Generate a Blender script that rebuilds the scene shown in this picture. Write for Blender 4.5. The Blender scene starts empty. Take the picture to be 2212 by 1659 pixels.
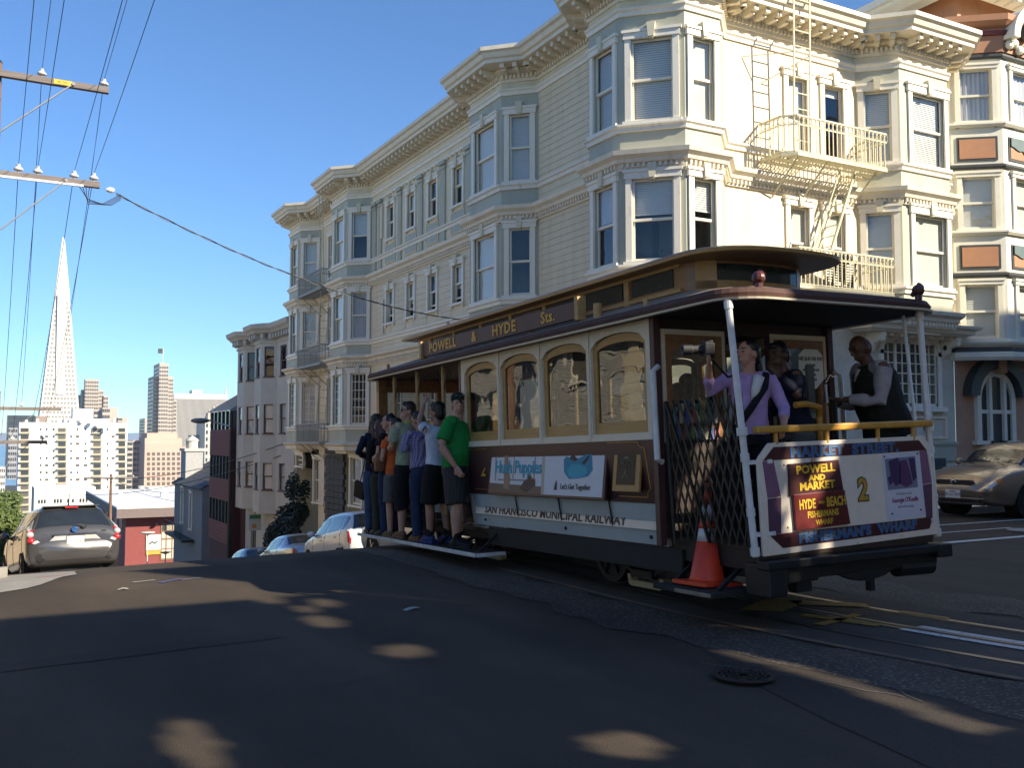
import bpy, math, random
from mathutils import Vector, Matrix, noise
random.seed(7)
R=math.radians
SC=bpy.context.scene
COL=SC.collection
# ---------------------------------------------------------------- camera
CAM_H=1.45; F_PX=2060/2211.0; YAW=R(28.6); PITCH=R(3.292)
cam=bpy.data.cameras.new('camera'); camo=bpy.data.objects.new('camera',cam); COL.objects.link(camo)
cam.sensor_width=36; cam.lens=36*F_PX; cam.clip_start=0.1; cam.clip_end=60000
camo.location=(0,0,CAM_H); camo.rotation_euler=(R(90)+PITCH,0,-YAW)
SC.camera=camo
# ---------------------------------------------------------------- world and sun
SUN_EL=R(30); SUN_AZ=math.atan2(.55,-.835)
SUNV=Vector((math.sin(SUN_AZ)*math.cos(SUN_EL),math.cos(SUN_AZ)*math.cos(SUN_EL),math.sin(SUN_EL)))
W=bpy.data.worlds.new('World'); SC.world=W; W.use_nodes=True
nt=W.node_tree; nt.nodes.clear()
sky=nt.nodes.new('ShaderNodeTexSky'); sky.sky_type='NISHITA'; sky.sun_disc=False
sky.sun_elevation=SUN_EL; sky.sun_rotation=SUN_AZ; sky.altitude=60; sky.air_density=1.0; sky.dust_density=.0; sky.ozone_density=3.5
bg=nt.nodes.new('ShaderNodeBackground'); bg.inputs[1].default_value=.078
wo=nt.nodes.new('ShaderNodeOutputWorld')
tn=nt.nodes.new('ShaderNodeMixRGB'); tn.blend_type='MULTIPLY'; tn.inputs[0].default_value=1; tn.inputs[2].default_value=(.66,.925,1.18,1)
nt.links.new(sky.outputs[0],tn.inputs[1]); nt.links.new(tn.outputs[0],bg.inputs[0]); nt.links.new(bg.outputs[0],wo.inputs[0])
sl=bpy.data.lights.new('sun','SUN'); sl.energy=5.0; sl.angle=R(.42); sl.color=(1,.89,.70)
so=bpy.data.objects.new('sun',sl); COL.objects.link(so); so.rotation_euler=SUNV.to_track_quat('Z','Y').to_euler()
so.location=(40,-60,60)
SC.view_settings.view_transform='Standard'; SC.view_settings.look='None'
SC.view_settings.exposure=1.05; SC.view_settings.gamma=1; SC.view_settings.use_curve_mapping=False
SC.cycles.max_bounces=8; SC.cycles.transparent_max_bounces=16; SC.cycles.sample_clamp_indirect=6
# ---------------------------------------------------------------- materials
def newmat(name):
    m=bpy.data.materials.new(name); m.use_nodes=True
    return m,m.node_tree,m.node_tree.nodes['Principled BSDF']
def N(t,k,**kw):
    n=t.nodes.new(k)
    for a,b in kw.items(): setattr(n,a,b)
    return n
def mat(name,col,rough=.6,var=.12,scale=6,metal=0,bump=0,bscale=60,col2=None,spec=.5,stretch=None,detail=6,coat=0,thr=None):
    """paint / stone / cloth: base colour broken by noise, optional second colour, optional bump"""
    m,t,p=newmat(name)
    p.inputs['Roughness'].default_value=rough; p.inputs['Metallic'].default_value=metal
    p.inputs['Specular IOR Level'].default_value=spec
    if coat: p.inputs['Coat Weight'].default_value=coat; p.inputs['Coat Roughness'].default_value=.06
    tc=N(t,'ShaderNodeTexCoord'); mp=N(t,'ShaderNodeMapping'); t.links.new(tc.outputs['Object'],mp.inputs[0])
    if stretch: mp.inputs['Scale'].default_value=stretch
    nz=N(t,'ShaderNodeTexNoise'); nz.inputs['Scale'].default_value=scale; nz.inputs['Detail'].default_value=detail; nz.inputs['Roughness'].default_value=.62
    t.links.new(mp.outputs[0],nz.inputs[0])
    cr=N(t,'ShaderNodeValToRGB')
    lo,hi=(thr if thr else (.3,.7))
    cr.color_ramp.elements[0].position=lo; cr.color_ramp.elements[1].position=hi
    c=Vector(col[:3])
    if col2 is None: a,b=c*(1-var),c*(1+var)
    else: a,b=c,Vector(col2)
    cr.color_ramp.elements[0].color=(*[min(1,max(0,v)) for v in a],1); cr.color_ramp.elements[1].color=(*[min(1,max(0,v)) for v in b],1)
    t.links.new(nz.outputs[0],cr.inputs[0]); t.links.new(cr.outputs[0],p.inputs['Base Color'])
    rr=N(t,'ShaderNodeMapRange'); rr.inputs[3].default_value=max(.02,rough-.08); rr.inputs[4].default_value=min(1,rough+.08)
    t.links.new(nz.outputs[0],rr.inputs[0]); t.links.new(rr.outputs[0],p.inputs['Roughness'])
    if bump:
        b2=N(t,'ShaderNodeTexNoise'); b2.inputs['Scale'].default_value=bscale; b2.inputs['Detail'].default_value=4
        t.links.new(mp.outputs[0],b2.inputs[0])
        bp=N(t,'ShaderNodeBump'); bp.inputs['Strength'].default_value=bump; bp.inputs['Distance'].default_value=.02
        t.links.new(b2.outputs[0],bp.inputs['Height']); t.links.new(bp.outputs[0],p.inputs['Normal'])
    return m
def glassmat(name,tint=(.86,.9,.9),ior=1.7,rough=.01,wave=.0):
    """thin pane: part mirror, part see-through, by the angle of incidence"""
    m,t,p=newmat(name); t.nodes.remove(p)
    o=t.nodes['Material Output']
    fr=N(t,'ShaderNodeFresnel'); ge=N(t,'ShaderNodeNewGeometry'); io=N(t,'ShaderNodeMapRange'); io.inputs[3].default_value=ior; io.inputs[4].default_value=1/ior
    t.links.new(ge.outputs['Backfacing'],io.inputs[0]); t.links.new(io.outputs[0],fr.inputs[0])   # same reflectance from both sides
    tr=N(t,'ShaderNodeBsdfTransparent'); tr.inputs[0].default_value=(*tint,1)
    gl=N(t,'ShaderNodeBsdfGlossy'); gl.inputs[1].default_value=rough
    mx=N(t,'ShaderNodeMixShader')
    t.links.new(fr.outputs[0],mx.inputs[0]); t.links.new(tr.outputs[0],mx.inputs[1]); t.links.new(gl.outputs[0],mx.inputs[2]); t.links.new(mx.outputs[0],o.inputs[0])
    if wave:
        tc=N(t,'ShaderNodeTexCoord'); nz=N(t,'ShaderNodeTexNoise'); nz.inputs['Scale'].default_value=1.7; t.links.new(tc.outputs['Object'],nz.inputs[0])
        bp=N(t,'ShaderNodeBump'); bp.inputs['Strength'].default_value=wave; bp.inputs['Distance'].default_value=.05
        t.links.new(nz.outputs[0],bp.inputs['Height']); t.links.new(bp.outputs[0],gl.inputs['Normal']); t.links.new(bp.outputs[0],fr.inputs['Normal'])
    return m
def stripes(name,cols,scale,axis=0,rough=.8,soft=False):
    """woven check or stripe: alternate colours across one or two axes"""
    m,t,p=newmat(name); p.inputs['Roughness'].default_value=rough
    tc=N(t,'ShaderNodeTexCoord'); last=None
    for k,(c,ax,sc_) in enumerate(cols):
        mp=N(t,'ShaderNodeMapping'); t.links.new(tc.outputs['Object'],mp.inputs[0])
        w=N(t,'ShaderNodeTexWave'); w.bands_direction='XYZ'[ax]; w.inputs['Scale'].default_value=sc_; w.inputs['Distortion'].default_value=.4
        t.links.new(mp.outputs[0],w.inputs[0])
        mx=N(t,'ShaderNodeMixRGB'); cr=N(t,'ShaderNodeValToRGB'); cr.color_ramp.elements[0].position=.45; cr.color_ramp.elements[1].position=.55
        t.links.new(w.outputs[1],cr.inputs[0]); t.links.new(cr.outputs[0],mx.inputs[0])
        if last is None: mx.inputs[1].default_value=(*cols[0][0],1)
        else: t.links.new(last.outputs[0],mx.inputs[1])
        mx.inputs[2].default_value=(*c,1)
        if k: mx.inputs[2].default_value=(*c,1)
        last=mx
    t.links.new(last.outputs[0],p.inputs['Base Color'])
    return m
# ---------------------------------------------------------------- mesh builder and object helpers
WM={}
class MB:
    def __init__(s): s.v=[]; s.f=[]
    def add(s,vs,fs):
        b=len(s.v); s.v+= [tuple(q) for q in vs]; s.f+=[tuple(i+b for i in f) for f in fs]; return s
    def quad(s,*p): return s.add(p,[tuple(range(len(p)))])
    def box(s,x0,x1,y0,y1,z0,z1,M=None):
        v=[Vector(p) for p in((x0,y0,z0),(x1,y0,z0),(x1,y1,z0),(x0,y1,z0),(x0,y0,z1),(x1,y0,z1),(x1,y1,z1),(x0,y1,z1))]
        if M: v=[M@q for q in v]
        return s.add(v,[(0,3,2,1),(4,5,6,7),(0,1,5,4),(1,2,6,5),(2,3,7,6),(3,0,4,7)])
    def bar(s,a,b,w,h=None,up=(0,0,1)):
        """square bar from a to b"""
        a=Vector(a); b=Vector(b); h=h or w; d=(b-a)
        if d.length<1e-6: return s
        d.normalize(); u=Vector(up)
        if abs(d.dot(u))>.95: u=Vector((1,0,0))
        x=d.cross(u).normalized(); u=x.cross(d)
        v=[]
        for p in(a,b):
            for i,j in((-1,-1),(1,-1),(1,1),(-1,1)): v.append(p+x*i*w/2+u*j*h/2)
        return s.add(v,[(3,2,1,0),(4,5,6,7),(0,1,5,4),(1,2,6,5),(2,3,7,6),(3,0,4,7)])
    def tube(s,pts,r,n=8,cap=True,ell=None,up=(0,1,0)):
        """round tube through pts; r a number or list; ell scales one cross axis"""
        pts=[Vector(p) for p in pts]; k=len(pts)
        rs=r if isinstance(r,(list,tuple)) else [r]*k
        rings=[]
        for i,p in enumerate(pts):
            d=(pts[min(i+1,k-1)]-pts[max(i-1,0)])
            d=d.normalized() if d.length>1e-9 else Vector((0,0,1))
            u=Vector(up)
            if abs(d.dot(u))>.93: u=Vector((1,0,0))
            x=d.cross(u).normalized(); y=x.cross(d)
            e=ell[i] if isinstance(ell,(list,tuple)) else (ell or 1)
            rings.append([p+x*math.cos(a)*rs[i]*e+y*math.sin(a)*rs[i] for a in [2*math.pi*j/n for j in range(n)]])
        return s.loft(rings,cap)
    def loft(s,rings,cap=True,close=True):
        n=len(rings[0]); vs=[q for r_ in rings for q in r_]; fs=[]
        for i in range(len(rings)-1):
            for j in range(n if close else n-1):
                a=i*n+j; b=i*n+(j+1)%n; fs.append((a,b,b+n,a+n))
        if cap and close: fs.append(tuple(range(n))[::-1]); fs.append(tuple(range(len(vs)-n,len(vs))))
        return s.add(vs,fs)
    def cyl(s,a,b,r,r2=None,n=12): return s.tube([a,b],[r,r2 if r2 is not None else r],n)
    def ball(s,c,r,nu=12,nv=8,M=None):
        r=(r,r,r) if not isinstance(r,(tuple,list)) else r; c=Vector(c); rings=[]
        for i in range(nv+1):
            t=math.pi*(i/nv); t=min(max(t,.06),math.pi-.06)
            ring=[Vector((r[0]*math.sin(t)*math.cos(2*math.pi*j/nu),r[1]*math.sin(t)*math.sin(2*math.pi*j/nu),-r[2]*math.cos(t))) for j in range(nu)]
            if M: ring=[M@q for q in ring]
            rings.append([q+c for q in ring])
        return s.loft(rings)
    def lathe(s,prof,c=(0,0,0),n=20,axis='z'):
        c=Vector(c); rings=[]
        for r_,h in prof:
            ring=[]
            for j in range(n):
                a=2*math.pi*j/n; x,y=r_*math.cos(a),r_*math.sin(a)
                ring.append(c+(Vector((x,y,h)) if axis=='z' else Vector((h,x,y)) if axis=='x' else Vector((y,h,x))))
            rings.append(ring)
        return s.loft(rings)
    def prism(s,poly,y0,y1,M=None):
        """polygon in x,z extruded along y"""
        n=len(poly); v=[Vector((p[0],y0,p[1])) for p in poly]+[Vector((p[0],y1,p[1])) for p in poly]
        if M: v=[M@q for q in v]
        return s.add(v,[tuple(range(n)),tuple(range(2*n-1,n-1,-1))]+[(i+n,(i+1)%n+n,(i+1)%n,i) for i in range(n)])
    def slab(s,poly,z0,z1):
        n=len(poly); v=[Vector((p[0],p[1],z0)) for p in poly]+[Vector((p[0],p[1],z1)) for p in poly]
        return s.add(v,[tuple(range(n))[::-1],tuple(range(n,2*n))]+[(i,(i+1)%n,(i+1)%n+n,i+n) for i in range(n)])
    def sweep(s,path,prof,closed=False):
        """profile (outward, z) swept along a plan path with mitres; outward is on the right of the path when walking it"""
        P=[Vector((p[0],p[1])) for p in path]; n=len(P); rings=[]
        for i,p in enumerate(P):
            def nr(a,b): d=(b-a).normalized(); return Vector((-d.y,d.x))*-1
            n1=nr(P[i-1],p) if i>0 else None; n2=nr(p,P[i+1]) if i<n-1 else None
            m=n2 if n1 is None else n1 if n2 is None else (n1+n2)/max(.25,1+n1.dot(n2))
            rings.append([Vector((p.x+m.x*d,p.y+m.y*d,z)) for d,z in prof])
        return s.loft(rings)
    def mesh(s,name,smooth=False):
        me=bpy.data.meshes.new(name); me.from_pydata(s.v,[],s.f); me.update()
        if smooth: me.polygons.foreach_set('use_smooth',[True]*len(me.polygons))
        return me
    def build(s,name,m,parent=None,M=None,smooth=False,bevel=0,world=False,sub=0,auto=None):
        me=s.mesh(name,smooth)
        return place(name,me,m,parent,M,bevel,world,sub,auto)
def place(name,me,m=None,parent=None,M=None,bevel=0,world=False,sub=0,auto=None):
    """link one mesh object; coordinates are the parent's unless world=True"""
    o=bpy.data.objects.new(name,me); COL.objects.link(o)
    if m is not None and not me.materials: me.materials.append(m)
    if M is not None: o.matrix_basis=M
    if parent is not None:
        o.parent=parent
        if world: o.matrix_parent_inverse=WM[parent].inverted(); WM[o]=M.copy() if M else Matrix()
        else: WM[o]=WM[parent]@(M or Matrix())
    else: WM[o]=M.copy() if M else Matrix()
    if bevel:
        b=o.modifiers.new('bevel','BEVEL'); b.width=bevel; b.segments=2; b.limit_method='ANGLE'; b.angle_limit=R(40)
    if sub:
        b=o.modifiers.new('sub','SUBSURF'); b.levels=sub; b.render_levels=sub
    return o
def thing(name,label,cat,loc=(0,0,0),rot=(0,0,0),group=None):
    from mathutils import Euler
    o=bpy.data.objects.new(name,None); COL.objects.link(o); o.location=loc; o.rotation_euler=rot; o.empty_display_size=.2
    WM[o]=Matrix.Translation(loc)@Euler(rot).to_matrix().to_4x4()
    return tag(o,label,cat,group)
def tag(o,label=None,cat=None,group=None,kind=None):
    if label: o['label']=label
    if cat: o['category']=cat
    if group: o['group']=group
    if kind: o['kind']=kind
    return o
def struct(o): o['kind']='structure'; return o
def dup(o,parent,M):
    """copy of a part (with its sub-parts) at another place under a parent"""
    c=o.copy(); COL.objects.link(c); c.parent=parent; c.matrix_parent_inverse=Matrix(); c.matrix_basis=M
    for ch in list(o.children):
        d=ch.copy(); COL.objects.link(d); d.parent=c
    return c
def copytree(o,parent=None):
    c=o.copy(); COL.objects.link(c); c.parent=parent
    for ch in list(o.children): copytree(ch,c)
    return c
def evalmesh(o):
    dg=bpy.context.evaluated_depsgraph_get(); dg.update()
    return bpy.data.meshes.new_from_object(o.evaluated_get(dg))
def text(s,size,depth=.002,align='CENTER',bold=0,stretch=1,spacing=1):
    """lettering as a mesh in the x,z plane facing -y, centred on the origin line"""
    cu=bpy.data.curves.new('t','FONT'); cu.body=s; cu.size=size; cu.extrude=depth/2; cu.align_x=align; cu.align_y='CENTER'; cu.offset=bold; cu.resolution_u=2; cu.space_character=spacing
    o=bpy.data.objects.new('t',cu); COL.objects.link(o)
    me=evalmesh(o); bpy.data.objects.remove(o)
    me.transform(Matrix.Diagonal((stretch,1,1,1))); me.transform(Matrix.Rotation(R(90),4,'X'))
    return me
def fr(x,y,ang,z=0):
    """facade frame: local x along the wall, local -y outward"""
    return Matrix.Translation((x,y,z))@Matrix.Rotation(ang,4,'Z')
def facet(a,b):
    """frame with origin at a, running to b; outward on the right-hand side of a->b"""
    d=Vector((b[0]-a[0],b[1]-a[1])); return fr(a[0],a[1],math.atan2(d.y,d.x)),d.length
def G(x,y):
    """height of the street: level crossing, then the hill falling away"""
    def seg(t):
        if t<0: return 0
        z=0
        for ln,sl in((1.6,.08),(46,.158),(60,.125),(200,.115),(300,.10),(200,.02)):
            k=min(t,ln); z-=k*sl*(1+.14*max(0,min(1,(x-2)/6))); t-=k
            if t<=0: break
        return z
    return max(-73,seg(y-11.0-.15*max(0,min(6,x))))
# ---------------------------------------------------------------- shared materials
def asphalt(name,base,spk,var,bs,patch=None):
    m,t,p=newmat(name); p.inputs['Roughness'].default_value=.86; p.inputs['Specular IOR Level'].default_value=.35
    tc=N(t,'ShaderNodeTexCoord')
    n1=N(t,'ShaderNodeTexNoise'); n1.inputs['Scale'].default_value=.55; n1.inputs['Detail'].default_value=7; n1.inputs['Roughness'].default_value=.65
    n2=N(t,'ShaderNodeTexNoise'); n2.inputs['Scale'].default_value=bs; n2.inputs['Detail'].default_value=3
    v=N(t,'ShaderNodeTexVoronoi'); v.inputs['Scale'].default_value=bs*1.3
    for n in(n1,n2,v): t.links.new(tc.outputs['Object'],n.inputs[0])
    c1=N(t,'ShaderNodeValToRGB'); c1.color_ramp.elements[0].position=.32; c1.color_ramp.elements[1].position=.7
    c1.color_ramp.elements[0].color=(*[b*(1-var) for b in base],1); c1.color_ramp.elements[1].color=(*[b*(1+var) for b in base],1)
    st=N(t,'ShaderNodeTexNoise'); st.inputs['Scale'].default_value=1; st.inputs['Detail'].default_value=5; mp=N(t,'ShaderNodeMapping'); mp.inputs['Scale'].default_value=(1.1,.22,1); t.links.new(tc.outputs['Object'],mp.inputs[0]); t.links.new(mp.outputs[0],st.inputs[0])
    c2=N(t,'ShaderNodeValToRGB'); c2.color_ramp.elements[0].position=.52; c2.color_ramp.elements[1].position=.74
    c2.color_ramp.elements[0].color=(0,0,0,1); c2.color_ramp.elements[1].color=(1,1,1,1)
    mx=N(t,'ShaderNodeMixRGB'); mx.inputs[2].default_value=(*spk,1)
    t.links.new(n1.outputs[0],c1.inputs[0]); t.links.new(n2.outputs[0],c2.inputs[0]); t.links.new(c2.outputs[0],mx.inputs[0]); t.links.new(c1.outputs[0],mx.inputs[1])
    c3=N(t,'ShaderNodeValToRGB'); c3.color_ramp.elements[0].position=.36; c3.color_ramp.elements[1].position=.66; c3.color_ramp.elements[0].color=(.52,.52,.53,1); c3.color_ramp.elements[1].color=(1.0,1.0,1.0,1); t.links.new(st.outputs[0],c3.inputs[0])
    ml=N(t,'ShaderNodeMixRGB'); ml.blend_type='MULTIPLY'; ml.inputs[0].default_value=1; t.links.new(mx.outputs[0],ml.inputs[1]); t.links.new(c3.outputs[0],ml.inputs[2]); t.links.new(ml.outputs[0],p.inputs['Base Color'])
    bp=N(t,'ShaderNodeBump'); bp.inputs['Strength'].default_value=.55; bp.inputs['Distance'].default_value=.006
    ad=N(t,'ShaderNodeMath'); ad.operation='ADD'; t.links.new(v.outputs[0],ad.inputs[0]); t.links.new(n2.outputs[0],ad.inputs[1])
    t.links.new(ad.outputs[0],bp.inputs['Height']); t.links.new(bp.outputs[0],p.inputs['Normal'])
    return m
M_ASPH=asphalt('asphalt',(.067,.048,.031),(.138,.106,.076),.26,130)
M_AGG=asphalt('worn_aggregate',(.072,.058,.044),(.25,.21,.165),.4,42)
M_TRACK=asphalt('track_concrete',(.085,.07,.055),(.13,.108,.088),.2,90)
M_CONC=mat('pavement_concrete',(.30,.28,.25),.9,.16,2.5,bump=.3,bscale=120)
M_STEEL=mat('rail_steel',(.24,.215,.185),.42,.25,9,metal=1)
M_GROOVE=mat('groove_iron',(.03,.026,.022),.7,.4,14)
M_WPAINT=mat('road_paint_white',(.62,.61,.57),.8,0,30,col2=(.22,.21,.2),thr=(.52,.74))
M_YPAINT=mat('road_paint_yellow',(.40,.23,.03),.8,0,14,col2=(.10,.075,.05),thr=(.45,.75))
M_CREAM=mat('cream_siding_paint',(.74,.635,.44),.62,.07,2.2,col2=(.60,.50,.34),thr=(.48,.82),stretch=(1,1,.16))
M_BOARD=mat('clapboard_paint',(.74,.63,.43),.6,.1,2.2,stretch=(1,1,.25),bump=.12,bscale=30,col2=(.60,.49,.33),thr=(.45,.8))
M_SAGE=mat('sage_bay_paint',(.44,.44,.345),.6,.08,2.4,col2=(.35,.35,.27),thr=(.45,.8),stretch=(1,1,.2))
M_WHITE=mat('white_trim_paint',(.82,.76,.63),.5,.05,5)
M_WORN=mat('weathered_white_trim',(.80,.75,.64),.55,0,7,col2=(.52,.48,.40),thr=(.55,.8),stretch=(1,1,.35))
M_TRIM=mat('cornice_paint',(.78,.70,.545),.55,.05,3,col2=(.58,.51,.39),thr=(.5,.85),stretch=(1,1,.3))
M_KEY=mat('keystone_cream',(.66,.60,.44),.6,.06,4)
M_GLASS=glassmat('window_glass',tint=(.94,.96,.96),ior=1.8,wave=.35)
M_CGLASS=glassmat('car_glass',tint=(.42,.45,.44),ior=2.1,wave=.10)
M_BLIND=mat('blind_slats',(.74,.73,.66),.7,.05,60,stretch=(.1,.1,1))
M_SHADE=mat('roller_shade',(.62,.60,.52),.8,.05,3)
M_CURT=mat('net_curtain',(.55,.55,.56),.85,.2,16,stretch=(1,1,.05))
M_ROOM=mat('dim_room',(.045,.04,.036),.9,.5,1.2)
M_BLACK=mat('black_iron',(.008,.008,.009),.5,.3,20)
M_STONE=mat('dark_stone',(.055,.06,.062),.75,.35,5)
M_BRICK=mat('painted_brick_cream',(.58,.54,.43),.75,.12,3,bump=.25,bscale=40)
M_MORTAR=mat('brick_joint',(.34,.31,.25),.9,.2,8)
M_IRON=mat('fire_escape_paint',(.58,.53,.36),.5,.1,9)
M_RUBBER=mat('tyre_rubber',(.02,.02,.021),.85,.2,30)
M_CHROME=mat('chrome',(.7,.7,.7),.12,.1,8,metal=1)
M_RIM=mat('wheel_alloy',(.35,.35,.36),.35,.1,8,metal=.9)
M_WIRE=mat('wire_sheath',(.02,.02,.022),.6,.2,30)
# ================================================================ GROUND
def ground():
    xs=[-1200,-400,-120,-40,-15,-6]+[i*.5-3 for i in range(0,34)]+[16,20,26,34,50,80,140,300,700,1500,3000,6000]
    ys=[-120,-60,-30,-15,-6,-2]+[i*.5 for i in range(0,21)]+[10.4+.06*i for i in range(1,60)]+[14.4,15,15.5,16,17,18,20,22,25,28,32,36,42,48,56,64,76,90,110,140,180,230,300,380,470,560,640,720,900,1300,2000,4000]
    mb=MB(); n=len(xs)
    for y in ys:
        for x in xs: mb.v.append((x,y,G(x,y)))
    for j in range(len(ys)-1):
        for i in range(n-1): a=j*n+i; mb.f.append((a,a+1,a+1+n,a+n))
    return struct(mb.build('ground',M_ASPH,smooth=True))
GROUND=ground()
def sheet(name,poly,m,lift=.010,res=.35):
    """thin flush sheet laid a few mm over the road: triangulated grid clipped to a polygon"""
    import bmesh
    bm=bmesh.new(); vs=[bm.verts.new((x,y,0)) for x,y in poly]; f=bm.faces.new(vs)
    x0=min(p[0] for p in poly); x1=max(p[0] for p in poly); y0=min(p[1] for p in poly); y1=max(p[1] for p in poly)
    x=math.ceil(x0/res)*res
    while x<x1: bmesh.ops.bisect_plane(bm,geom=bm.verts[:]+bm.edges[:]+bm.faces[:],plane_co=(x,0,0),plane_no=(1,0,0)); x+=res
    y=math.ceil(y0/res)*res
    while y<y1: bmesh.ops.bisect_plane(bm,geom=bm.verts[:]+bm.edges[:]+bm.faces[:],plane_co=(0,y,0),plane_no=(0,1,0)); y+=res
    bmesh.ops.triangulate(bm,faces=bm.faces[:])
    for v in bm.verts: v.co.z=G(v.co.x,v.co.y)+lift
    bm.normal_update()
    for f in bm.faces:
        if f.normal.z<0: f.normal_flip()
    me=bpy.data.meshes.new(name); bm.to_mesh(me); bm.free()
    return place(name,me,m)
def wob(pts,amp=.10,step=.22,seed=0):
    """roughen a polygon outline so worn edges are not straight"""
    out=[]; n=len(pts)
    for i in range(n):
        a=Vector(pts[i]); b=Vector(pts[(i+1)%n]); k=max(1,int((b-a).length/step))
        for j in range(k):
            p=a.lerp(b,j/k); q=noise.noise((p.x*2.1+seed,p.y*2.1,seed)); r_=noise.noise((p.x*2.1,p.y*2.1+9,seed+4)); out.append((p.x+q*amp,p.y+r_*amp))
    return out
def TX(y,off=0):
    """x of the track centre: straight under the car, bending right near the camera"""
    return 5.985+off+(.034*(7.3-y)**2 if y<7.3 else 0)
def strip(name,o0,o1,y0,y1,m,lift,step=.2,z1=None,edge=0,seed=0):
    mb=MB(); k=int((y1-y0)/step)+1; top=[]
    for i in range(k+1):
        y=y0+(y1-y0)*i/k; e0=edge*noise.noise((y*1.7,seed,0)) ; e1=edge*noise.noise((y*1.7,seed,5))
        a=TX(y,o0+e0); b=TX(y,o1+e1); top.append((Vector((a,y,G(a,y)+lift)),Vector((b,y,G(b,y)+lift))))
    for a,b in zip(top,top[1:]): mb.quad(a[0],a[1],b[1],b[0])
    return mb.build(name,m)
struct(strip('track_bed',-1.02,1.02,-8,60,M_TRACK,.010,edge=.03))
struct(strip('worn_paving',-1.75,-1.0,-8,30,M_AGG,.006,edge=.32,seed=3))
struct(strip('worn_paving',1.0,1.95,-8,30,M_AGG,.006,edge=.4,seed=8))
for o_ in(-.555,.555):
    struct(strip('rail',o_-.03,o_+.03,-8,60,M_STEEL,.015)); s_=1 if o_<0 else -1
    struct(strip('rail_groove',o_+s_*.032 if s_>0 else o_-.075,o_+.075 if s_>0 else o_-.032,-8,60,M_GROOVE,.013))
struct(strip('cable_slot',-.018,.018,-8,60,M_GROOVE,.016))
for o_ in(-.05,.05): struct(strip('slot_rail',o_-.022,o_+.022,-8,60,M_STEEL,.015))
for o_ in(-.13,.07): struct(strip('white_line',o_,o_+.085,-6,5.0,M_WPAINT,.017))
struct(strip('orange_line',-1.0,-.94,3.5,12,mat('faded_orange_line',(.20,.12,.06),.85,0,9,col2=(.07,.06,.055),thr=(.4,.7)),.012,edge=.02))
# yellow crew markings between the rails
for nm,po in (('yellow_mark',[(5.55,6.2),(6.25,6.55),(6.45,6.3),(5.8,5.95)]),('yellow_mark',[(6.25,6.35),(6.72,5.9),(6.6,5.75),(6.15,6.15)]),('yellow_mark',[(5.62,5.45),(6.25,5.62),(6.28,5.55),(5.66,5.37)]),('yellow_mark',[(5.78,5.75),(5.9,5.8),(6.1,5.2),(5.98,5.15)]),('yellow_mark',[(6.62,5.5),(6.7,5.52),(6.8,5.1),(6.72,5.08)])):
    struct(sheet(nm,wob(po,.03,.1),M_YPAINT,.019))
# worn patch edges and a repaired trench on the near asphalt
M_PATCH=asphalt('asphalt_patch',(.052,.039,.028),(.105,.085,.066),.2,120)
struct(sheet('asphalt_patch',wob([(3.3,1.2),(5.1,1.4),(5.15,6.1),(4.75,6.2),(4.2,4.9),(3.9,4.0)],.05,.2,2),M_PATCH,.004))
struct(sheet('asphalt_patch',wob([(-1.5,6.6),(1.9,7.0),(1.8,7.25),(-1.5,6.9)],.03,.3,5),M_PATCH,.003))
M_SEAL=mat('crack_filler',(.10,.095,.09),.8,.3,20)
def crack(pts,w,m=M_SEAL):
    mb=MB(); q=[]
    for a,b in zip(pts,pts[1:]):
        a=Vector(a);b=Vector(b);k=max(2,int((b-a).length/.08))
        for j in range(k): p=a.lerp(b,j/k); q.append(Vector((p.x+.04*noise.noise((p.x*5,p.y*5,1)),p.y+.04*noise.noise((p.x*5,p.y*5,7)))))
    for i,(a,b) in enumerate(zip(q,q[1:])):
        d=(b-a).normalized(); n_=Vector((-d.y,d.x))*w*(.5+.5*abs(noise.noise((i*.4,w*99,0))))
        mb.quad(*[(p.x,p.y,G(p.x,p.y)+.009) for p in(a-n_,b-n_,b+n_,a+n_)])
    return struct(mb.build('crack',m))
crack([(4.95,4.9),(4.75,4.2),(4.5,3.5)],.006); crack([(4.05,4.9),(4.35,4.25),(4.55,3.6)],.008); crack([(.2,6.2),(1.8,6.5),(3.2,6.6)],.004,M_PATCH); crack([(.6,5.2),(2.2,5.6),(3.1,6.0)],.004,M_PATCH)
# manhole
mh=thing('manhole_cover','round dark iron manhole cover set in the shaded asphalt in the foreground','manhole cover',(4.03,4.47,.012))
MB().lathe([(0,.0),(.185,.0),(.19,.012),(.172,.014),(.17,.010),(0,.010)],n=40).build('frame_ring',M_BLACK,mh)
b=MB()
for r_ in(.05,.09,.13,.158): b.lathe([(r_-.007,.010),(r_-.005,.016),(r_+.005,.016),(r_+.007,.010)],n=36)
for k in range(12):
    a=k*math.pi/6; b.bar((.03*math.cos(a),.03*math.sin(a),.012),(.16*math.cos(a),.16*math.sin(a),.012),.012,.008)
b.build('cover_ribs',mat('worn_iron',(.035,.033,.032),.55,.3,15,metal=.5),mh)
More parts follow.
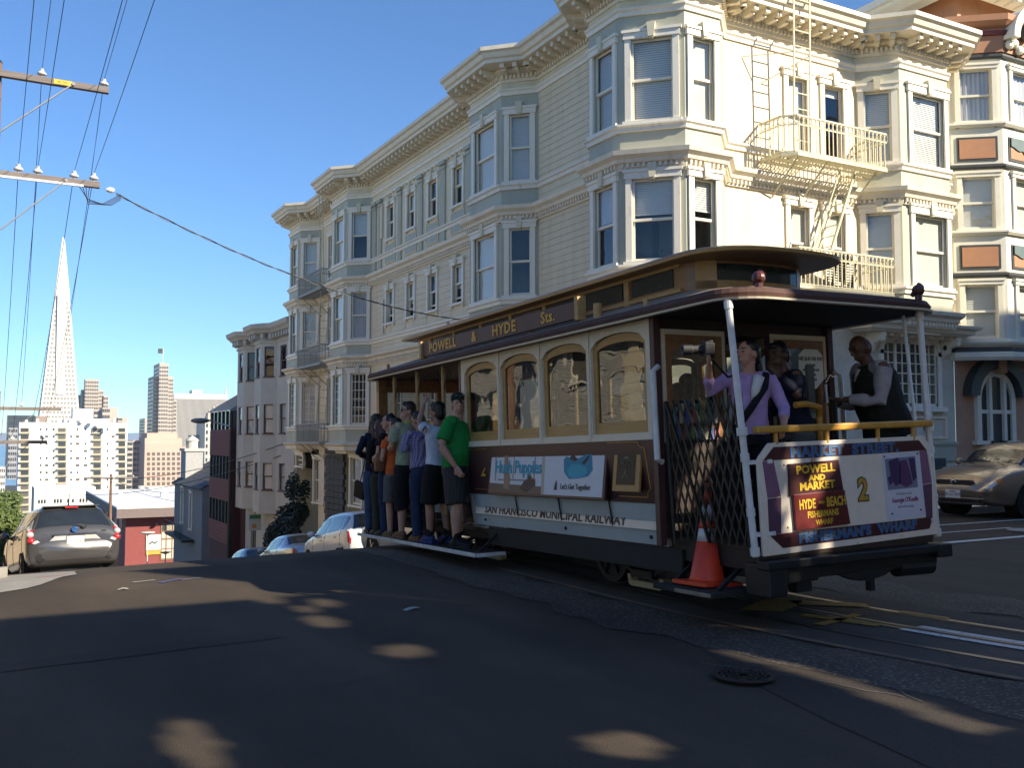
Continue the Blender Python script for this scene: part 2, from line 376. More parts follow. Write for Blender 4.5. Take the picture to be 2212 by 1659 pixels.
# pavements -------------------------------------------------------
def pave(name,poly,h,m=M_CONC):
    mb=MB(); n=len(poly); s_=[]
    o=sheet(name,poly,m,h,res=1.2); me=o.data
    # kerb skirt
    v0=len(me.vertices); q=MB()
    for i in range(n):
        a=Vector(poly[i]);b_=Vector(poly[(i+1)%n]);k=max(1,int((b_-a).length/1.2))
        for j in range(k):
            p=a.lerp(b_,j/k);r_=a.lerp(b_,(j+1)/k)
            q.quad((p.x,p.y,G(*p)-.05),(r_.x,r_.y,G(*r_)-.05),(r_.x,r_.y,G(*r_)+h),(p.x,p.y,G(*p)+h))
    q.build('kerb',m,o)
    return struct(o)
pave('pavement',[(9.6,60),(9.6,15.4),(9.9,14.1),(10.6,13.3),(11.6,13.0),(60,13.0),(60,15.9),(12.0,15.9),(12.0,60)],.13)
pave('pavement',[(-4,-3),(-4,60),(.0,60),(.05,19),(.22,14),(.2,11.9),(-.1,11.2),(-.7,10.7),(-4,10.6)],.12)
struct(sheet('gutter_apron',wob([(-2.5,9.9),(-.6,9.75),(.35,10.4),(.85,11.4),(.9,12.2),(.2,12.3),(.15,11.8),(-.1,11.2),(-.7,10.7),(-2.5,10.6)],.05),mat('gutter_concrete',(.24,.225,.20),.9,.15,3,bump=.2,bscale=100),.008))
# crossing and parking lines on the right
for po in ([(8.6,8.72),(20,8.9),(20,9.02),(8.6,8.87)],[(11.9,9.75),(14.6,9.8),(14.6,9.86),(11.9,9.81)],[(9.3,10.6),(30,10.75),(30,10.83),(9.3,10.68)]):
    struct(sheet('white_line',po,M_WPAINT,.009))
mh2=thing('manhole_cover','pale round utility cover near the white line right of the cable car','manhole cover',(14.3,9.35,.012))
MB().lathe([(0,0),(.3,0),(.3,.012),(.26,.014),(0,.012)],n=28).build('cover_plate',M_CONC,mh2)
for (x,y,a,w,h,nm,lb) in ((3.17,7.59,.4,.09,.03,'paper_scrap','small crumpled pale paper scrap lying on the asphalt left of the cable car'),(5.05,2.75,.2,.06,.012,'paper_scrap','thin white paper sliver on the dark foreground asphalt'),(1.15,9.9,.1,.05,.025,'paper_scrap','brownish litter scrap on the sunlit asphalt near the parked hatchback')):
    pb=MB(); pb.add([(-w,-h,.0),(0,-h*1.2,.012),(w,-h*.6,0),(w*.9,h,.006),(0,h*.8,.016),(-w*.9,h,.002)],[(0,1,4,5),(1,2,3,4)])
    o=pb.build(nm,mat('litter_paper',(.36,.35,.31),.8,.2,20),M=Matrix.Translation((x,y,G(x,y)+.008))@Matrix.Rotation(a,4,'Z')); tag(o,lb,'litter','litter on the road')
# painted survey scribbles on the sunlit road
for po,c in (([(1.28,10.35),(1.5,10.42),(1.52,10.38),(1.3,10.31)],(.3,.29,.26)),([(1.5,10.2),(1.75,10.4),(1.78,10.37),(1.55,10.16)],(.07,.08,.2)),([(1.75,10.3),(1.95,10.36),(1.96,10.33),(1.76,10.26)],(.16,.15,.22)),([(.45,11.3),(.75,11.4),(.75,11.36),(.46,11.26)],(.5,.06,.04))):
    struct(sheet('survey_mark',po,mat('survey_paint',c,.8,.3,20),.009))
# bay water and far hills
wb=MB(); wb.quad((-9000,1700,-72.2),(9000,1700,-72.2),(16000,15000,-72.2),(-16000,15000,-72.2))
struct(wb.build('water',mat('bay_water',(.10,.16,.22),.25,.1,.004)))
hb=MB(); top=[]
for i in range(81):
    x=-14000+i*350; h=-40+150*(.6+.5*noise.noise((i*.13,0,3))+.25*noise.noise((i*.5,1,3))); top.append((x,h))
for k,(y,f) in enumerate(((11000,0),(12500,.55),(14000,1))): pass
rings=[[Vector((x*1.0,y,-73+(h+73)*f)) for x,h in top] for y,f in((10500,0),(11500,.5),(13500,1),(15000,.3))]
hb.loft(rings,cap=False,close=False)
struct(hb.build('hills',mat('far_hills',(.22,.29,.38),.95,.15,.001),smooth=True))
# ================================================================ CREAM APARTMENT BUILDING ON THE CORNER
CB=thing('apartment_building','cream three storey corner apartment building with pale green bay windows and dentil cornices','building',(12,15.8,0))
Pt=dict(a=(12,41.8),b3a=(11.3,41.1),b3b=(11.3,39.5),b3c=(12,38.8),b2z=(12,35.9),b2a=(11.3,35.2),b2b=(11.3,33.36),b2c=(12,32.66),b1z=(12,23.83),b1a=(11.3,23.13),b1b=(11.3,21.3),b1c=(12,20.6),c0=(12,17.92),c1=(11.31,17.22),c2=(11.31,16.05),c3=(12.26,15.1),c4=(13.2,15.1),c5=(13.9,15.8),r0=(18.0,15.8),r1=(18.7,15.1),r2=(20.43,15.1),r3=(21.13,15.8),e=(21.36,15.8))
PATH=list(Pt.values())
CWALL=MB(); SW={}
def wall_holes(mb,F,L,z0,z1,holes,t=.12):
    us=sorted({0,L,*[h[0] for h in holes],*[h[1] for h in holes]}); zs=sorted({z0,z1,*[h[2] for h in holes],*[h[3] for h in holes]})
    for i in range(len(us)-1):
        for j in range(len(zs)-1):
            u=(us[i]+us[i+1])/2; z=(zs[j]+zs[j+1])/2
            if any(h[0]<u<h[1] and h[2]<z<h[3] for h in holes): continue
            mb.quad(*[F@Vector(p) for p in((us[i],0,zs[j]),(us[i+1],0,zs[j]),(us[i+1],0,zs[j+1]),(us[i],0,zs[j+1]))])
    for a,b,c,d in holes:
        for q in (((a,0,c),(a,t,c),(a,t,d),(a,0,d)),((b,0,c),(b,0,d),(b,t,d),(b,t,c)),((a,0,d),(a,t,d),(b,t,d),(b,0,d)),((a,0,c),(b,0,c),(b,t,c),(a,t,c))):
            mb.quad(*[F@Vector(p) for p in q])
WCACHE={}
def win_mesh(key,fn):
    if key not in WCACHE: WCACHE[key]=fn()
    return WCACHE[key]
def window(parent,F,u,z0,w,h,fill='blind',casing=.13,key=True,cm=None,blind_frac=1,ajar=0,split=.5,mun=None,lintel=.16,cas=True,sashm=None):
    """sash window in a wall hole: casing > sash, panes, keystone, blind or curtain, dim room"""
    M=F@Matrix.Translation((u,0,z0))
    cw=casing
    def mk():
        b=MB()
        for sx in(-1,1): b.box(min(sx*w/2,sx*(w/2+cw)),max(sx*w/2,sx*(w/2+cw)),-.05,.02,-.02,h+.02)
        b.box(-w/2-cw-.03,w/2+cw+.03,-.075,.02,h,h+lintel); b.box(-w/2-cw-.06,w/2+cw+.06,-.10,.02,h+lintel-.03,h+lintel+.03)
        b.box(-w/2-cw-.05,w/2+cw+.05,-.09,.05,-.09,-.02)
        for sx in(-1,1): b.box(sx*(w/2+cw-.05)-.035,sx*(w/2+cw-.05)+.035,-.065,0,-.17,-.09)
        return b.mesh('window')
    def mk0():
        b=MB(); b.box(-w/2-.05,w/2+.05,-.05,.03,-.05,0); return b.mesh('window')
    o=place('window',win_mesh(('w',w,h,cw,lintel,cas),mk if cas else mk0),cm or M_WHITE,parent,M,world=True)
    hm=h*split
    def sash():
        b=MB(); s_=.045
        for z_0,z_1,y in((0,hm+.02,.075),(hm-.02,h,.045)):
            b.box(-w/2,w/2,y,y+.035,z_0,z_0+s_*1.2); b.box(-w/2,w/2,y,y+.035,z_1-s_,z_1)
            for sx in(-1,1): b.box(min(sx*w/2,sx*(w/2-s_)),max(sx*w/2,sx*(w/2-s_)),y,y+.034,z_0+s_*1.2,z_1-s_)
        return b.mesh('sash')
    def sash_ajar():
        b=MB(); s_=.045
        for z_0,z_1,y in((ajar,hm+.02+ajar*.35,.075),(hm-.02,h,.045)):
            b.box(-w/2,w/2,y,y+.035,z_0,z_0+s_*1.2); b.box(-w/2,w/2,y,y+.035,z_1-s_,z_1)
            for sx in(-1,1): b.box(min(sx*w/2,sx*(w/2-s_)),max(sx*w/2,sx*(w/2-s_)),y,y+.034,z_0+s_*1.2,z_1-s_)
        return b.mesh('sash')
    if mun is None:
        place('sash',win_mesh(('s',w,h,ajar,split),sash_ajar if ajar else sash),sashm or M_WHITE,o)
        for z_0,z_1,y in((ajar+.05,hm-.02,.095),(hm+.02,h-.045,.062)):
            place('pane',win_mesh(('p',w,z_0,z_1,y),lambda: MB().quad((-w/2+.04,y,z_0),(w/2-.04,y,z_0),(w/2-.04,y,z_1),(-w/2+.04,y,z_1)).mesh('pane')),M_GLASS,o)
    else:
        nx,nz=mun
        def mm():
            b=MB(); t=.022
            b.box(-w/2,w/2,.04,.08,0,.05); b.box(-w/2,w/2,.04,.08,h-.05,h)
            for sx in(-1,1): b.box(min(sx*w/2,sx*(w/2-.05)),max(sx*w/2,sx*(w/2-.05)),.04,.08,.05,h-.05)
            for i in range(1,nx): b.box(-w/2+w*i/nx-t/2,-w/2+w*i/nx+t/2,.045,.075,.05,h-.05)
            for j in range(1,nz): b.box(-w/2+.05,w/2-.05,.047,.073,h*j/nz-t/2,h*j/nz+t/2)
            return b.mesh('muntins')
        place('muntins',win_mesh(('m',w,h,mun),mm),sashm or M_WHITE,o)
        pw,ph=w/nx,h/nz
        me=win_mesh(('mp',pw,ph),lambda: MB().quad((-pw/2,.06,-ph/2),(pw/2,.06,-ph/2),(pw/2,.06,ph/2),(-pw/2,.06,ph/2)).mesh('pane'))
        for i in range(nx):
            for j in range(nz): place('pane',me,M_GLASS,o,Matrix.Translation((-w/2+pw*(i+.5),0,ph*(j+.5)))@Matrix.Rotation(R(random.uniform(-.5,.5)),4,'Z'))
    if key and cas:
        def kk():
            b=MB(); b.prism([(-.06,h+.0),(.06,h+.0),(.09,h+lintel+.14),(-.09,h+lintel+.14)],-.13,-.0); b.prism([(-.045,h-.03),(.045,h-.03),(.05,h),(-.05,h)],-.11,-.02); return b.mesh('keystone')
        place('keystone',win_mesh(('k',h,lintel),kk),M_KEY,o)
    y=.135
    if fill in('blind','shade','curtain'):
        zb=h*(1-blind_frac); b=MB()
        if fill=='blind':
            z=h-.03; nsl=int((h-zb)/.047)
            for k in range(nsl): b.quad((-w/2+.03,y+.012,z-.047*k),(w/2-.03,y+.012,z-.047*k),(w/2-.03,y-.008,z-.047*k-.049),(-w/2+.03,y-.008,z-.047*k-.049))
            if blind_frac<.98: b.box(-w/2+.03,w/2-.03,y-.015,y+.015,zb-.02,zb+.01)
            place('blind',b.mesh('blind'),M_BLIND,o)
        elif fill=='shade':
            b.quad((-w/2,y,zb),(w/2,y,zb),(w/2,y,h),(-w/2,y,h)); b.box(-w/2,w/2,y-.01,y+.01,zb-.012,zb+.012); place('shade',b.mesh('shade'),M_SHADE,o)
        else:
            k=24; rows=[[Vector((-w/2+w*i/k,y+.02*math.sin(i*1.9)+.008*math.sin(i*.7),z)) for i in range(k+1)] for z in(zb,h)]
            b.loft(rows,cap=False,close=False); place('curtain',b.mesh('curtain',True),fill=='curtain' and M_CURT,o)
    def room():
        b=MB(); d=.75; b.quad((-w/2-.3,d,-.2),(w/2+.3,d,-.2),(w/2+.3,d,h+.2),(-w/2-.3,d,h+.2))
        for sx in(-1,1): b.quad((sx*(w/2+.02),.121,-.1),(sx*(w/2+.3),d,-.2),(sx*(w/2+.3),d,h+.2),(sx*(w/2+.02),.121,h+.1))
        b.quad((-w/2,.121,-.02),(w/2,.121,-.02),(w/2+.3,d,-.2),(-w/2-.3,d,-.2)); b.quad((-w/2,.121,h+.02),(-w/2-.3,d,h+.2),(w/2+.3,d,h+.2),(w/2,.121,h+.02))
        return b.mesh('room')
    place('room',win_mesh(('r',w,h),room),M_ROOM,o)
    return o
ROWS={'A':(8.03,1.72),'B':(5.10,1.70),'C':(1.98,1.85)}
WL=[]   # (frame, u, z, w, h, options)
def bkey(a,b): return 'b3' if a=='a' else a[:2] if a[0]=='b' else a[0]
def bayfacet(a,b,spec,z0=4.25,z1=10.36,mb=None):
    F,L=facet(Pt[a],Pt[b]); holes=[]
    for (row,u,w,opt) in spec:
        z,h=ROWS[row]; u=L/2 if u is None else u
        holes.append((u-w/2,u+w/2,z,z+h)); WL.append((F,u,z,w,h,opt))
    wall_holes(SW.setdefault(bkey(a,b),MB()),F,L,z0,z1,holes)
    wall_holes(CWALL,F,L,z1,11.0,[])
Z=lambda **k:k
# far bay
bayfacet('b3a','b3b',[(r_,None,.95,Z(fill='shade' if r_=='A' else 'curtain',mun=(3,7) if r_=='C' else None)) for r_ in 'ABC'],z0=1.2)
bayfacet('b3b','b3c',[(r_,None,.62,Z(fill='blind' if r_!='C' else 'curtain',mun=(2,7) if r_=='C' else None)) for r_ in 'ABC'],z0=1.2)
bayfacet('a','b3a',[],z0=1.2)
bayfacet('b2z','b2a',[],z0=1.2)
bayfacet('b2a','b2b',[('A',None,1.12,Z(fill='shade')),('B',None,1.12,Z(fill='shade')),('C',None,1.0,Z(fill='curtain',mun=(3,6)))],z0=1.2)
bayfacet('b2b','b2c',[('A',None,.62,Z(fill='blind',blind_frac=.5,ajar=.0)),('B',None,.62,Z(fill='curtain')),('C',None,.62,Z(fill='none',mun=(4,6)))],z0=1.2)
bayfacet('b1z','b1a',[])
bayfacet('b1a','b1b',[('A',None,1.2,Z(fill='shade')),('B',None,1.2,Z(fill='shade',blind_frac=1))])
bayfacet('b1b','b1c',[('A',None,.56,Z(fill='blind')),('B',None,.56,Z(fill='none'))])
bayfacet('c0','c1',[])
bayfacet('c1','c2',[('A',None,.74,Z(fill='blind')),('B',None,.74,Z(fill='curtain',blind_frac=.45))])
bayfacet('c2','c3',[('A',None,.86,Z(fill='blind',cm=M_WORN)),('B',None,.86,Z(fill='blind',blind_frac=.42,cm=M_WORN))])
bayfacet('c3','c4',[('A',None,.58,Z(fill='shade')),('B',None,.58,Z(fill='blind',blind_frac=.38))])
bayfacet('c4','c5',[])
bayfacet('r0','r1',[('A',None,.62,Z(fill='blind')),('B',None,.62,Z(fill='blind'))])
bayfacet('r1','r2',[('A',.98,1.16,Z(fill='blind',lintel=.2)),('B',.98,1.16,Z(fill='shade',lintel=.2))])
bayfacet('r2','r3',[])
# flat walls: lower path keeps the street line
SMALL=[(30.79,.62),(28.95,.62),(27.18,.62),(25.33,.64)]
def flatwall(a,b,z0,z1,wins):
    F,L=facet(a,b); holes=[(u-w/2,u+w/2,z,z+h) for u,z,w,h,o in wins]
    for u,z,w,h,o in wins: WL.append((F,u,z,w,h,o))
    wall_holes(CWALL,F,L,z0,z1,holes); return F,L
w2=[]
for k,(y,w) in enumerate(SMALL):
    w2.append((32.66-y,8.42,w,1.15,Z(casing=.11,fill='shade' if k%2 else 'none',blind_frac=.5))); w2.append((32.66-y,5.48,w,1.12,Z(casing=.11,fill=('curtain','shade','none','shade')[k],blind_frac=.6,ajar=.22 if k<2 else .12)))
for y in(30.0,27.2,25.2): w2.append((32.66-y,2.1,.5,1.1,Z(casing=.10,fill='none',key=False)))
F_W2,L_W2=flatwall(Pt['b2c'],Pt['b1z'],-3,11.0,w2)
flatwall(Pt['b3c'],Pt['b2z'],-3,11.0,[(1.45,2.0,.75,1.9,Z(fill='curtain',mun=(2,7),key=False)),(1.45,5.1,.75,1.7,Z(fill='shade',key=False)),(1.45,8.03,.75,1.7,Z(fill='shade',key=False))])
F_W1,L_W1=flatwall(Pt['b1c'],Pt['c0'],-1,11.0,[])
F_WC,L_WC=flatwall(Pt['c5'],Pt['r0'],4.302,11.0,[(2.19,8.07,.60,1.70,Z(fill='shade')),(3.35,8.07,.62,1.70,Z(fill='shade',blind_frac=.12)),(2.19,5.08,.60,1.68,Z(fill='shade',blind_frac=.62)),(3.35,5.08,.62,1.68,Z(fill='shade'))])
flatwall(Pt['r3'],Pt['e'],4.302,11.0,[])
F_WB,_=flatwall(Pt['b1z'],Pt['b1c'],-2,4.2,[])
# return behind bays, end wall, roof
for a,b in((Pt['a'],(20,41.8)),):
    F,L=facet((20,41.8),a); wall_holes(CWALL,F,L,-6,11.2,[])
CWALL.add([(*p,11.05) for p in PATH]+[(21.36,41.8,11.05)],[tuple(range(len(PATH)+1))[::-1]])
CWALL.quad((21.36,15.8,3.9),(21.36,41.8,0),(21.36,41.8,11.05),(21.36,15.8,11.05))
wallp=CWALL.build('wall',M_CREAM,CB,world=True)
for q in SW.values(): q.build('bay_wall',M_SAGE,CB,world=True)
for F,u,z,w,h,o in WL: window(CB,F,u,z,w,h,**o)
# bay soffits
sb=MB()
for nm,z in((('a','b3a','b3b','b3c'),1.2),(('b2z','b2a','b2b','b2c'),1.2),(('b1z','b1a','b1b','b1c'),4.25),(('c0','c1','c2','c3','c4','c5'),4.25),(('r0','r1','r2','r3'),4.25)):
    p=[Pt[k] for k in nm]+([(12,15.8)] if nm[0]=='c0' else []); n=len(p)
    sb.add([(*q,z) for q in p],[tuple(range(n))])
    for k in range(3):   # stepped corbel under the bay
        d=.12*(k+1); cx=sum(q[0] for q in p)/n; cy=sum(q[1] for q in p)/n
        pp=[(q[0]+(cx-q[0])*d,q[1]+(cy-q[1])*d) for q in p]; sb.slab(pp,z-.1*(k+1),z-.1*k-.004)
sb.build('bay_soffit',M_TRIM,CB,world=True)
# mouldings swept round the building
def sw(name,prof,m,path=PATH): return MB().sweep(path,prof).build(name,m,CB,world=True)
sw('cornice',[(.0,10.93),(.60,10.93),(.60,11.02),(.66,11.05),(.70,11.16),(.77,11.20),(.77,11.30),(0,11.36)],M_TRIM)
sw('dentil_band',[(0,10.60),(.035,10.60),(.05,10.66),(.05,10.79),(.12,10.82),(.16,10.86),(.16,10.92),(0,10.92)],M_TRIM)
sw('frieze_moulding',[(0,10.26),(.04,10.26),(.05,10.34),(.09,10.38),(.09,10.42),(0,10.44)],M_WHITE)
sw('sill_course',[(0,7.80),(.05,7.80),(.06,7.88),(.11,7.91),(.11,7.95),(0,7.97)],M_WORN)
sw('belt_course',[(0,6.98),(.05,6.98),(.06,7.10),(.14,7.13),(.16,7.20),(.25,7.27),(.27,7.36),(.0,7.42)],M_TRIM)
sw('sill_course',[(0,4.86),(.05,4.86),(.06,4.94),(.11,4.97),(.11,5.02),(0,5.04)],M_WHITE)
sw('base_moulding',[(0,4.08),(.05,4.08),(.06,4.2),(.14,4.24),(.16,4.32),(.26,4.38),(.28,4.46),(.0,4.54)],M_TRIM)
LOWP=[Pt[k] for k in('a','b3a','b3b','b3c','b2z','b2a','b2b','b2c')]
sw('sill_course',[(0,1.78),(.05,1.78),(.06,1.86),(.10,1.89),(.10,1.94),(0,1.96)],M_WHITE,LOWP)
sw('base_moulding',[(0,1.02),(.06,1.02),(.08,1.18),(.16,1.22),(.18,1.28),(0,1.34)],M_TRIM,LOWP)
# modillions: one bracket shape repeated under the cornice, dentils joined
bm_=MB(); bm_.box(-.055,.055,-.52,0,10.82,10.925); bm_.box(-.055,.055,-.40,0,10.77,10.82); BRK=bm_.mesh('bracket')
DENT=MB(); DENT2=MB()
for i in range(len(PATH)-1):
    F,L=facet(PATH[i],PATH[i+1]); k=max(1,round(L/.34))
    if L>.3:
        for j in range(k): place('bracket',BRK,M_TRIM,CB,F@Matrix.Translation((L*(j+.5)/k,0,0)),world=True)
    k=max(1,round(L/.115))
    for j in range(k):
        u=L*(j+.5)/k
        DENT.box(u-.03,u+.03,-.115,-.04,10.67,10.78,F)
        DENT2.box(u-.025,u+.025,-.115,-.05,7.03,7.115,F); 
        DENT2.box(u-.025,u+.025,-.115,-.05,4.12,4.215,F)
        if u*0==0 and (j%1==0): DENT.box(u-.02,u+.02,-.075,-.03,10.385,10.425,F)
tag(DENT.build('dentils',M_TRIM,CB,world=True),kind='stuff'); tag(DENT2.build('belt_dentils',M_TRIM,CB,world=True),kind='stuff')
# pilasters, plaques and panels between the small windows
for y0,y1 in((32.47,32.18),(31.9,31.63),(30.06,29.78),(28.28,27.98),(26.55,26.22),(24.75,24.45)):
    b=MB(); u0,u1=32.66-y0,32.66-y1; b.box(u0,u1,-.05,0,7.44,9.85,F_W2); b.box(u0-.03,u1+.03,-.07,0,7.44,7.52,F_W2); b.box(u0-.03,u1+.03,-.08,0,9.72,9.80,F_W2); b.box(u0-.06,u1+.06,-.11,0,9.86,9.98,F_W2)
    b.build('pilaster',M_SAGE,CB,world=True)
b=MB(); b.box(-.445,.445,-.035,0,0,.62); b2_=b.mesh('panel'); fb=MB()
for p in((-.47,-.445,0,.62),(.445,.47,0,.62),(-.47,.47,-.03,0),(-.47,.47,.62,.65)): fb.box(p[0],p[1],-.045,0,p[2],p[3])
for k,(y,w) in enumerate(SMALL):
    o=place('panel',b2_,M_SAGE,CB,F_W2@Matrix.Translation((32.66-y,0,7.58)),world=True); place('panel_frame',win_mesh('pf',lambda: fb.mesh('panel_frame')),M_CREAM,o)
sw('picture_rail',[(0,9.99),(.05,9.99),(.07,10.06),(0,10.09)],M_WHITE,[Pt['b2c'],Pt['b1z']])
hb=MB()
for j in range(28): hb.ball(F_W2@Vector((.3+j*.3,-.04,10.0)),(.05,.05,.07),6,4)
hb.build('rosettes',M_WHITE,CB,world=True)
# clapboards: every course is a board of its own, cut round the windows
nb=0
def boards(F,L,z0,z1,holes,step=.165,mat_=M_BOARD):
    global nb
    z=z0
    while z<z1-.05:
        zz=min(z+step,z1); cuts=[(0.02,L-.02)]
        for a,b,c,d in holes:
            if c<zz and d>z:
                new=[]
                for p,q in cuts:
                    if b<=p or a>=q: new.append((p,q)); continue
                    if a-p>.1: new.append((p,a))
                    if q-b>.1: new.append((b,q))
                cuts=new
        for p,q in cuts:
            mb=MB(); j=random.uniform(-.003,.003)
            mb.add([(p,-.017+j,z+.004),(q,-.017-j,z+.004),(q,-.006,zz),(p,-.006,zz),(p,0,z+.004),(q,0,z+.004)],[(0,1,2,3),(4,5,1,0)])
            place('clapboard',mb.mesh('clapboard'),mat_,wallp,F,world=True); nb+=1
        z=zz
h2=[(u-w/2-.16,u+w/2+.16,z-.18,z+h+.22) for u,z,w,h,o in w2]
boards(F_W1,L_W1,7.43,10.25,[]); boards(F_W1,L_W1,4.55,6.97,[])
boards(F_W2,L_W2,1.3,6.97,h2,step=.2)
# vents and small wall fittings
for (y,z,h_) in((31.45,5.2,1.15),(31.62,8.6,1.2)):
    b=MB(); u=32.66-y
    b.box(u-.08,u+.08,-.06,-.02,z-.05,z+h_,F_W2)
    for k in range(12): b.box(u-.05,u+.05,-.075,-.055,z+.03+k*h_/13,z+.05+k*h_/13,F_W2)
    b.build('wall_vent',M_TRIM,CB,world=True)
MB().box(-.07,.07,-.06,0,0,.28).build('meter_box',mat('grey_box',(.25,.25,.24),.6,.1,9),CB,F_W2@Matrix.Translation((32.66-25.9,-.02,4.72)),world=True)
# --------------------------------------------------- ground storey: painted brick with quoins
g=MB(); F_S=fr(12,32.6,-R(90)); F_F=fr(12,15.8,0)
wall_holes(g,fr(12,20.6,-R(90)),4.8,-1.5,4.3,[]); 
WGX=(6.75,8.72); wall_holes(g,F_F,9.36,-.2,4.3,[(WGX[0],WGX[1],2.24,3.86)])
basep=g.build('brick_wall',M_BRICK,CB,world=True)
M_QUOIN=mat('quoin_block_cream',(.66,.62,.52),.65,.06,5)
for k in range(11):
    z=.2+k*.36; a,b_=(.62,.40) if k%2 else (.40,.62)
    q=MB(); q.slab([(12-.045,15.8-.045),(12+b_,15.8-.045),(12+b_,15.8),(12,15.8),(12,15.8+a),(12-.045,15.8+a)],z,z+.345); q.build('quoin',M_QUOIN,CB,world=True,bevel=.012)
# wall bracket for a hanging sign
sg=thing('sign_bracket','black wrought iron hanging bracket on the brick corner seen through the end window','bracket',(12.2,15.75,2.0))
b=MB(); b.box(-.04,.04,-.03,0,-.25,.45); b.bar((0,-.02,.35),(0.9,-.3,.30),.03); b.bar((0,-.02,-.2),(.62,-.22,.30),.022); b.tube([(.45+.07*math.cos(a),-.16,.38+.07*math.sin(a)) for a in [k*.5 for k in range(11)]],.012,6)
b.build('bracket_arm',M_BLACK,sg)
# arched leaded window beside the entrance, with console hood above
wo_=MB(); 
for x0,x1 in((WGX[0]-.12,WGX[0]),(WGX[1],WGX[1]+.12)): wo_.box(x0,x1,-.05,.02,2.2,3.6,F_F)
wo_.box(WGX[0]-.2,WGX[1]+.2,-.14,.04,2.12,2.24,F_F)
arch=[(WGX[0]-.12,3.5),(WGX[0]-.1,3.8),(WGX[0]+.1,3.98),(WGX[1]-.1,3.98),(WGX[1]+.1,3.8),(WGX[1]+.12,3.5),(WGX[1],3.5),(WGX[1]-.03,3.72),(WGX[1]-.18,3.83),(WGX[0]+.18,3.83),(WGX[0]+.03,3.72),(WGX[0],3.5)]
wo_.prism(arch,-.05,.02,F_F)
bw=wo_.build('leaded_window',M_WHITE,CB,world=True)
mu=MB(); n_=4; cw_=(WGX[1]-WGX[0])/n_
for i in range(n_+1): mu.box(WGX[0]+i*cw_-.035,WGX[0]+i*cw_+.035,.02,.07,2.24,3.83,F_F)
mu.box(WGX[0],WGX[1],.02,.07,2.24,2.32,F_F); mu.box(WGX[0],WGX[1],.02,.07,3.78,3.84,F_F)
for i in range(n_): mu.box(WGX[0]+(i+.5)*cw_-.012,WGX[0]+(i+.5)*cw_+.012,.03,.06,2.3,3.8,F_F)
for j in range(1,6): mu.box(WGX[0],WGX[1],.031,.059,2.3+j*.25-.012,2.3+j*.25+.012,F_F)
mu.build('muntins',M_WHITE,bw,world=True)
pm=MB().quad((-cw_/4,0,-.125),(cw_/4,0,-.125),(cw_/4,0,.125),(-cw_/4,0,.125)).mesh('pane')
for i in range(n_*2):
    for j in range(6): place('pane',pm,M_GLASS,bw,F_F@Matrix.Translation((WGX[0]+(i+.5)*cw_/2,.045,2.42+j*.25)),world=True)
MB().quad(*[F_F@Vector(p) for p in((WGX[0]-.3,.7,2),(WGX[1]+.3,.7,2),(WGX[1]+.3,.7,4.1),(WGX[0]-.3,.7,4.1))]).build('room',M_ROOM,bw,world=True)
hd=MB(); hd.sweep([(17.75,15.8),(17.75,15.25),(21.2,15.25),(21.2,15.8)],[(0,3.98),(.1,4.02),(.12,4.1),(.22,4.14),(.24,4.2),(0,4.24)]); hd.slab([(17.75,15.8),(17.75,15.25),(21.2,15.25),(21.2,15.8)],3.97,4.23)
hdp=hd.build('window_hood',M_TRIM,CB,world=True)
for x in(18.25,20.95):
    c=MB(); c.prism([(0,3.96),(-.5,3.96),(-.5,3.85),(-.36,3.74),(-.22,3.7),(-.14,3.55),(0,3.45)],-.07,.07,Matrix.Translation((x,15.8,0))@Matrix.Rotation(R(90),4,'Z')); c.ball((x,15.36,3.8),(.085,.07,.07),8,6); c.build('console',M_WHITE,hdp,world=True)
for k in range(7):
    MB().box(-.05,.05,-.42,0,3.88,3.965).build('bracket',M_TRIM,hdp,Matrix.Translation((18.6+k*.36,15.8,0)),world=True)
for x in(18.75,19.5,20.3): MB().box(-.05,.05,-.12,0,2.0,2.12).build('sill_bracket',M_WHITE,bw,Matrix.Translation((x,15.8,0)),world=True)
pn=MB()
for p in((18.5,21.0,1.45,1.50),(18.5,21.0,1.95,2.0),(18.5,18.55,1.5,1.95),(20.95,21.0,1.5,1.95)): pn.box(p[0],p[1],15.76,15.8,p[2],p[3])
pn.build('panel_moulding',M_TRIM,CB,world=True)
st=MB(); st.box(17.9,21.3,15.74,15.8,.9,1.32); st.box(17.9,21.34,15.70,15.8,1.30,1.38); st.build('plinth_band',M_SAGE,CB,world=True)
for k in range(4):
    w_=.62 if k%2 else .5; MB().box(20.2,20.2+w_,15.69,15.8,.1+k*.22,.1+k*.22+.21).build('quoin_block',M_STONE,CB,world=True)
dk=MB(); dk.box(18.4,20.2,15.73,15.8,.08,.95); dk.build('dark_stone_base',M_STONE,CB,world=True)
MB().ball((20.95,15.68,3.72),(.09,.09,.12),10,8).build('porch_lamp',M_BLACK,CB,world=True)
# base of the side street: dark stone piers with toothed edges, low windows, garage
for y0,y1 in((37.6,35.4),(32.3,31.2)):
    for k in range(14):
        z=-2.3+k*.24; d=.12 if k%2 else 0; q=MB()
        nseg=4; L_=y0-y1+2*d
        for j in range(nseg): q_=MB(); q_.box(11.9,12.0,y1-d+L_*j/nseg+.012,y1-d+L_*(j+1)/nseg-.012,z+.012,z+.23); q_.build('stone',M_STONE,CB,world=True)
for (y,w,z,h) in((38.6,1.3,-1.15,1.75),(34.0,1.25,-1.0,1.75)):
    F=fr(11.96,y+.0,-R(90)); window(CB,F,0,z,w,h,fill='curtain',key=False,casing=.12)
window(CB,fr(11.96,41.4,-R(90)),0,.28,1.0,.45,fill='none',key=False,casing=.1)
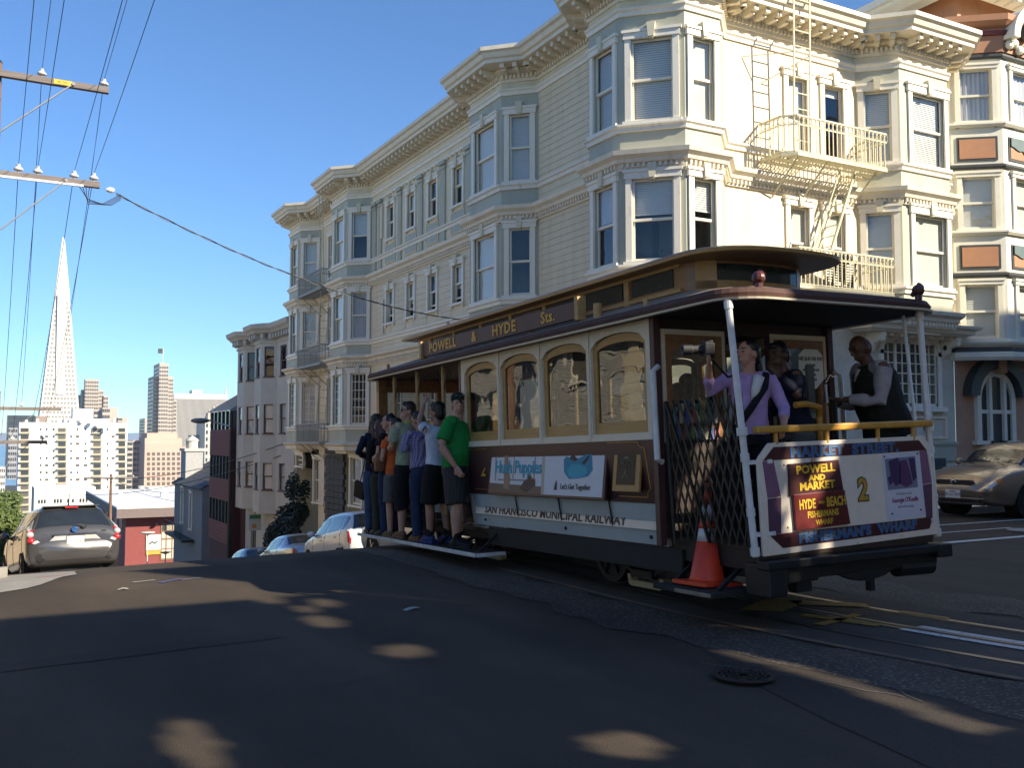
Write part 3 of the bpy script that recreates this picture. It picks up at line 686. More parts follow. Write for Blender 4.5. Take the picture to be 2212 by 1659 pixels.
# ================================================================ CABLE CAR
CC=thing('cable_car','maroon and cream cable car with open front benches, destination board and crowded running board','cable car',(5.98,9.3,0),(R(-1.46),R(-.9),0))
CCM=WM[CC]
def cw(x,y,z): return CCM@Vector((x,y,z))
M_MAR=mat('maroon_paint',(.062,.022,.024),.42,.25,4,bump=.05,bscale=20,spec=.6)
M_CRM=mat('cream_paint',(.74,.65,.50),.5,.06,8,col2=(.66,.57,.43))
M_TAN=mat('tan_varnish',(.42,.245,.085),.42,.16,2.5,stretch=(6,1,6))
M_WOOD=mat('brown_varnish',(.26,.13,.05),.38,.3,3,stretch=(5,.6,5))
M_DWOOD=mat('dark_wood',(.035,.02,.013),.5,.4,5,stretch=(5,.6,5))
M_BLUE=mat('pale_blue_paint',(.44,.48,.47),.5,.06,3,col2=(.37,.41,.41))
M_SKIRT=mat('dirty_black_wood',(.018,.017,.016),.8,.4,4,stretch=(4,.5,4))
M_ROOF=mat('roof_canvas',(.25,.175,.12),.8,.2,4,bump=.1)
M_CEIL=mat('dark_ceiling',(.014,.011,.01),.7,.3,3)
M_CWHT=mat('car_white_enamel',(.82,.72,.59),.4,.05,6,col2=(.72,.62,.50))
M_GOLD=mat('gold_leaf',(.55,.33,.05),.4,.15,20,metal=.3)
M_PURP=mat('plum_paint',(.22,.10,.17),.45,.12,6)
M_PURD=mat('dark_plum_paint',(.10,.045,.085),.45,.12,6)
M_LBLUE=mat('blue_lettering',(.03,.14,.36),.5,.1,20)
M_BRN=mat('brown_lettering',(.10,.055,.045),.6,.15,30)
M_SIGN=mat('sign_maroon',(.055,.010,.013),.4,.2,6)
M_YRAIL=mat('yellow_rail_paint',(.55,.27,.035),.45,.18,6)
M_POLE=mat('white_pole_paint',(.72,.71,.70),.35,.06,9,col2=(.55,.54,.52))
def part(mb,name,m,parent=None,**k): return mb.build(name,m,parent or CC,**k)
def box(name,m,x0,x1,y0,y1,z0,z1,parent=None,bevel=.006): b=MB(); b.box(x0,x1,y0,y1,z0,z1); return part(b,name,m,parent,bevel=bevel)
def lett(s,size,m,M,parent,bold=0,stretch=1,name='lettering',spacing=1,depth=.003): return place(name,text(s,size,depth,bold=bold,stretch=stretch,spacing=spacing),m,parent,M)
SIDE=lambda x,y,z,tilt=0: Matrix.Translation((x,y,z))@Matrix.Rotation(-R(90),4,'Z')@Matrix.Rotation(tilt,4,'X')   # near side: text reads towards -y
# under-frame, skirts, wheels
box('under_frame',M_BLACK,-.82,.82,-3.75,3.7,.30,.47)
for s in(-1,1):
    box('skirt_board',M_SKIRT,min(s*.90,s*.93),max(s*.90,s*.93),-3.0,.5,.27,.47)
    b=MB(); b.box(min(s*.86,s*.90),max(s*.86,s*.90),-3.9,3.8,.40,.48); part(b,'side_sill',M_BLACK)
def wheel(r=.28):
    b=MB(); b.lathe([(0,-.05),(.07,-.06),(.07,-.035),(r*.78,-.03),(r*.80,-.05),(r,-.05),(r,.03),(r+.03,.03),(r+.03,.05),(r*.8,.05),(0,.04)],n=28,axis='x')
    for k in range(6):
        a=k*math.pi/3; b.bar((-.045,.06*math.cos(a),.06*math.sin(a)),(-.045,r*.8*math.cos(a),r*.8*math.sin(a)),.035,.02)
    return b
wm_=wheel().mesh('wheel',False); M_WHEEL=mat('iron_wheel',(.03,.028,.027),.55,.3,9,metal=.4)
for y in(-2.75,-1.45,1.3,2.5):
    for s in(-1,1):
        place('wheel',wm_,M_WHEEL,CC,Matrix.Translation((s*.53,y,.30))@Matrix.Rotation(0 if s<0 else math.pi,4,'Z'))
    part(MB().cyl((-.5,y,.30),(.5,y,.30),.04),'axle',M_BLACK)
for y0,y1 in((-2.9,-1.3),(1.1,2.7)):
    for s in(-1,1):
        b=MB(); b.bar((s*.66,y0,.36),(s*.66,y1,.36),.05,.07); b.bar((s*.66,y0+.15,.34),(s*.66,(y0+y1)/2-.12,.16),.035); b.bar((s*.66,y1-.15,.34),(s*.66,(y0+y1)/2+.12,.16),.035); b.box(s*.66-.04,s*.66+.04,(y0+y1)/2-.16,(y0+y1)/2+.16,.13,.2)
        part(b,'truck_frame',M_BLACK)
M_SHOE=mat('pine_brake_block',(.42,.32,.17),.8,.2,9,stretch=(4,1,4))
for y0 in(-2.36,.75):
    for s in(-1,1):
        b=MB(); b.prism([(0,.13),(.03,.05),(.06,.032),(.50,.032),(.54,.05),(.56,.14),(.51,.14),(.50,.085),(.08,.085),(.05,.14)],-.04,.04); part(b,'brake_shoe',M_SHOE,M=Matrix.Translation((s*.60,y0,.0))@Matrix.Rotation(R(90),4,'Z'))
# floors
box('floor',M_DWOOD,-.9,.9,-4.0,3.95,.48,.56)
# closed section sides ------------------------------------------------
def zprof(z):   # body tapers in below the sill
    t=max(0,min(1,(1.42-z)/(1.42-.48))); return 1.05-.13*t**1.25
YF,YB=.90,-2.83
def sidepanel(name,m,z0,z1,y0,y1,s,th=.03,off=0,k=6,parent=None):
    pts=[(zprof(z0+(z1-z0)*i/k)+off,z0+(z1-z0)*i/k) for i in range(k+1)]
    rings=[[Vector((s*x,y,z)) for x,z in pts]+[Vector((s*(x-th),y,z)) for x,z in reversed(pts)] for y in((y0,y1) if s<0 else (y1,y0))]
    return part(MB().loft(rings),name,m,parent)
for s in(-1,1):
    mp_=sidepanel('side_panel',M_MAR,.86,1.40,YB,YF,s)
    bp_=sidepanel('lower_panel',M_BLUE,.485,.855,YB,YF-.1,s,off=.004)
    if s<0:
        NEARP,NEARB=mp_,bp_
    sidepanel('panel_ledge',M_MAR,.845,.868,YB-.01,YF,s,th=.05,off=.016)
    for y in(.82,-2.8): sidepanel('panel_post',M_BLUE,.485,.85,y-.03,y+.03,s,th=.02,off=.016)
    # window band
    WY=[(.81,-.03),(-.10,-.93),(-1.0,-1.84),(-1.91,-2.76)]
    fb=MB(); X0,X1=s*1.02,s*1.05
    xa,xb=min(X0,X1),max(X0,X1)
    fb.box(xa,xb,YB,YF,1.395,1.455); fb.box(xa-.008,xb+.008,YB,YF,1.39,1.41)
    edges=[YF]+[q for w in WY for q in w]+[YB]
    for a,b_ in zip(edges[0::2],edges[1::2]): fb.box(xa,xb,b_,a,1.455,2.42)
    for a,b_ in WY:
        k=10
        for i in range(k):
            ya=a+(b_-a)*i/k; yb=a+(b_-a)*(i+1)/k
            za=2.27+.085*math.sin(math.pi*i/k)**.6 if 0<i<k else 2.24; zb=2.27+.085*math.sin(math.pi*(i+1)/k)**.6 if i+1<k else 2.24
            fb.add([(X,y,z) for X in(xa,xb) for y,z in((ya,za),(yb,zb),(yb,2.42),(ya,2.42))],[(0,1,2,3),(7,6,5,4),(0,4,5,1)])
    part(fb,'window_band',M_CRM)
    for y in(.0-.065,-.965,-1.875): part(MB().box(s*1.05-.015,s*1.05+.015,y-.018,y+.018,1.40,2.42),'window_post',M_CRM,bevel=.004)
    for a,b_ in((YB-.06,YB),(YF,YF+.04)): part(MB().box(min(s*.99,s*1.06),max(s*.99,s*1.06),a,b_,.50,2.44),'corner_post',M_MAR,bevel=.006)
    for a,b_ in WY:
        sb_=MB(); y1,y0=a-.0,b_+.0; x=s*1.005; t=.015
        def ring(ins,top,arch,zb):
            P=[]
            k=10
            for i in range(k+1): P.append((y0+ins+(y1-y0-2*ins)*i/k,top+arch*math.sin(math.pi*i/k)**.6 if 0<i<k else top))
            return [(y0+ins,zb)]+P+[(y1-ins,zb)]
        o_=ring(0.0,2.25,.10,1.455); i_=ring(.06,2.225,.05,1.56); n=len(o_)
        vs=[(x+d,*p) for d in(-t,t) for p in o_+i_]
        fs=[]
        for j in range(n):
            q=(j+1)%n; fs+= [(j,q,n+q,n+j),(2*n+n+j,2*n+n+q,2*n+q,2*n+j),(n+j,n+q,3*n+q,3*n+j)]
        sb_.add(vs,fs); so_=part(sb_,'window_sash',M_TAN)
        part(MB().add([(x,*p) for p in i_],[tuple(range(n)) if s>0 else tuple(range(n))[::-1]]),'pane',M_CGLASS,so_)
# inner ceiling panels of the closed section
# lettering strip on the blue panel
tl=math.atan2(zprof(.72)-zprof(.62),.10)
stp=MB(); stp.prism([(-1.78,.615),(-1.74,.645),(-1.78,.68),(-1.75,.725),(1.78,.725),(1.81,.68),(1.78,.65),(1.80,.615)],-.004,0)
so_=part(stp,'lettering_strip',M_CWHT,M=SIDE(-zprof(.67)-.004,-1.0,.0)@Matrix.Translation((0,0,0)))
# tilt the strip with the panel
so_.matrix_basis=Matrix.Translation((-zprof(.67)-.0055,-1.0,.67))@Matrix.Rotation(-R(90),4,'Z')@Matrix.Rotation(-tl,4,'X')@Matrix.Translation((0,0,-.67))
lett('SAN FRANCISCO MUNICIPAL RAILWAY',.118,M_BRN,Matrix.Translation((-.12,-.007,.668)),so_,bold=.0025,stretch=1.28,spacing=1.05)
for y in(-.28,-1.17,-2.06): part(MB().tube([(-zprof(z)-.02,y,z) for z in(.86,.75,.62)],.009,6),'truss_rod',M_BLACK,NEARB)
for y in(.55,-1.2,-2.6): part(MB().ball((-zprof(.55)-.006,y,.55),.018,8,6),'bolt_head',M_BLACK,NEARB)
# number, pinstripe
tm=math.atan2(zprof(1.38)-zprof(.9),.48)
def onside(y,z,off=.003): return Matrix.Translation((-zprof(z)-off,y,z))@Matrix.Rotation(-R(90),4,'Z')@Matrix.Rotation(-tm,4,'X')
lett('2',.26,M_GOLD,onside(.40,1.13),NEARP,bold=.002)
ps=MB()
for p in((-2.14,1.375,-2.60,1.375),(-2.60,1.375,-2.62,1.34),(-2.62,1.34,-2.69,1.32),(-2.69,1.32,-2.70,.97),(-2.70,.97,-2.66,.94),(-2.66,.94,-2.64,.895),(-2.64,.895,-2.22,.895),(.72,1.36,.28,1.36),(.70,.90,.2,.90)):
    ps.bar((-zprof(p[1])-.003,p[0],p[1]),(-zprof(p[3])-.003,p[2],p[3]),.010,.004)
part(ps,'pinstripe',M_GOLD,NEARP)
# advertisement board
adM=onside(-.97,1.13,.03); ad=MB(); ad.box(-1.17,1.13,0,.03,-.275,.275); ado=part(ad,'advert_board',M_MAR,M=adM,bevel=.004)
def flat(poly,lay): b=MB(); b.prism(poly,-.0015*lay-.001,-.0015*lay+.0003); return b
def fl(name,poly,m,lay,parent): return flat(poly,lay).build(name,m,parent)
P_=lambda c,r=.6: mat('print_%d_%d_%d'%tuple(int(x*255) for x in c),c,r,.05,9)
WHT=P_((.66,.65,.66)); TEAL=P_((.05,.36,.46)); TBR=P_((.20,.13,.09)); GRY=P_((.25,.22,.2)); BEI=P_((.5,.42,.33)); DK=P_((.05,.04,.035)); TEAL2=P_((.03,.24,.36))
fl('print_left',[(-1.14,-.25),(.0,-.25),(-.03,.25),(-1.14,.25)],WHT,1,ado); fl('print_right',[(.06,-.25),(1.10,-.25),(1.10,.25),(.03,.25)],WHT,1,ado)
fl('print_curtain',[(.0,-.25),(.06,-.25),(.03,.25),(-.03,.25)],BEI,1.2,ado); fl('print_floor',[(-1.14,-.25),(.0,-.25),(.0,-.17),(-1.14,-.15)],TBR,2,ado)
for p in([(-1.05,.17),(-.1,.17),(-.1,.19),(-1.05,.19)],[(-.62,-.1),(-.60,-.1),(-.60,.24),(-.62,.24)],[(-.95,-.12),(-.15,-.12),(-.15,-.105),(-.95,-.105)],[(-1.02,-.12),(-1.0,-.12),(-1.04,.24),(-1.06,.24)],[(-.17,-.12),(-.15,-.12),(-.15,.24),(-.17,.24)]): fl('print_mullion',p,GRY,2,ado)
fl('print_figure',[(-.80,-.2),(-.68,-.22),(-.66,-.1),(-.74,.05),(-.76,.22),(-.80,.24),(-.84,.2),(-.82,.0)],P_((.35,.22,.15)),3,ado)
fl('print_figure',[(-.45,-.2),(-.3,-.24),(-.12,-.16),(-.13,-.1),(-.2,-.09),(-.24,-.04),(-.3,-.1),(-.36,-.12)],P_((.1,.06,.045)),3,ado)
lett('Hush Puppies',.19,TEAL,Matrix.Translation((-.52,-.008,.02)),ado,bold=.004,stretch=.98)
fl('print_shoe',[(.42,-.02),(.40,.10),(.44,.13),(.62,.10),(.74,.13),(.88,.17),(.90,.10),(.92,.0),(.85,-.06),(.7,-.08),(.52,-.09),(.46,-.05)],TEAL2,3,ado)
fl('print_shoe',[(.48,.0),(.56,.055),(.68,.05),(.82,.02),(.84,-.03),(.74,-.07),(.58,-.08),(.50,-.05)],TEAL,4,ado)
fl('print_shoe_lining',[(.50,.11),(.56,.15),(.66,.10),(.6,.08)],DK,4,ado); fl('print_shoe_lining',[(.72,.06),(.86,.155),(.84,.10),(.78,.05)],DK,4,ado)
lett("Let's Get Together",.075,DK,Matrix.Translation((.64,-.008,-.165)),ado,stretch=.92)
fl('print_hound',[(.25,-.2),(.31,-.2),(.30,-.13),(.285,-.10),(.27,-.13)],DK,3,ado)
# framed plaque
plM=onside(-2.42,1.14,.03); plo=part(MB().box(-.20,.20,0,.03,-.20,.20),'plaque_frame',M_TAN,M=plM@Matrix.Diagonal((1,1,1,1)),bevel=.008)
plf=MB()
fl('plaque_face',[(-.14,-.14),(.14,-.14),(.14,.15),(-.14,.15)],mat('bronze_plaque',(.035,.033,.026),.4,.2,9,metal=.6),1,plo)
M_PLQ=P_((.16,.14,.1)); lett('CABLE CAR',.05,M_PLQ,Matrix.Translation((0,-.006,.05)),plo); fl('plaque_emblem',[(-.06,-.10),(-.02,-.05),(0,.02),(.02,-.05),(.06,-.10),(.015,-.07),(0,-.03),(-.015,-.07)],M_PLQ,3,plo); fl('plaque_emblem',[(-.05,.09),(0,.12),(.05,.09)],M_PLQ,3,plo)
# roof -----------------------------------------------------------------
def roofplan(hw,yf,yr,rc,n=8):
    P=[]
    for cx,cy,a0 in((hw-rc,yf-.25,0),(-hw+.25,yf-.25,90),(-hw+rc,yr+rc,180),(hw-rc,yr+rc,270)):
        r_=rc if cy<0 else .25
        if cy>0 and cx>0: cx=hw-.25
        for i in range(n+1):
            a=R(a0+90*i/n); P.append((cx+r_*math.cos(a),cy+r_*math.sin(a)*(1 if cy>0 else .75)))
    return P
def roofring(hw,yf,yr,rc,z): return [Vector((x,y,z)) for x,y in roofplan(hw,yf,yr,rc)]
b=MB(); b.loft([roofring(1.13,3.86,-4.05,.38,2.47),roofring(1.15,3.9,-4.10,.38,2.50),roofring(1.05,3.8,-4.0,.38,2.535),roofring(.70,3.3,-3.3,.5,2.66),roofring(.3,2.5,-2.5,.2,2.69)])
part(b,'lower_roof',M_ROOF,smooth=False)
b=MB(); b.loft([roofring(1.155,3.905,-4.11,.38,2.425),roofring(1.18,3.93,-4.14,.38,2.43),roofring(1.19,3.94,-4.15,.38,2.46),roofring(1.17,3.92,-4.13,.38,2.50),roofring(1.13,3.88,-4.09,.37,2.51)],cap=False); part(b,'roof_edge',mat('weathered_roof_edge',(.085,.045,.036),.75,.2,6,spec=.25))
b=MB(); b.loft([roofring(1.13,3.88,-4.08,.37,2.415),roofring(1.195,3.945,-4.155,.38,2.41),roofring(1.20,3.95,-4.16,.38,2.425),roofring(1.13,3.88,-4.08,.37,2.428)],cap=False); part(b,'drip_strip',M_CRM)
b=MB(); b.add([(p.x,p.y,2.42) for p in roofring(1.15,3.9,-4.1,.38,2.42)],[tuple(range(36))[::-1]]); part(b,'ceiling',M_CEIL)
# clerestory
def monplan(hw,yf,yr,re,z,n=14):
    P=[Vector((hw,yf,z))]; 
    P.append(Vector((-hw,yf,z)))
    for i in range(n+1):
        a=math.pi+math.pi*i/n; P.append(Vector((hw*(abs(math.cos(a))**.75)*(1 if math.cos(a)>0 else -1),yr+re*(abs(math.sin(a))**.8)*-1,z)))
    return P
b=MB(); b.loft([monplan(.66,3.0,-2.75,.35,2.56),monplan(.66,3.0,-2.75,.35,2.96)]); clo=part(b,'clerestory',M_WOOD)
M_CLG=mat('clerestory_pane',(.018,.028,.026),.12,.3,4,spec=.7)
for s in(-1,1):
    for k in range(7):
        y=2.55-k*.77; 
        part(MB().box(s*.665-.006,s*.665+.006,y-.62,y,2.735,2.905),'pane',M_CLG,clo); part(MB().box(s*.67-.02,s*.67+.02,y+.03,y+.10,2.66,2.93),'mullion',M_TAN,clo,bevel=.004)
    for z in(2.69,2.915): part(MB().box(s*.67-.015,s*.67+.015,-2.8,3.0,z-.018,z+.018),'rail',M_TAN,clo,bevel=.004)
b=MB(); rp=[v for v in monplan(.66,3.0,-2.75,.35,0)][2:]; lo=[Vector((v.x*1.012,v.y-.006,2.755)) for v in rp[4:11]]; hi=[Vector((v.x*1.012,v.y-.006,2.90)) for v in rp[4:11]]
b.loft([lo,hi],cap=False,close=False); part(b,'pane',M_CLG,clo)
for i0,i1 in((2,4),(10,12)):
    b=MB(); b.loft([[Vector((v.x*1.015,v.y-.009,z)) for v in rp[i0:i1+1]] for z in(2.68,2.93)],cap=False,close=False); part(b,'rear_panel',M_TAN,clo)
b=MB(); b.loft([[Vector((v.x*1.015,v.y-.009,z)) for v in rp[2:13]] for z in(2.66,2.75)],cap=False,close=False); part(b,'rear_panel',M_TAN,clo)
b=MB(); b.loft([monplan(.80,3.22,-2.9,.55,2.925),monplan(.82,3.25,-2.93,.58,2.935),monplan(.83,3.26,-2.94,.59,2.96),monplan(.80,3.22,-2.9,.56,2.985),monplan(.55,3.0,-2.7,.42,3.05),monplan(.25,2.8,-2.5,.25,3.085)]); part(b,'clerestory_roof',M_WOOD)
b=MB(); b.loft([monplan(.795,3.2,-2.88,.55,2.927),monplan(.838,3.265,-2.945,.595,2.93),monplan(.84,3.27,-2.95,.6,2.955),monplan(.80,3.22,-2.9,.56,2.957)],cap=False); part(b,'gutter_moulding',M_TAN)
# destination board on the roof edge
dsM=Matrix.Translation((-1.02,.22,2.67))@Matrix.Rotation(-R(90),4,'Z'); ds=part(MB().box(-1.86,1.86,0,.05,-.085,.085),'destination_board',mat('sign_brown',(.09,.045,.04),.5,.15,5),M=dsM,bevel=.004)
lett('POWELL',.168,M_GOLD,Matrix.Translation((-1.25,-.004,0)),ds,bold=.004,stretch=1.18,spacing=1.1); lett('&',.165,M_GOLD,Matrix.Translation((-.36,-.004,0)),ds,bold=.004,stretch=1.15); lett('HYDE',.168,M_GOLD,Matrix.Translation((.38,-.004,0)),ds,bold=.004,stretch=1.2,spacing=1.1); lett('Sts.',.165,M_GOLD,Matrix.Translation((1.33,-.004,0)),ds,bold=.004,stretch=1.12,spacing=1.08)
for x in(-1.90,1.90):
    part(MB().box(x-.03,x+.03,-.03,.07,-.11,.12),'end_cap',M_TAN,ds,bevel=.006); part(MB().tube([(x,.06,-.02),(x,.04,-.13),(x,-.03,-.17),(x,-.06,-.20)],[.03,.026,.02,.012],6),'board_bracket',M_TAN,ds)
for x in(-.9,0,.9): part(MB().tube([(x,.03,-.09),(x,.06,-.13),(x,.10,-.14)],.014,6),'board_bracket',M_TAN,ds)
part(MB().cyl((-1.0,-1.98,2.5),(-1.0,-1.98,2.68),.04,n=10),'roof_vent_post',M_TAN); part(MB().cyl((-1.02,-2.75,2.5),(-1.02,-2.75,2.60),.022,n=8),'roof_vent_post',M_TAN); part(MB().cyl((-1.05,3.25,2.5),(-1.05,3.25,2.6),.022,n=8),'roof_vent_post',M_WOOD)
for (x,y) in((-.88,-3.98),(.86,-4.02)):
    lm=MB(); lm.cyl((x,y,2.5),(x,y,2.545),.03,n=8); lm.ball((x,y,2.58),.052,10,8); lm.cyl((x-.02,y+.05,2.54),(x+.05,y+.01,2.63),.02,.035,n=8); part(lm,'marker_lamp',mat('red_brown_lamp',(.09,.022,.018),.35,.2,9))
# bulkheads ------------------------------------------------------------
def bulkhead(y,s_):
    b=MB(); b.box(-1.0,-.93,y-.02,y+.02,.56,2.42); b.box(.93,1.0,y-.02,y+.02,.56,2.42); b.box(-1,1,y-.02,y+.02,2.30,2.42)
    for x0,x1 in((-.93,-.30),(.30,.93)): b.box(x0,x1,y-.02,y+.02,.56,1.40)
    for x in(-.32,.25): b.box(x,x+.07,y-.025,y+.025,.56,2.30)
    o=part(b,'bulkhead',M_DWOOD)
    for xm in(-.62,.62):
        w=MB(); 
        for a,b_,c,d in((-.31,-.25,1.40,2.28),(.25,.31,1.40,2.28),(-.25,.25,1.40,1.50),(-.25,.25,2.22,2.28)): w.box(xm+a,xm+b_,y-.035,y+.035,c,d)
        w.prism([(xm-.25,2.22)]+[(xm-.25+.5*i/8,2.12+.09*math.sin(math.pi*i/8)**.6) for i in range(9)]+[(xm+.25,2.22)],y-.03,y+.03)
        part(w,'window_frame',M_WOOD,o); part(MB().quad((xm-.25,y,1.5),(xm+.25,y,1.5),(xm+.25,y,2.2),(xm-.25,y,2.2)),'pane',M_CGLASS,o)
        e=MB()
        for a,b_,c,d in((-.35,-.31,1.36,2.33),(.31,.35,1.36,2.33),(-.31,.31,2.285,2.33)): e.box(xm+a,xm+b_,y-.03,y+.03,c,d)
        part(e,'window_surround',M_CRM,o)
    return o
BHR=bulkhead(-2.85,-1); BHF=bulkhead(.92,1)
# fare notice in the rear window
fn=fl('fare_notice',[(x,z) for x,z in((-.15,-.10),(-.15,.12),(-.08,.18),(.10,.18),(.16,.12),(.16,-.10),(.06,-.19),(-.06,-.19))],P_((.78,.8,.76)),1,CC); fn.matrix_basis=Matrix.Translation((.74,-2.90,2.02))
for k,(s_,z,sz) in enumerate((('FARE $6.00 ONE WAY',.09,.052),('HOLD ON',.03,.04),('KEEP YELLOW FLOOR',-.015,.034),('AREA CLEAR',-.06,.034),('NO TRANSFER',-.105,.034))):
    lett(s_,sz,DK,Matrix.Translation((0,-.004,z)),fn,stretch=.62)
MB().box(.66,.74,-2.94,-2.91,1.6,2.05).build('notice_clamp',mat('grey_tape',(.12,.13,.13),.5,.2,9),BHR)
# leaflets rack and seats inside
lr=MB()
cols=[(.1,.25,.3),(.4,.38,.3),(.08,.12,.3),(.35,.1,.1),(.12,.3,.15),(.45,.4,.12)]
for k in range(8): MB().box(-.88+.062*k,-.83+.062*k,-2.90,-2.885,1.50+.02*(k%2),1.66+.03*(k%3)).build('leaflet',P_(cols[k%6]),BHR)
for k in range(8): MB().box(-.88+.062*k,-.83+.062*k,-2.91,-2.895,1.38,1.48).build('leaflet',P_(cols[(k+2)%6]),BHR)
for s in(-1,1):
    box('bench_seat',M_WOOD,min(s*.55,s*.98),max(s*.55,s*.98),-2.75,.85,.92,.97); box('bench_seat',M_WOOD,min(s*.15,s*.6),max(s*.15,s*.6),1.05,3.6,.90,.95); box('bench_back',M_WOOD,min(s*.08,s*.12),max(s*.08,s*.12),1.05,3.6,.95,1.4)
# open section: posts, front dash, running boards -----------------------
for s in(-1,1):
    for y in(1.55,2.38,3.2):
        p=MB(); p.cyl((s*.98,y,.56),(s*.98,y,2.42),.028,n=10); po=part(p,'seat_post',M_TAN)
        q=MB()
        for d in(-1,1): q.tube([(s*.98,y,2.02),(s*.98,y+d*.03,2.15),(s*.98,y+d*.10,2.27),(s*.98,y+d*.19,2.36),(s*.98,y+d*.23,2.34),(s*.98,y+d*.21,2.29),(s*.98,y+d*.18,2.30)],.008,6)
        part(q,'scroll_bracket',M_BLACK,po)
fd=MB(); fd.box(-.93,.93,3.80,3.86,.5,1.4); 
fd.box(-1.0,-.86,3.78,3.88,1.4,2.42); fd.box(.86,1.0,3.78,3.88,1.4,2.42); fd.box(-.06,.06,3.79,3.87,1.4,2.42); fd.box(-1,1,3.79,3.87,2.24,2.42)
part(fd,'front_screen',M_WOOD,bevel=.006)
for x0,x1 in((-.86,-.06),(.06,.86)): part(MB().quad((x0,3.83,1.4),(x1,3.83,1.4),(x1,3.83,2.24),(x0,3.83,2.24)),'front_pane',M_CGLASS)
M_RB=mat('running_board_edge',(.66,.65,.62),.6,.08,8,col2=(.42,.40,.38))
for s in(-1,1):
    box('running_board',M_DWOOD,min(s*.86,s*1.30),max(s*.86,s*1.30),.10,3.86,.185,.215); box('board_edge',M_RB,min(s*1.30,s*1.325),max(s*1.30,s*1.325),.08,3.88,.18,.225)
    box('board_edge',M_RB,min(s*.95,s*1.30),max(s*.95,s*1.30),.055,.082,.18,.223)
    for y in(.3,1.4,2.5,3.5): part(MB().bar((s*.84,y,.46),(s*1.2,y,.18),.03),'board_hanger',M_BLACK)
    box('inner_step',M_RB,min(s*.84,s*.9),max(s*.84,s*.9),.10,3.8,.44,.50); box('seat_riser',M_BLUE,min(s*.80,s*.83),max(s*.80,s*.83),.9,3.8,.5,.9)
    part(MB().tube([(s*1.0,.93+.0,1.22),(s*1.10,.96,1.22),(s*1.10,.96,2.0),(s*1.0,.95,2.02)],.021,8),'grab_pole',M_POLE)
    part(MB().tube([(s*1.04,-2.92,1.20),(s*1.10,-2.94,1.22),(s*1.10,-2.92,1.96),(s*1.03,-2.90,2.0)],.026,8),'grab_pole',M_POLE)
# rear platform ---------------------------------------------------------
YD=-4.0
rp_=MB(); rp_.slab([(-.9,-2.9),(-.92,-3.9),(-.84,-3.99),(.84,-3.99),(.92,-3.9),(.9,-2.9)],.38,.53); part(rp_,'rear_platform',M_BLACK)
bmp=MB(); bmp.box(-1.0,1.0,YD-.07,YD+.05,.40,.47); bmp.box(-.98,-.80,YD-.06,YD+.2,.20,.44); bmp.box(-.80,-.42,YD+.0,YD+.12,.28,.40); bmp.box(.86,1.03,YD-.08,YD+.2,.36,.47); part(bmp,'rear_bumper',M_BLACK,bevel=.012)
ug=MB(); ug.box(-.45,.95,YD+.02,YD+.25,.30,.41); ug.cyl((.52,YD+.08,.29),(.93,YD+.08,.28),.07,n=12); ug.prism([(-.2,.31),(.0,.24),(.12,.23),(.30,.26),(.42,.31)],YD,YD+.1); ug.box(.13,.18,YD+.0,YD+.05,.15,.25); ug.box(-.62,-.46,YD+.04,YD+.12,.20,.31); part(ug,'coupling_gear',M_BLACK)
dp=MB(); dp.prism([(-.98,.50),(.95,.545),(.91,1.28),(.83,1.36),(-.88,1.33),(-.98,1.23),(-1.0,1.2)],YD-.012,YD+.012); dash=part(dp,'dash_panel',M_CWHT,bevel=.004)
DY=YD-.012
def dfl(name,poly,m,lay): o=fl(name,poly,m,lay,dash); o.matrix_basis=Matrix.Translation((0,DY,0)); return o
dfl('dash_band',[(-.95,1.2),(-.84,1.3),(.77,1.325),(.86,1.24)],M_SIGN,1); dfl('dash_band',[(-.92,.655),(-.79,.55),(.84,.595),(.89,.69)],M_SIGN,1)
dfl('dash_stripe',[(-.955,1.195),(-.845,1.198),(-.785,.93),(-.92,.925)],M_PURP,1); dfl('dash_stripe',[(-.92,.92),(-.785,.925),(-.80,.66),(-.92,.655)],M_PURD,1)
dfl('dash_stripe',[(.77,1.235),(.86,1.24),(.90,.97),(.785,.96)],M_PURP,1); dfl('dash_stripe',[(.785,.955),(.90,.965),(.885,.69),(.80,.685)],M_PURD,1)
def dlet(s_,size,m,x,z,bold=.003,stretch=1,sp=1,lay=2,rot=0): return lett(s_,size,m,Matrix.Translation((x,DY-.0015*lay-.001,z))@Matrix.Rotation(rot,4,'Y'),dash,bold=bold,stretch=stretch,spacing=sp,depth=.002)
for dx,m_,ly in((0,M_LBLUE,2),(.012,P_((.13,.10,.05)),3)):
    dlet('MARKET  STREET.',.105,m_,-.08+dx,1.262+dx*.3,.006 if ly==2 else -.001,1.30,1.12,ly,-R(1.0)); dlet("FISHERMAN'S  WHARF",.098,m_,.03+dx,.622+dx*.3,.006 if ly==2 else -.001,1.24,1.1,ly,-R(1.4))
sgn=MB(); sgn.prism([(-.71,.93),(-.15,.95),(-.19,1.19),(-.71,1.17)],DY-.022,DY); s1=sgn.build('route_sign',M_SIGN,CC,bevel=.003); sgn=MB(); sgn.prism([(-.67,.672),(-.10,.69),(-.145,.955),(-.685,.94)],DY-.028,DY); s2=sgn.build('route_sign',mat('sign_red',(.11,.010,.010),.38,.2,6),CC,bevel=.003)
M_YEL=P_((.62,.40,.03),.4)
def slet(par,s_,size,x,z,st=1,b=.003,m=M_YEL,y=-.024): return lett(s_,size,m,Matrix.Translation((x,DY+y,z))@Matrix.Rotation(-R(1.8),4,'Y'),par,bold=b,stretch=st,depth=.002)
slet(s1,'POWELL',.085,-.44,1.125,1.25); slet(s1,'AND',.058,-.43,1.058,1.35); slet(s1,'MARKET',.08,-.43,.998,1.22)
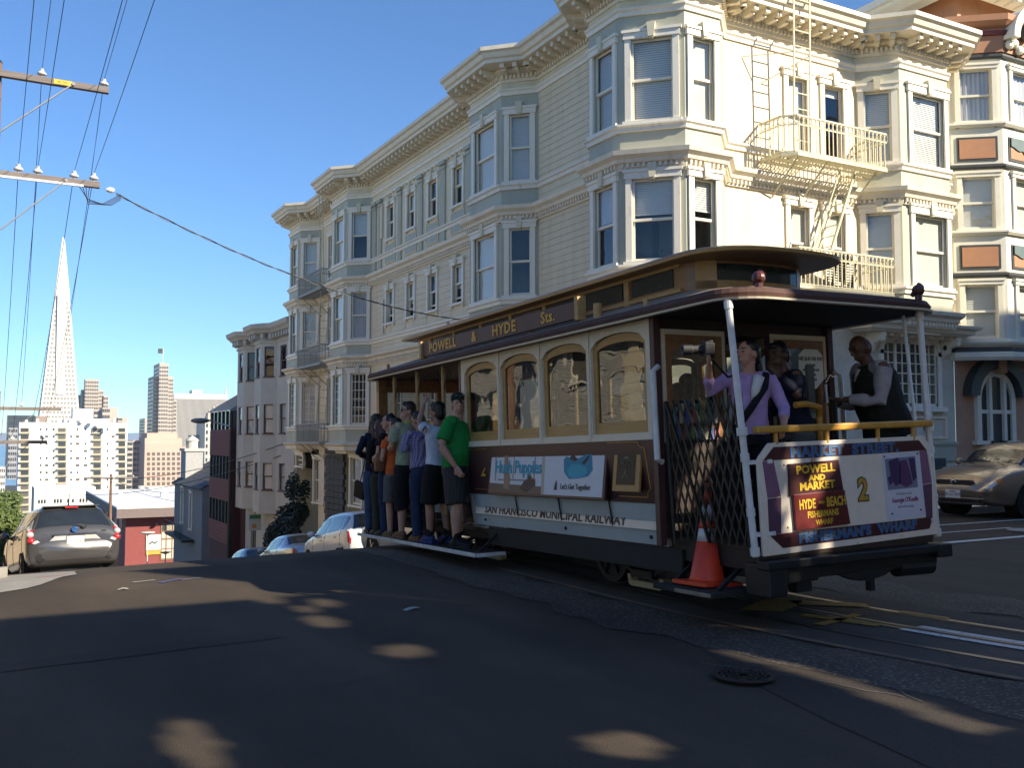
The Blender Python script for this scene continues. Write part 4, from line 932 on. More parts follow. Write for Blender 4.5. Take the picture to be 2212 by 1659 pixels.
slet(s2,'HYDE',.10,-.55,.86,.66,y=-.03); slet(s2,'AND',.035,-.40,.87,.8,y=-.03,b=0); slet(s2,'BEACH',.10,-.245,.87,.66,y=-.03); slet(s2,'FISHERMANS',.068,-.39,.785,.85,y=-.03,b=.0015); slet(s2,'WHARF',.058,-.38,.722,.9,y=-.03,b=.001)
part(MB().lathe([(0,-.012),(.02,-.01),(.022,0),(0,0)],n=10),'sign_latch',M_CHROME,dash,M=Matrix.Translation((-.45,DY-.02,1.195))@Matrix.Rotation(R(90),4,'X'))
dlet('2',.24,P_((.10,.04,.015)),.085,.94,.016,.95,1,1); dlet('2',.24,M_GOLD,.085,.94,.006,.95,1,2)
dfl('poster',[(.32,1.215),(.765,1.235),(.805,.695),(.35,.69)],P_((.60,.60,.66),.35),1); dfl('poster_picture',[(.35,1.18),(.71,1.195),(.725,.94),(.37,.93)],P_((.20,.19,.27)),2)
VIO=P_((.05,.025,.085)); VIO2=P_((.10,.03,.11))
for po,c in(([(.39,1.16),(.50,1.19),(.53,1.10),(.52,.98),(.46,.96),(.41,1.03)],VIO),([(.52,1.16),(.60,1.17),(.64,1.07),(.66,.97),(.58,.945),(.50,.98)],VIO2),([(.63,1.18),(.70,1.18),(.715,1.02),(.67,.99),(.65,1.08)],VIO),([(.37,1.03),(.42,1.05),(.43,.99),(.39,.97)],VIO)): dfl('poster_shape',po,c,3)
dlet("Georgia O'Keeffe",.052,P_((.28,.06,.14)),.565,.845,.001,.85,1,2,-R(1)); dlet('MODERN NATURE',.022,P_((.3,.3,.36)),.555,.895,0,1,1,2); dlet('AND LAKE GEORGE',.024,P_((.3,.3,.36)),.57,.79,0,.9,1,2)
for x,z in((.345,1.2),(.74,1.215),(.40,.74),(.745,.755)): part(MB().ball((x,DY-.004,z),.008,6,4),'poster_screw',M_BLACK,dash)
for x,z in((-.80,1.16),(-.74,1.165),(-.73,.7),(-.9,.54),(-.6,.52),(0,.54),(.5,.56)): part(MB().ball((x,DY-.003,z),.009,6,4),'rivet',M_CWHT,dash)
# poles, rail, brackets
for s,pb,pt in((-1,(-1.03,YD+.02,.50),(-1.12,YD+.10,2.42)),(1,(.97,YD+.02,.52),(.96,YD+.06,2.42))):
    c=MB(); c.cyl(pb,pt,.026,n=12); pol=part(c,'corner_pole',M_POLE)
    for t_,r_ in((.02,.036),(.17,.032),(.38,.034),(.48,.042),(.975,.034)):
        p=Vector(pb).lerp(Vector(pt),t_); d_=(Vector(pt)-Vector(pb)).normalized(); part(MB().cyl(p-d_*.03,p+d_*.03,r_,n=12),'pole_collar',M_POLE,pol)
    for z in(.66,1.19):
        t_=(z-.5)/1.92; p=Vector(pb).lerp(Vector(pt),t_); part(MB().bar(p,(s*.86,YD-.0,z+.005),.05,.03),'dash_bracket',M_POLE,pol)
part(MB().cyl((.915,YD+.06,.5),(.93,YD+.2,2.4),.014,n=8),'rear_rod',M_POLE)
rl=MB(); rl.bar((-1.0,YD,1.43),(.94,YD,1.465),.07,.055); rl.bar((.92,YD,1.465),(.92,-2.9,1.465),.06,.05); rlo=part(rl,'hand_rail',M_YRAIL,bevel=.014)
for x in(-.80,-.27,.30,.72): part(MB().cyl((x,YD,1.32),(x,YD,1.44+.0),.017,n=8),'rail_post',M_YRAIL,rlo)
# conductor's brake stand and handles
bs=MB(); bs.tube([(.35,-3.35,.53),(.35,-3.35,1.55),(.30,-3.4,1.63),(.15,-3.4,1.66),(.02,-3.4,1.65)],.028,8); part(bs,'brake_stand',M_YRAIL)
bh=MB(); bh.cyl((.28,-3.5,1.66),(.28,-3.5,1.82),.022,.014,n=8); bh.ball((.28,-3.5,1.84),.024,8,6); bh.tube([(.28,-3.5,1.84),(.33,-3.5,1.9),(.38,-3.5,1.88)],.012,6); part(bh,'brake_handle',M_CHROME)
part(MB().cyl((.60,-3.3,.53),(.60,-3.3,1.7),.018,n=8),'brake_rod',M_BLACK)
# folding gate
gt=MB(); X=-.99
GY0,GY1=-3.02,-3.88
def gx(z): return -1.04+.06*(1.5-z)
GW=GY0-GY1
def fold(u):   # a strip that reaches the edge of the gate turns back
    u=u%(2*GW); return GY0-(u if u<GW else 2*GW-u)
for k in range(11):
    for d in(-1,1):
        u0=GW*k/10; pts=[(fold(u0+d*.40*f/12),1.70-1.14*f/12) for f in range(13)]
        b=MB(); keep=[pts[0]]
        for a,q,c in zip(pts,pts[1:],pts[2:]):
            if abs((q[0]-a[0])-(c[0]-q[0]))>1e-4: keep.append(q)
        keep.append(pts[-1])
        for (qa,za),(qb,zb) in zip(keep,keep[1:]): b.bar((gx(za)-.008*d,qa,za),(gx(zb)-.008*d,qb,zb),.019,.008,up=(1,0,0))
        part(b,'gate_bar',M_BLACK)
part(MB().cyl((-.99,-3.90,.53),(-1.03,-3.88,1.72),.022,n=8),'gate_post',M_BLACK); part(MB().cyl((-1.0,-3.0,.53),(-1.03,-2.98,1.70),.014,n=8),'gate_post',M_BLACK)
# rear step
box('rear_step',M_SKIRT,-1.24,-.80,-3.75,-3.0,.185,.225); box('step_edge',mat('worn_step_edge',(.22,.18,.13),.8,.4,12),-1.26,-1.24,-3.72,-3.30,.19,.22); part(MB().bar((-.85,-3.1,.4),(-1.15,-3.1,.2),.03),'step_hanger',M_BLACK); part(MB().bar((-.85,-3.65,.4),(-1.15,-3.65,.2),.03),'step_hanger',M_BLACK)
# ---------------------------------------------------------------- traffic cone on the step
cn=thing('traffic_cone','tall orange traffic cone with pale bands standing on the rear step of the cable car','traffic cone',tuple(cw(-.96,-3.34,.226)),(R(-2),R(3),0))
M_ORG=mat('cone_orange',(.72,.06,.014),.45,.14,7,col2=(.50,.045,.015)); M_REFL=mat('reflective_band',(.55,.53,.50),.4,.15,12)
q=[(.21,-.21),(.21,.21),(-.21,.21),(-.21,-.21)]
b=MB(); P=[]
for cx,cy,a0 in((.165,.165,0),(-.165,.165,90),(-.165,-.165,180),(.165,-.165,270)):
    for i in range(4): a=R(a0+30*i); P.append((cx+.045*math.cos(a),cy+.045*math.sin(a)))
b.slab(P,0,.03); b.build('cone_base',M_ORG,cn,bevel=.006)
cone=lambda z: .135-.118*(z/.80)
for z0,z1,m_,nm in((.025,.34,M_ORG,'cone_body'),(.34,.44,M_REFL,'reflective_band'),(.44,.50,M_ORG,'cone_body'),(.50,.63,M_REFL,'reflective_band'),(.63,.80,M_ORG,'cone_body')):
    MB().lathe([(cone(z0),z0),(cone(z1),z1)] if z0>.05 else [(.155,.025),(.135,.06),(cone(z1),z1)],n=24).build(nm,m_,cn,smooth=True)
# ================================================================ NEIGHBOURING BUILDINGS
# --- ornate building at the right edge
VB=thing('ornate_house','ornate white bay fronted house with orange panels and dark trim at the right edge','building',(21.4,15.8,0))
M_OR=mat('orange_panel',(.42,.20,.10),.6,.08,4); M_PEACH=mat('peach_stucco',(.46,.27,.17),.8,.1,3,bump=.1); M_DKG=mat('dark_green_trim',(.045,.048,.045),.5,.15,6); M_VW=mat('ivory_trim',(.74,.70,.58),.5,.05,4); M_MRN=mat('maroon_trim',(.10,.02,.03),.5,.2,6)
vp=dict(a=(21.37,15.95),b=(21.37,15.72),c=(22.35,14.95),d=(24.2,14.95),e=(25.1,15.75),f=(27,15.75))
vw=MB(); VWIN=[]
for a,b_,ul,w in(('b','c',.62,.78),('c','d',.95,1.1),('d','e',.6,.7)):
    F,L=facet(vp[a],vp[b_]); hs=[]
    for z,h in((9.55,1.35),(6.78,1.32),(3.98,1.36)): hs.append((ul-w/2,ul+w/2,z,z+h)); VWIN.append((F,ul,z,w,h))
    wall_holes(vw,F,L,3.7,12.3,hs)
for a,b_ in(('a','b'),('e','f')):
    F,L=facet(vp[a],vp[b_]); wall_holes(vw,F,L,3.7,12.3,[])
vw.add([(*p,12.3) for p in vp.values()]+[(27,30,12.3),(21.37,30,12.3)],[tuple(range(8))]); vw.add([(*p,3.7) for p in vp.values()],[tuple(range(6))[::-1]])
vw.quad((21.37,30,0),(21.37,15.95,0),(21.37,15.95,12.3),(21.37,30,12.3)); vw.build('wall',M_VW,VB,world=True)
for i,(F,u,z,w,h) in enumerate(VWIN): window(VB,F,u,z,w,h,fill='curtain' if z>9 else 'shade' if z>6 else 'blind',casing=.12,key=False,cm=M_VW,lintel=.12,sashm=M_VW)
P5=list(vp.values())
for z,m in((8.30,M_DKG),(5.52,M_DKG),(11.15,M_DKG),(3.62,M_DKG)): MB().sweep(P5,[(0,z),(.06,z),(.08,z+.05),(.08,z+.10),(0,z+.14)]).build('belt_course',m,VB,world=True)
for z in(9.38,6.6,3.80): MB().sweep(P5,[(0,z),(.07,z),(.12,z+.06),(.12,z+.11),(0,z+.15)]).build('sill_course',M_VW,VB,world=True)
MB().sweep(P5,[(0,3.42),(.10,3.42),(.16,3.5),(.16,3.60),(0,3.66)]).build('belt_course',M_VW,VB,world=True)
M_TEALC=mat('drapery_carving',(.10,.15,.15),.6,.15,8)
for a,b_,u,w in(('b','c',.62,.98),('c','d',.95,1.5)):
    F,L=facet(vp[a],vp[b_])
    for z in(8.52,5.74):
        o=MB().box(-w/2,w/2,-.02,0,0,.62).build('panel_frame',M_DKG,VB,F@Matrix.Translation((u,-.004,z)),world=True); MB().box(-w/2+.06,w/2-.06,-.03,0,.06,.56).build('panel',M_OR,o)
        if w>1.2:
            q=MB(); pts=[(-w/2+.05,.6)]+[(-w/2+.05+(w-.1)*i/12,.38-.10*math.sin(math.pi*i/6)**2-(.16 if 4<i<8 else 0)) for i in range(13)]+[(w/2-.05,.6)]; q.prism(pts[::-1],-.06,-.03); q.build('drapery_carving',M_TEALC,o)
# top: pediment and cornice
tp=MB(); tp.sweep(P5,[(0,11.3),(.08,11.3),(.1,11.9),(.2,11.95),(.3,12.05),(.32,12.2),(0,12.25)]); tp.build('upper_frieze',M_OR,VB,world=True)
MB().sweep(P5,[(.0,11.72),(.16,11.72),(.2,11.82),(0,11.86)]).build('belt_course',M_MRN,VB,world=True)
pe=MB(); pe.prism([(22.45+.95*math.cos(a)+.85,11.6+.95*math.sin(a)) for a in [math.pi*i/16 for i in range(17)]]+[(22.45+.72*math.cos(a)+.85,11.6+.72*math.sin(a)) for a in [math.pi*i/16 for i in range(16,-1,-1)]],14.55,14.98); pe.build('arched_hood',M_VW,VB,world=True)
sc_=MB(); sc_.ball((23.1,14.75,12.0),(.22,.2,.35),10,8); sc_.build('shield',M_DKG,VB,world=True)
sc_=MB()
for k in range(9): sc_.ball((22.5+.2*k,14.8,11.48+.08*math.sin(k*2.1)),(.13,.1,.12),8,6)
tag(sc_.build('garland',M_VW,VB,world=True),kind='stuff')
at=MB(); at.box(22.0,27,15.9,22,12.3,13.3); at.build('attic_wall',M_OR,VB,world=True)
at=MB(); at.sweep([(21.6,22),(21.6,15.6),(27,15.6)],[(0,13.0),(.3,13.05),(.5,13.2),(.55,13.45),(0,13.5)]); at.slab([(21.0,15.1),(27,15.1),(27,22),(21.0,22)],13.3,13.5); at.build('upper_cornice',M_VW,VB,world=True)
for k in range(12): MB().box(-.07,.07,-.42,0,12.98,13.12).build('bracket',M_VW,VB,Matrix.Translation((21.9+k*.4,15.55,0)),world=True)
# ground floor with arched entrance
gf=MB(); FG=fr(21.37,15.8,0); wall_holes(gf,FG,6,-.1,3.65,[(.78,2.25,1.4,2.55),(1.2,1.85,.0,1.4)]); gf.build('stucco_wall',M_PEACH,VB,world=True)
ac=23.03-.14; az=2.45
fb=MB(); ring=[(ac+.78*math.cos(a),az+.78*math.sin(a)) for a in [math.pi*i/16 for i in range(17)]]; ring2=[(ac+.62*math.cos(a),az+.62*math.sin(a)) for a in [math.pi*i/16 for i in range(16,-1,-1)]]
fb.prism((ring+ring2)[::-1],15.70,15.8); 
for x0,x1 in((ac-.78,ac-.62),(ac+.62,ac+.78)): fb.box(x0,x1,15.70,15.8,1.38,az)
for x0,x1 in((ac-.34,ac-.24),(ac+.24,ac+.34)): fb.box(x0,x1,15.66,15.8,0,az+.6)
fb.box(ac-.9,ac-.24,15.66,15.8,1.3,1.4); fb.box(ac+.24,ac+.9,15.66,15.8,1.3,1.4); fb.box(ac-.62,ac+.62,15.71,15.8,2.1,2.2); eo=fb.build('entrance_frame',M_VW,VB,world=True)
MB().quad((ac-.62,15.76,1.4),(ac+.62,15.76,1.4),(ac+.62,15.76,3.1),(ac-.62,15.76,3.1)).build('pane',mat('dark_leaded_pane',(.02,.022,.024),.1,.2,8,spec=.8),eo,world=True)
MB().box(ac-.24,ac+.24,15.74,15.79,0,2.1).build('door',mat('dark_door',(.05,.045,.045),.5,.2,6),eo,world=True)
ho=MB(); o1=[(ac+1.22*math.cos(a),az+.10+1.0*math.sin(a)) for a in [math.pi*i/18 for i in range(19)]]; o2=[(ac+.86*math.cos(a),az+.10+.72*math.sin(a)) for a in [math.pi*i/18 for i in range(18,-1,-1)]]
ho.prism((o1+o2)[::-1],15.55,15.8); ho.build('arch_hood',M_DKG,VB,world=True)
MB().box(ac-.10,ac+.14,15.48,15.8,3.15,3.5).build('keystone',M_PEACH,VB,world=True)
# --- simple facade helper for the side street ------------------------
def sidebuild(root,path,z0,z1,m,wins,name='wall'):
    w=MB(); 
    for i in range(len(path)-1):
        F,L=facet(path[i],path[i+1]); ws=wins.get(i,[]); wall_holes(w,F,L,z0,z1,[(u-ww/2,u+ww/2,z,z+h) for u,z,ww,h,o in ws])
        for u,z,ww,h,o in ws: window(root,F,u,z,ww,h,**o)
    w.add([(*p,z1) for p in path]+[(24,path[-1][1],z1),(24,path[0][1],z1)],[tuple(range(len(path)+2))])
    F,L=facet((24,path[0][1]),path[0]); wall_holes(w,F,L,z0,z1,[])
    F,L=facet(path[-1],(24,path[-1][1])); wall_holes(w,F,L,z0,z1,[])
    return w.build(name,m,root,world=True)
# grey stucco
GS=thing('stucco_building','pale grey stucco building with two shallow bays and brown window frames downhill','building',(12,43,-5))
M_STU=mat('grey_stucco',(.48,.47,.425),.85,.07,2,bump=.12); M_BRF=mat('brown_window_frame',(.10,.055,.045),.6,.2,9)
gp=[(12,51.6),(11.3,50.9),(11.3,49.4),(11.9,48.7),(11.3,47.2),(11.3,45.9),(11.9,45.2),(12,43.5),(12,42.0)]
op=lambda f='curtain':Z(fill=f,key=False,cas=False,sashm=M_BRF,cm=M_BRF)
W3=lambda u,w:[(u,z,w,h,op('none' if z>3 else 'curtain')) for z,h in((4.42,1.45),(1.7,1.4),(-.98,1.28))]
sidebuild(GS,gp,-2.1,6.55,M_STU,{1:W3(.75,.8),2:W3(.45,.55),4:W3(.65,.75),5:W3(.45,.55),6:W3(.85,.9)})
sb=MB(); FL=fr(12,51.6,-R(90)); wall_holes(sb,FL,9.6,-7,-2.05,[(1.2,2.3,-5.2,-2.6),(5.2,6.6,-5.6,-2.9)]); sb.add([(*p,-2.1) for p in gp],[tuple(range(len(gp)))[::-1]]); sb.build('base_wall',M_STU,GS,world=True)
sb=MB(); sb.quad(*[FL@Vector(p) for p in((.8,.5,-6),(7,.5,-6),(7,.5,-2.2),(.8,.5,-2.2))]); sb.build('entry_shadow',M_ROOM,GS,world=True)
for u0,u1 in((1.2,2.3),(5.2,6.6)):
    q=MB(); n_=10; r_=(u1-u0)/2; pts=[(u0+r_-r_*math.cos(math.pi*i/n_),-3.1+r_*.9*math.sin(math.pi*i/n_)) for i in range(n_+1)]; q.prism([(u0,-2.2)]+pts+[(u1,-2.2)],-.02,.1,FL); q.build('entry_arch',M_STU,GS,world=True)
MB().sweep(gp,[(0,6.45),(.35,6.5),(.42,6.6),(.55,6.7),(.6,6.9),(.1,7.0),(0,7.0)]).build('cornice',M_STU,GS,world=True)
MB().sweep(gp,[(0,6.05),(.06,6.05),(.08,6.15),(0,6.2)]).build('frieze_moulding',M_STU,GS,world=True)
for i in range(len(gp)-1):
    F,L=facet(gp[i],gp[i+1]); k=max(1,round(L/.42))
    for j in range(k): place('bracket',win_mesh('gsb',lambda: MB().box(-.09,.09,-.32,0,6.25,6.47).mesh('bracket')),M_STU,GS,F@Matrix.Translation((L*(j+.5)/k,0,0)),world=True)
MB().cyl((11.92,42.15,-4),(11.92,42.15,6.4),.05,n=8).build('drain_pipe',M_STU,GS,world=True)
# red shingle building with glass bands
RB=thing('shingle_building','dark red shingled building with bands of tall windows and sloped glass roof','building',(11.5,55,-6))
M_SHG=mat('red_shingle',(.15,.052,.05),.8,.2,5,bump=.2); M_SHD=mat('dark_red_wall',(.06,.02,.025),.8,.2,5)
M_BGL=mat('band_glass',(.05,.07,.08),.06,.2,3,spec=.9)
w=MB(); w.box(11.5,20,52.9,58.2,-8,2.0); w.build('wall',M_SHD,RB,world=True)
w=MB(); w.box(12.0,20,51.8,52.9,-8,4.4); w.build('side_wall',M_SHD,RB,world=True)
for z0,z1 in((.5,1.97),(-1.97,-.77),(-4.3,-3.2)):
    ps_=MB().box(11.40,11.5,52.9,58.2,z0,z1).build('shingle_band',M_SHG,RB,world=True)
    n=int((z1-z0)/.2)
    for k in range(n): MB().box(11.375,11.40,52.9,58.2,z0+k*.2+.01,z0+(k+1)*.2-.01).build('shingle_course',M_SHG,ps_,world=True)
for z0,z1,n in((1.97,3.0,5),(-.77,.5,6),(-3.2,-1.97,6)):
    gb=MB().box(11.48,11.5,52.95,58.15,z0,z1).build('glass_band',M_BGL,RB,world=True)
    for k in range(n+1):
        y=52.95+5.2*k/n; MB().box(11.40,11.48,y-.06,y+.06,z0,z1).build('mullion',M_BLACK,gb,world=True)
w=MB(); w.box(11.5,16,52.9,58.2,2.0,3.0); w.build('upper_wall',M_BGL,RB,world=True)
w=MB(); w.add([(11.3,58.3,3.0),(11.3,52.9,3.0),(13.5,52.9,4.4),(13.5,58.3,4.4)],[(0,1,2,3)]); w.add([(13.5,52.9,4.4),(11.3,52.9,3.0),(13.5,52.9,3.0)],[(0,1,2)]); w.build('glass_roof',mat('roof_glazing',(.25,.30,.36),.1,.1,3),RB,world=True)
for k in range(6): MB().bar((11.28,52.95+k*1.05,3.03),(13.5,52.95+k*1.05,4.43),.06).build('glazing_bar',M_CRM,RB,world=True)
w=MB(); w.box(13.0,18,51.9,57,4.4,7.0); w.build('penthouse',mat('pale_penthouse',(.45,.47,.5),.6,.1,3),RB,world=True)
# grey-blue house
GH=thing('gabled_house','slate blue gabled house with a small balcony and steep dark roof','building',(12,66,-9))
M_SLATE=mat('slate_blue_siding',(.19,.19,.20),.8,.1,3,bump=.15); M_DROOF=mat('dark_shingle_roof',(.06,.065,.075),.85,.25,4,bump=.3)
def quadz(x,y,X): return None
w=MB(); w.box(12,18,63.5,74,-16,-1.7); w.build('wall',M_SLATE,GH,world=True)
for k in range(9):
    MB().add([(11.8+.35*k,63.3,-1.75+.2*k),(11.8+.35*k,74.2,-1.75+.2*k),(11.8+.35*(k+1.1),74.2,-1.75+.2*(k+1.1)),(11.8+.35*(k+1.1),63.3,-1.75+.2*(k+1.1)),(11.8+.35*k,63.3,-1.85+.2*k),(11.8+.35*k,74.2,-1.85+.2*k)],[(0,1,2,3),(0,4,5,1)]).build('roof_course',M_DROOF,GH,world=True)
w=MB(); w.prism([(12,-1.7),(15.1,.1),(18,-1.7)][::-1],63.5,63.6); w.build('gable',M_SLATE,GH,world=True)
ch=MB(); ch.box(12.4,13.6,72,74,-2,.55); co=ch.build('chimney',mat('grey_chimney',(.36,.36,.36),.85,.1,4),GH,world=True); MB().box(12.3,13.7,71.9,74.1,.55,.75).build('chimney_cap',M_STU,co,world=True); MB().lathe([(.0,0),(.42,0),(.42,.5),(.5,.55),(.4,.7),(0,.95)],(13,73,.75),14).build('chimney_cowl',M_STU,co,world=True)
for (y,z,h,ww) in((70.6,-4.4,2.4,.8),(67.3,-4.6,2.4,.8),(69.2,-11.0,3.2,1.1)):
    window(GH,fr(11.98,y,-R(90)),0,z,ww,h,fill='curtain',key=False,casing=.12)
bl=MB(); bl.box(11.2,12,66,73,-5.4,-5.25); bo=bl.build('balcony',M_BLACK,GH,world=True)
for k in range(15): MB().bar((11.22,66+k*.5,-5.25),(11.22,66+k*.5,-4.35),.03).build('baluster',M_BLACK,bo,world=True)
MB().bar((11.22,66,-4.35),(11.22,73,-4.35),.04).build('rail',M_BLACK,bo,world=True)
# red building with white flat roof, seen from above
RR=thing('red_hall','low red building with a broad white flat roof and glazed double doors','building',(14,113,-12))
M_RED=mat('red_brick_paint',(.23,.055,.05),.75,.1,2,bump=.1); M_RW=mat('white_roof_membrane',(.70,.70,.70),.7,.04,3); M_EAVE=mat('brown_eave',(.17,.13,.12),.7,.1,4); M_FRM=mat('door_brown',(.22,.13,.08),.6,.1,6)
X0,X1,Y0,Y1=13.25,24.5,113,150; ZT=-6.9
w=MB(); w.box(X0,X1,Y0,Y1,-15,ZT); rw=w.build('wall',M_RED,RR,world=True)
w=MB(); w.slab([(X0-1.1,Y0-1.6),(X1+2,Y0-1.6),(X1+2,Y1),(X0-1.1,Y1)],ZT+.75,ZT+.95); w.build('flat_roof',M_RW,RR,world=True)
w=MB(); w.slab([(X0-1.12,Y0-1.62),(X1+2.02,Y0-1.62),(X1+2.02,Y1),(X0-1.12,Y1)],ZT-.25,ZT+.74); w.build('eave_fascia',M_EAVE,RR,world=True)
for (x,y,r_,h) in((19.5,128,.5,.6),(15,135,.35,.4),(21.5,120,.3,.35)): MB().cyl((x,y,ZT+.9),(x,y,ZT+.95+h),r_,n=10).build('roof_vent',M_RW,RR,world=True)
FR=fr(X0,Y0,0)
dw=MB(); D0=3.75
for x in(D0,D0+.52,D0+1.15,D0+1.8): dw.box(x-.06,x+.06,-.08,0,-12,-8.0,FR)
for z in(-12,-9.75,-8.9,-8.05): dw.box(D0-.06,D0+1.86,-.07,0,z-.09,z+.09,FR)
do=dw.build('door_frame',M_FRM,RR,world=True); M_CRMP=mat('cream_pane',(.60,.58,.45),.3,.06,5)
for i,(x0,x1) in enumerate(((D0+.06,D0+.46),(D0+.58,D0+1.09),(D0+1.21,D0+1.74))):
    for z0,z1 in((-11.9,-10.9),(-10.8,-9.85),(-9.65,-9.0),(-8.8,-8.15)): MB().box(x0,x1,-.05,0,z0,z1,FR).build('pane',M_CRMP if (i,z0)!=(0,-8.8) else M_BGL,do,world=True)
sgb=MB().box(2.15,3.7,-.12,0,-10.9,-9.2,FR).build('wall_sign',mat('white_sign',(.6,.6,.58),.5,.04,9),RR,world=True); MB().box(2.15,3.7,-.13,-.119,-12.0+.6,-10.95,FR).build('sign_band',mat('yellow_sign',(.55,.33,.05),.5,.1,9),RR,world=True)
MB().add([(2.4,-.125,-10.2),(2.8,-.125,-9.9),(3.0,-.125,-10.1),(3.4,-.125,-9.9),(3.35,-.125,-10.05),(3.0,-.125,-10.25),(2.8,-.125,-10.05),(2.5,-.125,-10.3)],[tuple(range(8))]).build('sign_mark',M_BLACK,sgb,FR,world=True)
lp=MB(); lp.cyl(FR@Vector((3.1,-.05,-7.9)),FR@Vector((3.1,-.5,-7.9)),.05,n=8); lp.lathe([(.05,0),(.22,-.12),(.28,-.2),(0,-.2)],FR@Vector((3.1,-.5,-7.85)),12); lp.build('wall_lamp',M_BLACK,RR,world=True)
for k in range(4): MB().quad((X0-.02,116+k*5,-10),(X0-.02,118.5+k*5,-10),(X0-.02,118.5+k*5,-7.6),(X0-.02,116+k*5,-7.6)).build('window',M_BGL,RR,world=True)
# lamp, slatted fence, railing in front of the red hall
lt=thing('park_lamp','slim post lamp with a flat disc head in front of the red wall','street lamp',(15.02,109,-12.6)); MB().cyl((0,0,0),(0,0,3.9),.06,.05,n=8).build('lamp_post',M_STU,lt); MB().lathe([(.1,3.75),(.55,3.9),(.75,4.0),(.7,4.08),(0,4.15)],n=16).build('lamp_head',M_STU,lt)
lt2=thing('park_lamp','dark post lamp with a flat head before the glazed doors of the red hall','street lamp',(16.55,107,-13.2)); MB().cyl((0,0,0),(0,0,2.6),.06,.05,n=8).build('lamp_post',M_BLACK,lt2); MB().lathe([(.1,2.45),(.5,2.6),(.6,2.66),(0,2.75)],n=16).build('lamp_head',M_BLACK,lt2)
fe=thing('slatted_fence','dark vertical slatted fence stepping downhill in front of the red hall','fence',(11.6,80,-11))
for k in range(26):
    y=80+k*.32; MB().box(-.02,.02,-.05+k*.32,.05+k*.32,-1.6-k*.02,1.6-k*.045).build('slat',M_BLACK,fe)
for z in(.0,): MB().bar((.03,0,1.2),(.03,8,.1),.06).build('rail',M_BLACK,fe)
# --- fire escape on the sunny front -------------------------------------------------
def fire_escape(name,label,F,u0,u1,z,dep,m,arc=True,ladder_up=None,stair=None,nb=22,rh=.85):
    fe_=thing(name,label,'fire escape',tuple(F@Vector(((u0+u1)/2,0,z)))); 
    def bb(mb,nm,mm=m): return mb.build(nm,mm,fe_,world=True)
    T=lambda *p: F@Vector(p)
    # platform: edge frame and slats with the stair opening left out
    fr_=MB(); c=.25
    outl=[(u0,-.02),(u0,-dep+c),(u0+c,-dep),(u1,-dep),(u1,-.02)] if arc else [(u0,-.02),(u0,-dep),(u1,-dep),(u1,-.02)]
    for a,b_ in zip(outl,outl[1:]): fr_.bar(T(a[0],a[1],z),T(b_[0],b_[1],z),.03,.07)
    bb(fr_,'platform_frame')
    n=int((u1-u0)/.085); s0,s1=(stair if stair else (9,9))
    for k in range(1,n):
        u=u0+(u1-u0)*k/n; d0=-dep+(c-(u-u0) if arc and u-u0<c else 0)
        y1=-.02
        if s0<u<s1: y1=-dep*.42; 
        MB().bar(T(u,d0+.02,z),T(u,y1,z),.012,.03).build('slat',m,fe_,world=True)
    for f in(.33,.66): bb(MB().bar(T(u0,-dep*f,z-.03),T(u1,-dep*f,z-.03),.02,.03),'slat_bearer')
    for u in(u0+.35,(u0+u1)/2-.3,u1-.25):
        bb(MB().bar(T(u,-dep+.1,z-.03),T(u,-.02,z-.75),.03),'bracket')
    # railing
    ra=MB(); ptop=outl
    for zz,t in((z+rh,.035),(z+rh-.2,.022),(z+.06,.02)):
        for a,b_ in zip(ptop,ptop[1:]): ra.bar(T(*a,zz),T(*b_,zz),t)
    rl_=bb(ra,'railing')
    seg=[]
    for a,b_ in zip(ptop,ptop[1:]):
        L=math.dist(a,b_); k=max(1,round(L/.125))
        for j in range(k): f=(j+.5)/k; seg.append((a[0]+(b_[0]-a[0])*f,a[1]+(b_[1]-a[1])*f,math.atan2(b_[1]-a[1],b_[0]-a[0])))
    bal=MB().box(-.009,.009,-.009,.009,0,rh).mesh('baluster'); rg=MB(); rg.tube([(.055*math.cos(a),0,rh-.1+.08*math.sin(a)) for a in [math.pi*2*i/10 for i in range(11)]],.008,5,cap=False); rgm=rg.mesh('ring')
    for x,y,a in seg:
        place('baluster',bal,m,rl_,F@Matrix.Translation((x,y,z)),world=True); place('ring',rgm,m,rl_,F@Matrix.Translation((x+.06*math.cos(a),y+.06*math.sin(a),z))@Matrix.Rotation(a,4,'Z'),world=True)
    return fe_,T
# balcony positions from the front wall frame (origin at x=13.9,y=15.8)
FE1,T1=fire_escape('fire_escape','cream iron fire escape on the sunny front between the two bays, upper balcony','' or F_WC,1.0,4.05,7.62,.92,M_IRON,True,stair=(2.3,3.6))
# roof ladder
ld=MB()
def ladder(fe_,a0,a1,b0,b1,rung,m=M_IRON,name='ladder',w=.03):
    """two rails from a to b with rungs as parts"""
    mb=MB(); mb.bar(a0,b0,w); mb.bar(a1,b1,w); o=mb.build(name,m,fe_,world=True)
    n=int((Vector(b0)-Vector(a0)).length/rung)
    for k in range(1,n): f=k/n; MB().bar(Vector(a0).lerp(b0,f),Vector(a1).lerp(b1,f),.02).build('rung',m,o,world=True)
    return o
ladder(FE1,T1(1.35,-.72,7.65),T1(1.83,-.72,7.65),T1(1.35,-.80,12.2),T1(1.83,-.80,12.2),.34)
for z in(9.95,):
    MB().bar(T1(1.35,-.76,z),T1(.55,-.02,z-.0),.018).build('ladder_stay',M_IRON,FE1,world=True); MB().bar(T1(1.83,-.76,z),T1(1.1,-.02,z-.5),.018).build('ladder_stay',M_IRON,FE1,world=True)
lo_=ladder(FE1,T1(3.35,-.62,7.6),T1(3.35,-.22,7.6),T1(2.25,-.62,5.0),T1(2.25,-.22,5.0),.27,name='stair',w=.05)
